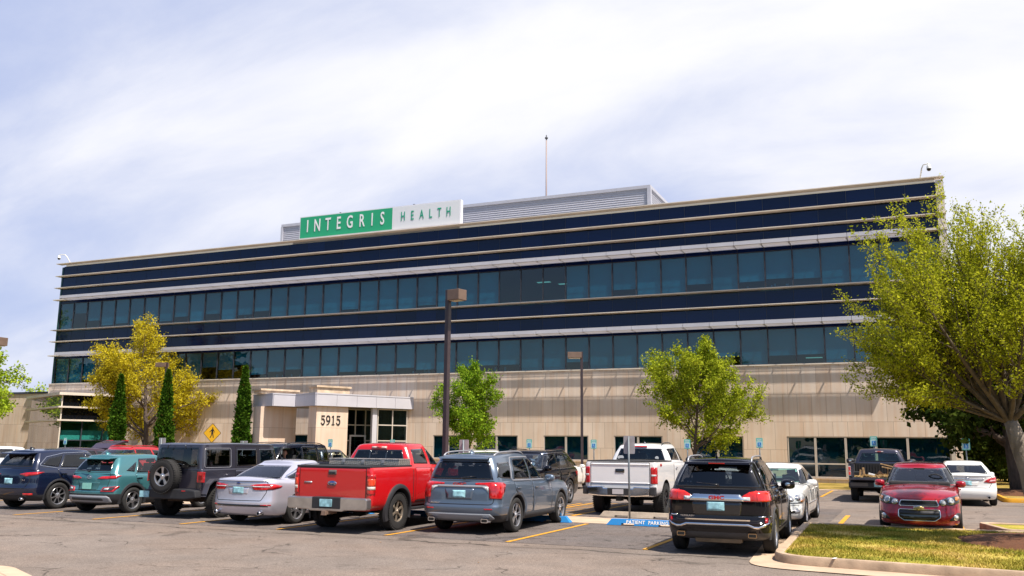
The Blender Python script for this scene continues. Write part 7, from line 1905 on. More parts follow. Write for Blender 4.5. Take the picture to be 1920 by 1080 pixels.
def crossover_teal():
    c = Car('crossover', 'small teal crossover with slim tail lights and black lower cladding', 'crossover', 'cars parked in the near row')
    pt = paint('paint_teal', (.055, .19, .215), .35, .26)
    sw = [[(.98, 1.02), (1.86, 1.00), (1.32, 1.40), (.98, 1.43)], [(.12, 1.05), (.92, 1.03), (.92, 1.43), (.30, 1.41)], [(-.22, 1.10), (.05, 1.07), (.20, 1.34)]]
    rw = [(-.62, 1.09), (.62, 1.09), (.53, 1.375), (-.53, 1.375)]; fw_ = [(-.66, 1.01), (.66, 1.01), (.54, 1.42), (-.54, 1.42)]
    c.body(dict(wb=2.60, ro=.76, fo=.84, W=1.80, r=.335, ra=.39, gc=.22, paint=pt, clad=.505, belt=[('r', 1.04), (-.4, 1.05), (.6, 1.03), (1.8, .99), (2.1, .985), (2.9, .92), (3.44, .80)], lv=[(0, .28, .30, .17), (.06, .10, .13, .06), (.20, .02, .03, .01), (.42, .0, .0, .0), (.56, .05, .01, .0), (.80, .06, .035, .004), (.93, .08, .10, .028), (1, .12, .17, .07)], rr=.26, br=.12, yrb=-.66, ycowl=2.05,
        green=dict(roof=[(-.55, 1.425), (.0, 1.475), (.7, 1.485), (1.35, 1.44)], yrt=-.38, yft=1.30, wt=.595), open=side_open(sw)+[('B', rw, False), ('F', fw_, False)]))
    for p in sw: [c.glass('side_window', p, 'R', m_cglass, mir=q) for q in (False, True)]
    c.glass('rear_window', rw, 'B', m_cglass); c.glass('windshield', fw_, 'F', m_cglass)
    for q in (False, True):
        c.door([(.95, .52), (1.96, .52), (2.0, .7), (1.90, .97), (.95, 1.0)], mir=q, handle=(1.08, .90)); c.door([(.42, .52), (.92, .52), (.92, 1.0), (.05, 1.03), (.08, .85), (.30, .62)], mir=q, handle=(.17, .92))
        c.flare(0, .38, .465, .022, m_clad, q); c.flare(2.6, .38, .465, .022, m_clad, q)
        v = 35
        c.patch('tail_light', soft(uv(('B', v), [(.30, -.74, .90), (.46, -.72, .955), (.78, -.56, .975), (.86, -.42, .985), (.80, -.58, .90), (.46, -.73, .885)]), .01), ('B', v), m_red, off=.010, mir=q, step=.05)
        lw = c.patch('lower_lamp', soft(uv(('B', v), [(.46, -.74, .565), (.55, -.73, .68), (.88, -.48, .715), (.80, -.62, .565)]), .015), ('B', v), m_red, off=.014, mir=q, step=.05)
        c.patch('lower_lens', soft(uv(('B', v), [(.52, -.735, .595), (.575, -.73, .665), (.81, -.56, .695), (.76, -.64, .595)]), .012), ('B', v), m_lampb, off=.018, mir=q, step=.05, parent=lw)
        c.patch('lower_lens', soft(uv(('B', v), [(.56, -.73, .615), (.60, -.72, .655), (.70, -.66, .67), (.68, -.69, .615)]), .008), ('B', v), m_clear, off=.021, mir=q, step=.05, parent=lw)
    c.seam([(-.58, .60), (.58, .60), (.66, .86), (.64, 1.06), (-.64, 1.06), (-.66, .86)], 'B', r=.05, w=.010)
    c.patch('plate_recess', soft([(-.32, .60), (.32, .60), (.38, .81), (-.38, .81)], .03), 'B', mat('recess_teal', (.035, .105, .115), .4), off=.003)
    b = MB(); b.prism(soft([(-.155, .63), (.155, .63), (.155, .785), (-.155, .785)], .012), -.765, -.752, 'y'); b.build('licence_plate', mat('plate_green', (.25, .58, .50), .5, var=.12, vscale=8), c.root, recalc=True)
    ov = lambda a, b_, z: [(a*math.cos(t), z+b_*math.sin(t)) for t in [2*math.pi*k/24 for k in range(24)]]
    bd = c.patch('badge', ov(.085, .048, .935), 'B', m_chrome, off=.008, hole=ov(.066, .034, .935), step=.03, grid=False)
    c.patch('badge_letter', [(-.045, .91), (-.028, .91), (-.012, .932), (.012, .938), (.006, .91), (.022, .91), (.045, .96), (.028, .96), (.016, .945), (-.012, .94), (-.004, .96), (-.022, .96)], 'B', m_chrome, off=.008, parent=bd, grid=False)
    sk = c.patch('bumper_trim', soft([(-.74, .29), (.62, .29), (.74, .29), (.72, .42), (.64, .465), (-.64, .465), (-.72, .42)], .04), 'B', mat('skid_silver', (.30, .31, .34), .45, metal=.3), off=.02, step=.08)
    c.patch('skid_insert', soft([(-.56, .345), (.56, .345), (.52, .415), (-.52, .415)], .03), 'B', m_clad, off=.026, parent=sk)
    b = MB(); b.tube([(0, -.70, 1.085), (-.12, -.69, 1.105), (-.3, -.67, 1.12)], [.03, .016, .008], 6); b.build('wiper', m_black, c.root)
    b = MB(); b.prism([(-.60, 1.40), (-.36, 1.415), (-.25, 1.455), (-.57, 1.435)], -.54, .54, 'x'); b.build('spoiler', pt, c.root, bevel=.012, recalc=True)
    c.antenna(-.15, kind='fin', mt=pt); c.mirror_pair(1.78, 1.02, .82, pt, .9); c.seats(1.12, .25, 1.02, w=.34, dash=2.0)
    c.wheels(.335, .23, .215, .89, 5, style='twin', hubm=m_rimd)
    return c

def suv_navy():
    c = Car('suv', 'dark navy SUV at the left edge of the near row, seen from behind', 'SUV', 'cars parked in the near row')
    pt = paint('paint_navy', (.006, .012, .040), .3, .18)
    sw = [[(.98, 1.12), (1.98, 1.10), (1.40, 1.49), (.98, 1.52)], [(.05, 1.14), (.92, 1.12), (.92, 1.52), (.28, 1.50)], [(-.52, 1.21), (-.02, 1.15), (.20, 1.49), (-.28, 1.40)]]
    rw = [(-.68, 1.16), (.68, 1.16), (.56, 1.475), (-.56, 1.475)]; fw_ = [(-.70, 1.10), (.70, 1.10), (.58, 1.51), (-.58, 1.51)]
    c.body(dict(wb=2.70, ro=.94, fo=.92, W=1.842, r=.362, ra=.42, gc=.23, paint=pt, clad=.40, belt=[('r', 1.10), (-.4, 1.12), (1.0, 1.09), (2.0, 1.07), (2.4, 1.06), (3.1, .99), (3.62, .86)], lv=[(0, .30, .32, .17), (.06, .12, .13, .06), (.20, .03, .03, .02), (.40, .0, .0, .0), (.50, .03, .01, .0), (.78, .045, .035, .004), (.93, .08, .10, .028), (1, .12, .17, .07)], rr=.26, br=.12, yrb=-.82, ycowl=2.15,
        green=dict(roof=[(-.70, 1.53), (-.1, 1.575), (.7, 1.59), (1.4, 1.545)], yrt=-.58, yft=1.36, wt=.635), open=side_open(sw)+[('B', rw, False), ('F', fw_, False)]))
    for p in sw: [c.glass('side_window', p, 'R', m_tint, mir=q) for q in (False, True)]
    c.glass('rear_window', rw, 'B', m_tint); c.glass('windshield', fw_, 'F', m_cglass)
    ol = soft([(-.60, 1.20), (-.02, 1.115), (2.06, 1.075), (1.42, 1.515), (.95, 1.55), (.22, 1.525), (-.34, 1.42)], .03)
    for q in (False, True):
        c.patch('window_trim', grow(ol, .012), 'R', m_chrome, off=.006, rim=.006, hole=grow(ol, -.004), mir=q, step=.1, grid=False)
        c.door([(.95, .40), (2.06, .40), (2.12, .66), (2.02, 1.05), (.95, 1.07)], mir=q, handle=(1.10, .94)); c.door([(.42, .40), (.92, .40), (.92, 1.07), (-.06, 1.10), (-.02, .9), (.30, .64)], mir=q, handle=(.12, .97))
        c.flare(0, .41, .475, .016, m_clad, q); c.flare(2.7, .41, .475, .016, m_clad, q)
        v = 35
        c.patch('tail_light', soft(uv(('B', v), [(.40, -.93, .955), (.60, -.88, 1.00), (.84, -.70, 1.02), (.90, -.50, 1.02), (.84, -.70, .94), (.62, -.88, .90)]), .01), ('B', v), m_red, off=.010, mir=q, step=.05)
        c.patch('reflector', uv(('B', v), [(.60, -.91, .40), (.82, -.78, .40), (.82, -.78, .45), (.60, -.91, .45)]), ('B', v), m_redb, off=.014, mir=q)
    c.seam([(-.60, .58), (.60, .58), (.72, .80), (.70, 1.12), (-.70, 1.12), (-.72, .80)], 'B', r=.05, w=.010)
    c.plate(0, .77); q = c.surf(.52, .80, 'B', .004); c.text('CX-5', q.x, q.y, q.z, .06, m_chrome, sx=1.2)
    c.exhaust(.58, -.93, .30, .038); c.exhaust(-.58, -.93, .30, .038)
    b = MB(); b.prism([(-.80, 1.50), (-.52, 1.515), (-.42, 1.56), (-.76, 1.54)], -.57, .57, 'x'); b.build('spoiler', pt, c.root, bevel=.012, recalc=True)
    c.antenna(-.25, kind='fin'); c.mirror_pair(1.9, 1.10, .845, pt, 1.0); c.seats(1.15, .25, 1.12, dash=2.05)
    c.wheels(.362, .245, .225, .915, 8, style='thin', hubm=m_rimd)
    return c
def oval(a, b_, x, z, n=20): return [(x+a*math.cos(t), z+b_*math.sin(t)) for t in [2*math.pi*k/n for k in range(n)]]

def sedan_white_front():
    c = Car('sedan', 'white sedan facing the viewer with a blue placard hung in its windscreen', 'sedan', 'cars parked in the second row')
    pt = paint('paint_pearl', (.82, .81, .78), .0, .25)
    sw = [[(1.12, .98), (2.02, .955), (1.50, 1.30), (1.12, 1.345)], [(.16, .99), (1.06, .98), (1.06, 1.345), (.50, 1.31)]]
    rw = [(-.62, 1.03), (.62, 1.03), (.50, 1.32), (-.50, 1.32)]; fw_ = [(-.695, .985), (.695, .985), (.545, 1.335), (-.545, 1.335)]
    c.body(dict(wb=2.925, ro=1.10, fo=.94, W=1.83, r=.335, ra=.375, gc=.17, paint=pt, clad=.10, cabin=mat('dash_grey', (.16, .16, .15), .8), belt=[('r', .98), (-.7, 1.0), (.6, .96), (1.9, .94), (2.35, .94), (3.2, .86), (3.7, .735), (3.865, .67)], lv=[(0, .30, .22, .17), (.05, .10, .07, .06), (.20, .02, .0, .02), (.42, .0, .0, .0), (.56, .015, .035, .0), (.78, .03, .055, .004), (.93, .05, .10, .028), (1, .08, .17, .07)], rr=.28, rf=.34, br=.12, bf=.17, tf=.05, crown=.07, yrb=-.45, ycowl=2.30,
        green=dict(roof=[(.35, 1.35), (.8, 1.405), (1.2, 1.405), (1.55, 1.36)], yrt=.42, yft=1.52, wt=.60, rr=.25, bulge_y=.03), open=side_open(sw)+[('B', rw, False), ('F', fw_, False)]))
    for p in sw: [c.glass('side_window', p, 'R', m_tint, mir=q) for q in (False, True)]
    c.glass('rear_window', rw, 'B', m_cglass); c.glass('windshield', fw_, 'F', m_teal_g, frit=.02)
    for q in (False, True):
        c.door([(1.09, .26), (2.12, .26), (2.16, .56), (2.06, .91), (1.09, .94)], mir=q, handle=(1.24, .82)); c.door([(.46, .26), (1.06, .26), (1.06, .94), (.06, .96), (.10, .76), (.34, .50)], mir=q, handle=(.24, .83))
        c.patch('side_strip', [(.50, .50), (2.46, .50), (2.46, .53), (.50, .53)], 'R', m_satin, off=.012, mir=q, step=.1)
        v = 30
        hl = soft(uv(('F', v), [(.45, 3.80, .60), (.50, 3.78, .70), (.66, 3.66, .765), (.82, 3.40, .80), (.885, 3.22, .77), (.90, 3.2, .68), (.86, 3.45, .57), (.64, 3.72, .555)]), .05)
        h_ = c.patch('headlight', hl, ('F', v), m_clear, off=.010, mir=q, step=.05)
        for (x, y, z, rr_) in ((.63, 3.7, .655, .062), (.76, 3.58, .68, .068)):
            u_ = uv(('F', v), [(x, y, z)])[0]
            c.patch('reflector_ring', oval(rr_, rr_, *u_), ('F', v), m_chrome, off=.014, mir=q, step=.05, parent=h_); c.patch('lens', oval(rr_*.66, rr_*.66, *u_), ('F', v), m_satin, off=.017, mir=q, step=.05, parent=h_)
        c.patch('indicator', soft(uv(('F', v), [(.80, 3.52, .585), (.885, 3.3, .61), (.885, 3.3, .66), (.80, 3.52, .63)]), .015), ('F', v), m_amber, off=.015, mir=q, step=.05, parent=h_)
        fl = c.patch('fog_lamp', soft(uv(('F', v), [(.52, 3.8, .335), (.80, 3.6, .345), (.78, 3.6, .415), (.55, 3.8, .405)]), .03), ('F', v), m_satin, off=.010, mir=q, step=.05)
        c.patch('lens', soft(uv(('F', v), [(.58, 3.78, .35), (.70, 3.7, .35), (.70, 3.7, .40), (.58, 3.78, .395)]), .02), ('F', v), m_black, off=.013, mir=q, step=.05, parent=fl)
    c.patch('grille', soft([(-.34, .60), (.34, .60), (.28, .50), (-.28, .50)], .02), 'F', m_black, off=.006)
    c.patch('bumper_crease', [(-.86, .505), (.86, .505), (.86, .515), (-.86, .515)], 'F', m_gap, off=.003, rim=0)
    c.patch('air_intake', soft([(-.40, .25), (.40, .25), (.36, .33), (-.36, .33)], .03), 'F', m_black, off=.006)
    c.patch('sunroof', soft([(-.36, .75), (.36, .75), (.36, 1.25), (-.36, 1.25)], .05), 'T', m_black, off=.006)
    pl = thing('placard', 'blue parking placard hanging inside the white sedan windscreen', 'placard', (0, 0, 0))
    b = MB(); b.prism(soft([(.22, 1.06), (.36, 1.06), (.36, 1.27), (.22, 1.27)], .01), 1.755, 1.758, 'y'); b.build('card', mat('placard_blue', (.03, .30, .62), .6), pl, recalc=True)
    wc = wheelchair(pl, 0, .07); wc.rotation_euler = (0, 0, math.pi); wc.location = (.29, 1.745, 1.14)
    pl.rotation_euler = (0, 0, 0); c.placard = pl
    b = MB(); b.box(-.10, .10, 1.60, 1.63, 1.27, 1.32); b.build('rear_view_mirror', m_black, c.root, bevel=.01)
    c.mirror_pair(1.98, .985, .83, pt, 1.05); c.seats(1.2, .35, .90, w=.37, mt=mat('seat_grey', (.10, .10, .10), .8), dash=2.05)
    c.wheels(.335, .235, .22, .905, 7, style='thin')
    return c

def hatch_red():
    c = Car('hatchback', 'dark red small car facing the viewer across the grass island', 'hatchback', 'cars parked in the second row')
    pt = paint('paint_crimson', (.36, .003, .016), .25, .22)
    sw = [[(.95, 1.06), (1.78, 1.03), (1.22, 1.40), (.95, 1.43)], [(.10, 1.08), (.89, 1.06), (.89, 1.43), (.30, 1.42)]]
    rw = [(-.60, 1.10), (.60, 1.10), (.50, 1.40), (-.50, 1.40)]; fw_ = [(-.665, 1.02), (.665, 1.02), (.515, 1.40), (-.515, 1.40)]
    c.body(dict(wb=2.525, ro=.68, fo=.83, W=1.735, r=.325, ra=.37, gc=.18, paint=pt, clad=.10, belt=[('r', 1.06), (-.4, 1.07), (.6, 1.04), (1.7, 1.00), (2.0, .99), (2.7, .92), (3.1, .83), (3.355, .745)], lv=[(0, .30, .16, .15), (.05, .10, .06, .05), (.20, .02, .0, .02), (.40, .0, .0, .0), (.56, .015, .02, .0), (.78, .03, .05, .004), (.93, .05, .10, .028), (1, .08, .18, .075)], rr=.24, rf=.30, br=.08, bf=.15, tf=.06, crown=.06, yrb=-.58, ycowl=2.06,
        green=dict(roof=[(-.45, 1.43), (.1, 1.475), (.7, 1.475), (1.25, 1.42)], yrt=-.35, yft=1.22, wt=.58, bulge_y=.025), open=side_open(sw)+[('B', rw, False), ('F', fw_, False)]))
    for p in sw: [c.glass('side_window', p, 'R', m_tint, mir=q) for q in (False, True)]
    c.glass('rear_window', rw, 'B', m_tint); c.glass('windshield', fw_, 'F', m_cglass, frit=.028)
    for q in (False, True):
        c.door([(.92, .30), (1.84, .30), (1.90, .56), (1.80, .97), (.92, 1.01)], mir=q, handle=(1.06, .90)); c.door([(.44, .30), (.89, .30), (.89, 1.01), (.04, 1.03), (.08, .8), (.30, .54)], mir=q, handle=(.16, .92))
        v = 25
        hb = soft(uv(('F', v), [(.38, 3.26, .645), (.44, 3.25, .74), (.62, 3.15, .80), (.80, 2.85, .855), (.83, 2.75, .80), (.80, 3.0, .69), (.66, 3.16, .63)]), .03)
        h_ = c.patch('headlight', hb, ('F', v), m_lampb, off=.008, mir=q, step=.05)
        for (x, y, z, rr_) in ((.485, 3.24, .685, .060), (.635, 3.14, .725, .072)):
            u_ = uv(('F', v), [(x, y, z)])[0]
            c.patch('reflector_ring', oval(rr_, rr_, *u_), ('F', v), m_chrome, off=.016, mir=q, step=.05, parent=h_); c.patch('lens', oval(rr_*.80, rr_*.80, *u_), ('F', v), m_clear, off=.020, mir=q, step=.05, parent=h_)
        c.patch('indicator', soft(uv(('F', v), [(.715, 3.05, .72), (.80, 2.9, .76), (.80, 2.9, .82), (.72, 3.04, .80)]), .015), ('F', v), m_amber, off=.014, mir=q, step=.05, parent=h_)
        fp_ = c.patch('fog_panel', soft(uv(('F', v), [(.54, 3.24, .30), (.80, 3.0, .315), (.80, 3.0, .47), (.72, 3.08, .475)]), .03), ('F', v), m_clad, off=.006, mir=q, step=.05)
        u_ = uv(('F', v), [(.70, 3.12, .375)])[0]
        c.patch('fog_lamp', oval(.068, .062, *u_), ('F', v), m_chrome, off=.014, mir=q, step=.05, parent=fp_); c.patch('lens', oval(.05, .045, *u_), ('F', v), m_clear, off=.018, mir=q, step=.05, parent=fp_)
    up = [(-.40, .615), (.40, .615), (.36, .715), (-.36, .715)]; dn = [(-.31, .30), (.31, .30), (.42, .375), (.41, .525), (-.41, .525), (-.42, .375)]
    g1_ = c.patch('grille', soft(up, .03), 'F', m_black, off=.006); c.patch('grille_frame', soft(grow(up, .014), .035), 'F', m_chrome, off=.012, hole=soft(grow(up, -.002), .03), step=.08, grid=False)
    g2_ = c.patch('grille', soft(dn, .04), 'F', m_black, off=.006); c.patch('grille_frame', soft(grow(dn, .014), .045), 'F', m_chrome, off=.012, hole=soft(grow(dn, -.002), .04), step=.08, grid=False)
    for z in (.635, .655, .675, .695): c.patch('grille_bar', [(-.37, z-.004), (.37, z-.004), (.37, z+.004), (-.37, z+.004)], 'F', m_clad, off=.012, parent=g1_)
    c.patch('grille_bar', [(-.40, .42), (.40, .42), (.40, .505), (-.40, .505)], 'F', mat('plate_bracket', (.035, .035, .042), .5), off=.012, parent=g2_)
    bow = [(-.105, .545), (-.04, .545), (-.04, .532), (.055, .532), (.055, .545), (.105, .545), (.095, .585), (.04, .585), (.04, .598), (-.055, .598), (-.055, .585), (-.095, .585)]
    bd = c.patch('badge', grow(bow, .008), 'F', m_chrome, off=.020, grid=False); c.patch('badge_field', bow, 'F', mat('badge_gold', (.62, .42, .14), .3, metal=.6), off=.025, parent=bd, grid=False)
    for sg in (-1, 1):
        b = MB(); b.tube([(sg*.30+.1, 2.02, 1.015), (sg*.30-.05, 1.97, 1.045), (sg*.30-.32, 1.93, 1.06)], [.02, .012, .006], 6); b.build('wiper', m_black, c.root)
    for sg in (-1, 1):
        q = c.bvh.ray_cast(Vector((sg*.32, 2.35, 4)), Vector((0, 0, -1)))[0]; b = MB(); b.box(sg*.32-.015, sg*.32+.015, 2.34, 2.37, q.z-.004, q.z+.014); b.build('washer_jet', m_black, c.root)
    c.patch('sunroof', soft([(-.40, .30), (.40, .30), (.40, .95), (-.40, .95)], .06), 'T', m_black, off=.006)
    b = MB(); b.box(-.12, .12, 1.28, 1.32, 1.34, 1.40); b.build('rear_view_mirror', m_black, c.root, bevel=.012)
    c.mirror_pair(1.72, 1.05, .775, pt, .92); c.seats(1.05, .20, 1.04, w=.34, dash=1.92)
    c.wheels(.325, .225, .21, .86, 5, style='spoke')
    return c

def sedan_white_rear():
    c = Car('sedan', 'white sedan seen from behind at the far right, beside the dark red car', 'sedan', 'cars parked by the building kerb')
    pt = MATS["paint_pearl"]
    sw = [[(1.05, 1.01), (1.95, .985), (1.38, 1.325), (1.05, 1.35)], [(.10, 1.03), (1.0, 1.01), (1.0, 1.35), (.48, 1.325)]]
    rw = [(-.67, 1.055), (.67, 1.055), (.53, 1.335), (-.53, 1.335)]; fw_ = [(-.68, .99), (.68, .99), (.55, 1.33), (-.55, 1.33)]
    c.body(dict(wb=2.775, ro=1.08, fo=1.0, W=1.83, r=.33, ra=.38, gc=.20, paint=pt, clad=.21, belt=[('r', 1.02), (-.85, 1.045), (-.4, 1.03), (.6, .99), (1.8, .965), (2.2, .955), (3.1, .86), (3.77, .70)], lv=[(0, .26, .30, .17), (.05, .08, .12, .06), (.22, .0, .02, .02), (.40, .0, .0, .0), (.50, .045, .01, .0), (.80, .055, .035, .004), (.93, .05, .09, .028), (1, .055, .17, .07)], rr=.30, br=.12, yrb=-.52, ycowl=2.15,
        green=dict(roof=[(.10, 1.375), (.5, 1.42), (1.0, 1.42), (1.5, 1.37)], yrt=.16, yft=1.38, wt=.60, rr=.25, bulge_y=.03), open=side_open(sw)+[('B', rw, False), ('F', fw_, False)]))
    for p in sw: [c.glass('side_window', p, 'R', m_tint, mir=q) for q in (False, True)]
    c.glass('rear_window', rw, 'B', m_tint); c.glass('windshield', fw_, 'F', m_cglass)
    for q in (False, True):
        c.door([(1.02, .28), (2.05, .28), (2.10, .60), (2.0, .94), (1.02, .97)], mir=q, handle=(1.16, .84)); c.door([(.42, .28), (.99, .28), (.99, .97), (.0, 1.0), (.05, .80), (.30, .52)], mir=q, handle=(.18, .86))
        v = 38
        t_ = c.patch('tail_light', soft(uv(('B', v), [(.52, -1.06, .79), (.60, -1.03, .87), (.72, -.97, .93), (.86, -.82, .965), (.905, -.62, .95), (.90, -.66, .86), (.86, -.84, .775), (.70, -1.0, .765)]), .015), ('B', v), m_red, off=.012, mir=q, step=.05)
        c.patch('reversing_lamp', soft(uv(('B', v), [(.66, -1.0, .80), (.84, -.85, .82), (.84, -.85, .875), (.70, -.98, .87)]), .012), ('B', v), mat('lamp_rose', (.60, .30, .32), .15, coat=1), off=.016, mir=q, step=.05, parent=t_)
    c.seam([(-.62, .60), (.62, .60), (.72, .76), (.74, .99), (-.74, .99), (-.72, .76)], 'B', r=.06, w=.012)
    c.patch('chrome_bar', soft([(-.46, .865), (-.50, .895), (.50, .895), (.46, .865), (.0, .845)], .008), 'B', m_chrome, off=.016)
    c.patch('plate_recess', soft([(-.28, .66), (.28, .66), (.34, .84), (-.34, .84)], .04), 'B', pt, off=.003); c.plate(-.04, .755)
    c.patch('trunk_lip', [(-.70, .985), (.70, .985), (.68, 1.01), (-.68, 1.01)], 'B', pt, off=.014)
    bd = c.patch('badge', oval(.052, .048, 0, .94), 'B', m_chrome, off=.008, hole=oval(.038, .034, 0, .94), step=.03, grid=False); c.patch('badge_bar', [(-.065, .932), (.065, .932), (.065, .948), (-.065, .948)], 'B', m_chrome, off=.010, parent=bd, grid=False)
    q = c.surf(-.52, .945, 'B', .004); c.text('Altima', q.x, q.y, q.z, .05, m_chrome, sx=1.3)
    q = c.surf(.55, .945, 'B', .004); c.text('S', q.x, q.y, q.z, .04, m_chrome)
    c.exhaust(.60, -1.05, .30, .046); c.exhaust(-.60, -1.05, .30, .046)
    c.mirror_pair(1.86, .99, .84, pt, .95); c.seats(1.2, .40, .86, dash=2.1)
    c.wheels(.33, .225, .215, .905, 8, style='thin')
    return c

def simple_suv(name, label, cat, group, pt, H=1.70, W=1.90, wb=2.80, ro=.95, fo=.93, wide_glass=m_tint, trim=None, belt=1.08, clad=.38, rails=None, wind=None, tail='red', r=.36, lights=True, wheelx=None, doors=True, boxy=0.0, seats=True, rim=None):
    """an SUV of the far rows; boxy from 0 (sloping back) to 1 (upright)"""
    c = Car(name, label, cat, group)
    k = boxy; zr = H-.10; yc = wb-.58; yt = wb-1.42+.12*k; ye = -ro+.16; yr_ = -.62-.16*k
    wt = W/2-.28+.06*k
    sw = [[(.98, belt+.03), (yc-.20, belt+.02), (yt+.04, zr-.10), (.98, zr-.065)], [(.0, belt+.04), (.92, belt+.03), (.92, zr-.065), (.16-.1*k, zr-.075)], [(-.66-.06*k, belt+.08-.03*k), (-.08, belt+.05), (.06-.1*k, zr-.085), (-.46-.14*k, zr-.11+.02*k)]]
    hw = W/2-.20
    rw = [(-hw, belt+.05), (hw, belt+.05), (wt-.06, zr-.10), (-wt+.06, zr-.10)]; fw_ = [(-hw-.01, belt+.0), (hw+.01, belt+.0), (wt-.05, zr-.075), (-wt+.05, zr-.075)]
    c.body(dict(wb=wb, ro=ro, fo=fo, W=W, r=r, ra=r+.065, gc=.24, paint=pt, clad=clad, belt=[('r', belt+.02), (-.4, belt+.03), (1.0, belt), (yc-.2, belt-.02), (yc+.3, belt-.03), (wb+.3, belt-.09+.04*k), (wb+fo, belt-.24+.10*k)], lv=LV_SUV, rr=.22-.08*k, rf=.34-.08*k, yrb=ye+.02, ycowl=yc,
        green=dict(roof=[(yr_-.1, zr-.07+.03*k), (-.1, zr-.015), (.7, zr), (yt+.1, zr-.05)], yrt=yr_, yft=yt, wt=wt, wb=W/2-.085), open=side_open(sw)+[('B', rw, False), ('F', fw_, False)]))
    for p in sw: [c.glass('side_window', p, 'R', wide_glass, mir=q) for q in (False, True)]
    c.glass('rear_window', rw, 'B', m_tint); c.glass('windshield', fw_, 'F', wind or m_cglass)
    if trim is not None:
        ol = soft([(-.74, belt+.05), (-.05, belt+.02), (yc-.12, belt-.005), (yt+.06, zr-.055), (.95, zr-.02), (.10, zr-.03), (-.52-.1*k, zr-.07)], .05)
        for q in (False, True): c.patch('window_trim', grow(ol, .010), 'R', trim, off=.007, rim=.006, hole=grow(ol, -.012), mir=q, step=.1, grid=False)
    for q in (False, True):
        if doors:
            c.door([(.95, .36), (yc-.14, .36), (yc-.10, .6), (yc-.18, belt-.03), (.95, belt-.01)], mir=q, handle=(1.10, belt-.15)); c.door([(.46, .36), (.92, .36), (.92, belt-.01), (-.04, belt+.01), (.0, .88), (.32, .62)], mir=q, handle=(.10, belt-.13))
        v = 35; W2 = W/2
        c.patch('tail_light', soft(uv(('B', v), [(W2-.40, -ro, belt-.12), (W2-.08, -ro+.25, belt-.09), (W2-.02, -ro+.45, belt-.10), (W2-.03, -ro+.38, belt-.25), (W2-.15, -ro+.15, belt-.27)]), .02), ('B', v), m_red, off=.012, mir=q, step=.06)
        h_ = c.patch('headlight', soft(uv(('F', v), [(W2-.46, wb+fo-.05, belt-.33), (W2-.08, wb+fo-.4, belt-.22), (W2-.03, wb+fo-.55, belt-.26), (W2-.10, wb+fo-.32, belt-.38), (W2-.42, wb+fo-.05, belt-.42)]), .02), ('F', v), m_clear, off=.010, mir=q, step=.06)
        c.flare(0, r+.055, r+.10, .014, m_clad if clad > .3 else pt, q); c.flare(wb, r+.055, r+.10, .014, m_clad if clad > .3 else pt, q)
    c.patch('grille', soft([(-.46, belt-.62), (.46, belt-.62), (.42, belt-.34), (-.42, belt-.34)], .05), 'F', m_black, off=.008)
    c.plate(0, belt-.27)
    if rails is not None: c.rails(wt-.06, yr_+.25, yt-.15, H, rails, .05)
    c.mirror_pair(yc-.28, belt+.04, W/2-.07, pt, 1.05)
    if seats: c.seats(1.15, .25, belt+.03, w=W/2-.56, dash=yc-.12)
    c.wheels(r, r*.69, .225, wheelx or W/2-.01, 5, style='twin', rimm=rim)
    return c

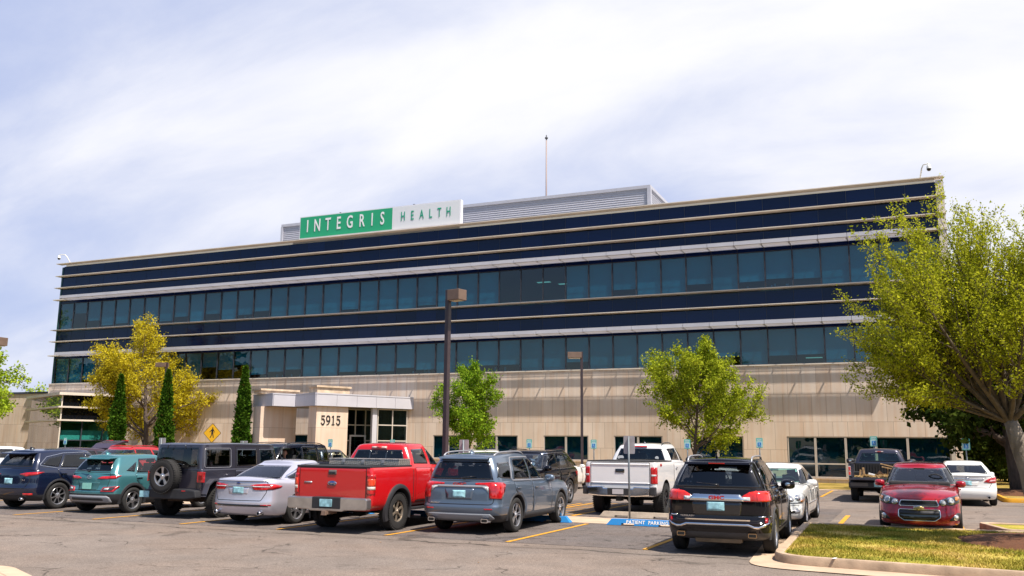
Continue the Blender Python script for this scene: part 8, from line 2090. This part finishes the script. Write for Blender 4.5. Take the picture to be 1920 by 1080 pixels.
def make_person(parent_loc, rz):
    """driver looking out of the open window: one continuous figure from the hips up"""
    p = thing('person', 'person with reddish brown hair sitting at the open window of the black SUV', 'person', parent_loc, rz)
    me = bpy.data.meshes.new('person'); 
    J = [((0, 0, 0), .15, .12), ((0, .02, .22), .15, .11), ((0, .02, .42), .17, .10), ((0, .02, .49), .062, .055), ((0, .025, .555), .040, .042), ((0, .075, .625), .050, .055), ((0, .06, .69), .084, .10), ((0, .05, .76), .086, .10), ((0, .05, .82), .055, .065), ((.17, .02, .43), .06, .06), ((.22, .06, .22), .045, .045), ((.16, .28, .14), .036, .036), ((.13, .34, .15), .030, .02), ((-.17, .02, .43), .06, .06), ((-.22, .08, .22), .045, .045), ((-.16, .30, .16), .036, .036), ((-.13, .36, .17), .030, .02), ((.09, .2, -.02), .08, .08), ((.10, .46, .0), .06, .06), ((-.09, .2, -.02), .08, .08), ((-.10, .46, .0), .06, .06)]
    E_ = [(0, 1), (1, 2), (2, 3), (3, 4), (4, 5), (5, 6), (6, 7), (7, 8), (2, 9), (9, 10), (10, 11), (11, 12), (2, 13), (13, 14), (14, 15), (15, 16), (0, 17), (17, 18), (0, 19), (19, 20)]
    v0 = len(J)
    for sg, base in ((1, 12), (-1, 16)):
        for k in range(4):
            J.append(((sg*(.115+.018*k), .405+.012*(k in (1, 2)), .16-.006*k), .009, .009)); E_.append((base, len(J)-1))
            J.append(((sg*(.112+.016*k), .425+.012*(k in (1, 2)), .135), .008, .008)); E_.append((len(J)-2, len(J)-1))
        J.append(((sg*.085, .375, .17), .010, .010)); E_.append((base, len(J)-1)); J.append(((sg*.075, .40, .165), .009, .009)); E_.append((len(J)-2, len(J)-1))
    me.from_pydata([j[0] for j in J], E_, [])
    o = bpy.data.objects.new('body', me); COL.objects.link(o)
    md = o.modifiers.new('s', 'SKIN'); sk = me.skin_vertices[0].data
    for i, j in enumerate(J): sk[i].radius = (j[1], j[2]); sk[i].use_root = i == 0
    ms = o.modifiers.new('u', 'SUBSURF'); ms.levels = 2
    dg = bpy.context.evaluated_depsgraph_get(); dg.update()
    m2 = bpy.data.meshes.new_from_object(o.evaluated_get(dg)); bpy.data.objects.remove(o)
    m2.materials.append(mat('skin', (.42, .20, .13), .5)); m2.materials.append(mat('dark_shirt', (.05, .05, .07), .9))
    for f in m2.polygons:
        f.use_smooth = True; c_ = f.center
        f.material_index = 0 if (c_.z > .535 or (c_.y > .30 and c_.z > .08 and abs(c_.x) < .24)) else 1
    b = bpy.data.objects.new('body', m2); COL.objects.link(b); b.parent = p
    bb = MB()
    bb.lathe([(0, .028), (.006, .018), (.010, 0), (.011, -.014), (0, -.02)], 'z', 8, center=(0, .152, .69)); bb.build('nose', MATS['skin'], p)
    for sg in (-1, 1):
        bb = MB(); bb.lathe([(0, .010), (.011, .004), (.011, -.004), (0, -.010)], 'y', 8, center=(sg*.032, .142, .722)); bb.build('eye', m_black, p)
        bb = MB(); bb.lathe([(0, .03), (.012, .02), (.014, 0), (.010, -.025), (0, -.03)], 'z', 8, center=(sg*.078, .055, .70)); bb.build('ear', MATS['skin'], p)
    bb = MB(); bb.box(-.025, .025, .136, .146, .648, .656); bb.build('mouth', mat('lips', (.30, .09, .08), .5), p, bevel=.003)
    rng = np.random.default_rng(2); V = []
    bb = MB(); n = 16; rows = 8
    for i in range(rows+1):
        t = i/rows*math.pi*.62
        for k in range(n):
            a = 2*math.pi*k/n; rad = math.sin(t); y_ = .045-.02*(i > 5)
            fr = 1.0 if math.sin(a) < .5 or i < 5 else .80
            bb.v.append((.092*rad*math.cos(a)*fr, y_+.105*rad*math.sin(a)*fr, .735+.105*math.cos(t)-(0 if math.sin(a) > .2 else .03*(i/rows))))
    for i in range(rows):
        for k in range(n):
            bb.f.append([i*n+k, i*n+(k+1) % n, (i+1)*n+(k+1) % n, (i+1)*n+k]); bb.m.append(0); bb.sm.append(True)
    bb.build('hair', mat('auburn_hair', (.16, .055, .025), .7, var=.3, vscale=30), p)
    return p
# ------------------------------------------------------------------ parking the vehicles
PI = math.pi
random.seed(5)
suv_navy().place(-22.85, 18.65, R(0))
crossover_teal().place(-19.94, 18.55, R(0.3))
off_roader().place(-16.93, 18.5, R(0.5))
sedan_silver().place(-14.22, 17.98, R(-0.5))
c = truck_red(); c.place(-11.42, 17.72, R(0.3)); c.toolbox.location = c.root.location; c.toolbox.rotation_euler = c.root.rotation_euler
grey_suv().place(-8.87, 18.52, R(0.8))
black_suv().place(-3.2, 17.12, R(2.0))
truck_white().place(-7.34, 25.38, R(0))
c = sedan_white_front(); c.place(-3.30, 26.4, R(180)); c.placard.location = c.root.location; c.placard.rotation_euler = c.root.rotation_euler
hatch_red().place(0.20, 25.75, R(178))
sedan_white_rear().place(1.66, 35.3, R(1))
truck_dark().place(-1.10, 35.95, R(0))

G2, G3 = 'cars parked in the second row', 'cars parked by the building kerb'
p_blk = MATS['paint_black']; p_wht = MATS['paint_white']
p_white2 = MATS['paint_pearl']; p_red2 = paint('paint_signal_red', (.42, .008, .010), .1, .3); p_plum = paint('paint_plum', (.045, .018, .032), .4, .28); p_mid = paint('paint_midnight', (.008, .010, .022), .3, .2); p_sil2 = paint('paint_silver_grey', (.36, .36, .40), .6, .3); p_steel = paint('paint_steel', (.16, .18, .23), .6, .3)
simple_suv('suv', 'black SUV with chrome window trim behind the grey SUV, facing the viewer', 'SUV', G2, p_blk, H=1.76, W=1.98, wb=3.07, ro=1.08, fo=1.04, trim=m_chrome, belt=1.13, clad=.0, rails=m_black, r=.385, wide_glass=m_tint).place(-11.35, 28.70, R(180))
simple_suv('suv', 'white SUV with roof rails almost hidden behind the grey SUV', 'SUV', G3, p_white2, H=1.70, W=1.86, wb=2.7, rails=m_satin, belt=1.08).place(-17.6, 36.5, R(0))
s_ = simple_suv('suv', 'large boxy black SUV with its driver window open behind the silver sedan', 'SUV', G2, p_mid, H=1.92, W=2.04, wb=3.30, ro=1.20, fo=1.0, belt=1.16, clad=.0, rails=m_black, r=.40, boxy=1.0, wide_glass=m_cglass, wind=m_teal_g)
s_.place(-21.5, 28.9, R(180))
simple_suv('suv', 'red SUV facing the viewer behind the teal crossover', 'SUV', G2, p_red2, H=1.74, W=1.86, wb=2.65, belt=1.12, clad=.0, rails=m_red, wide_glass=m_cglass, wind=m_teal_g).place(-29.2, 28.6, R(180))
hb = simple_suv('suv', 'plum coloured SUV with its tailgate raised behind the dark navy SUV', 'SUV', G2, p_plum, H=1.66, W=1.84, wb=2.68, belt=1.08, clad=.0)
hb.place(-33.3, 29.5, R(180))
b = MB()
tgp = [(-.80, 1.58), (-1.10, 1.80), (-1.55, 1.92), (-1.78, 1.90), (-1.80, 1.82), (-1.50, 1.80), (-1.12, 1.68), (-.84, 1.52)]
b.prism(tgp, -.62, .62, 'x'); tg_ = b.build('raised_tailgate', p_plum, hb.root, bevel=.03, recalc=True)
b = MB(); b.prism([(-1.12, 1.66), (-.86, 1.50), (-.95, 1.48), (-1.16, 1.62)], -.52, .52, 'x'); b.build('tailgate_glass', m_black, tg_, recalc=True)
for sg in (-1, 1):
    b = MB(); b.box(min(sg*.36, sg*.60), max(sg*.36, sg*.60), -1.82, -1.60, 1.90, 1.945); b.build('tail_light', m_red, tg_, bevel=.012)
simple_suv('suv', 'white SUV at the far left edge, nearer of the two white ones', 'SUV', G2, p_white2, H=1.68, W=1.86, wb=2.68, belt=1.08, clad=.0, wide_glass=m_tint).place(-38.4, 29.5, R(180))
simple_suv('suv', 'white SUV with a dark roof at the far left, further of the two white ones', 'SUV', G3, p_white2, H=1.80, W=1.94, wb=2.86, belt=1.12, clad=.3, rails=m_black, boxy=.6).place(-51.2, 36.2, R(0))
simple_suv('crossover', 'silver crossover roof showing behind the large black SUV', 'crossover', G3, p_sil2, H=1.86, W=1.86, wb=2.75, belt=1.10, rails=m_satin).place(-29.0, 36.6, R(0))
simple_suv('crossover', 'steel grey crossover left of the red pickup cab, nose to the building', 'crossover', G3, p_steel, H=1.66, W=1.84, wb=2.68, belt=1.06, clad=.0, wide_glass=m_cglass).place(-25.95, 36.4, R(0))
c = sedan_white_rear()
c.root['label'] = 'white sedan half hidden behind the black SUV with chrome window trim'; c.root['group'] = G3; c.place(-14.3, 36.6, R(0))
c = sedan_white_rear()
c.root['label'] = 'white car whose roof shows over the black SUV by the island'; c.root['group'] = G3; c.place(-6.65, 36.0, R(0))

# the open driver window and the person at the large black SUV
best = None
for ch in s_.root.children:
    if ch.name.startswith('side_window'):
        c_ = sum((Vector(v.co) for v in ch.data.vertices), Vector())/len(ch.data.vertices)
        if c_.x < 0 and c_.y > 1.2: best = ch
if best is not None: bpy.data.objects.remove(best)
make_person((-21.5+.47, 28.9-1.42, .80), R(205))

# timber scraps lying in the dark pickup's bed
m_wood = mat('scrap_wood', (.42, .26, .12), .8, var=.35, vscale=14); m_straw = mat('straw', (.33, .21, .08), .9, var=.4, vscale=25)
rr = random.Random(17); tx, ty = -1.10, 35.95
b = MB()
for _ in range(420):
    x = rr.uniform(-.8, .8); y = rr.uniform(-1.0, 1.0); th = rr.uniform(0, 3.14); l = rr.uniform(.05, .16); w = rr.uniform(.008, .02); z = .86+rr.uniform(0, .06)
    b.box(-l, l, -w, w, -.006, .006, 0, Matrix.Translation((x, y, z)) @ Matrix.Rotation(th, 4, 'Z') @ Matrix.Rotation(rr.uniform(-.3, .3), 4, 'Y'))
o = b.build('wood_litter', m_straw); o.location = (tx, ty, 0); tag(o, 'litter of straw and wood chips on the floor of the pickup bed', 'litter', kind='stuff')
for i, (x, y, z, l, w, h, ax, ang, lab, mt_) in enumerate(((-.62, -.6, .98, .03, .05, .13, 'Y', 8, 'short upright timber offcut at the left end of the pickup bed', m_wood), (-.50, -.55, 1.02, .035, .04, .17, 'Y', -6, 'taller upright timber offcut right of the short one in the pickup bed', m_wood), (-.25, -.3, .95, .11, .06, .03, 'Y', 15, 'white plastic scrap lying in the pickup bed', m_swht), (.15, -.5, .90, .16, .04, .03, 'Z', 10, 'pale board lying flat in the middle of the pickup bed', m_wood), (.45, .3, 1.22, .42, .025, .02, 'Y', 14, 'long thin brown lath leaning across the pickup bed, upper one', m_wood), (.48, .2, 1.13, .40, .025, .02, 'Y', 12, 'long thin brown lath leaning across the pickup bed, lower one', m_wood), (.28, .25, .99, .02, .02, .16, 'Y', 2, 'brown stick propping up the two laths in the pickup bed', m_wood))):
    b = MB(); b.box(-l, l, -w, w, -h, h, 0, Matrix.Rotation(R(ang), 4, ax)); o = b.build('timber_scrap', mt_, bevel=.006); o.location = (tx+x, ty+y, z); tag(o, lab, 'timber scrap', 'scraps in the dark pickup bed')
b = MB()
for k in range(3): b.tube([(tx-.12+.02*k, ty-.35, .88), (tx+.02, ty-.3, 1.08-.03*k), (tx+.20-.02*k, ty-.28, .89)], .009, 5)
tag(b.build('wire_frame', mat('rusty_wire', (.16, .08, .04), .8)), 'bent rusty wire frame standing in the pickup bed', 'wire frame')
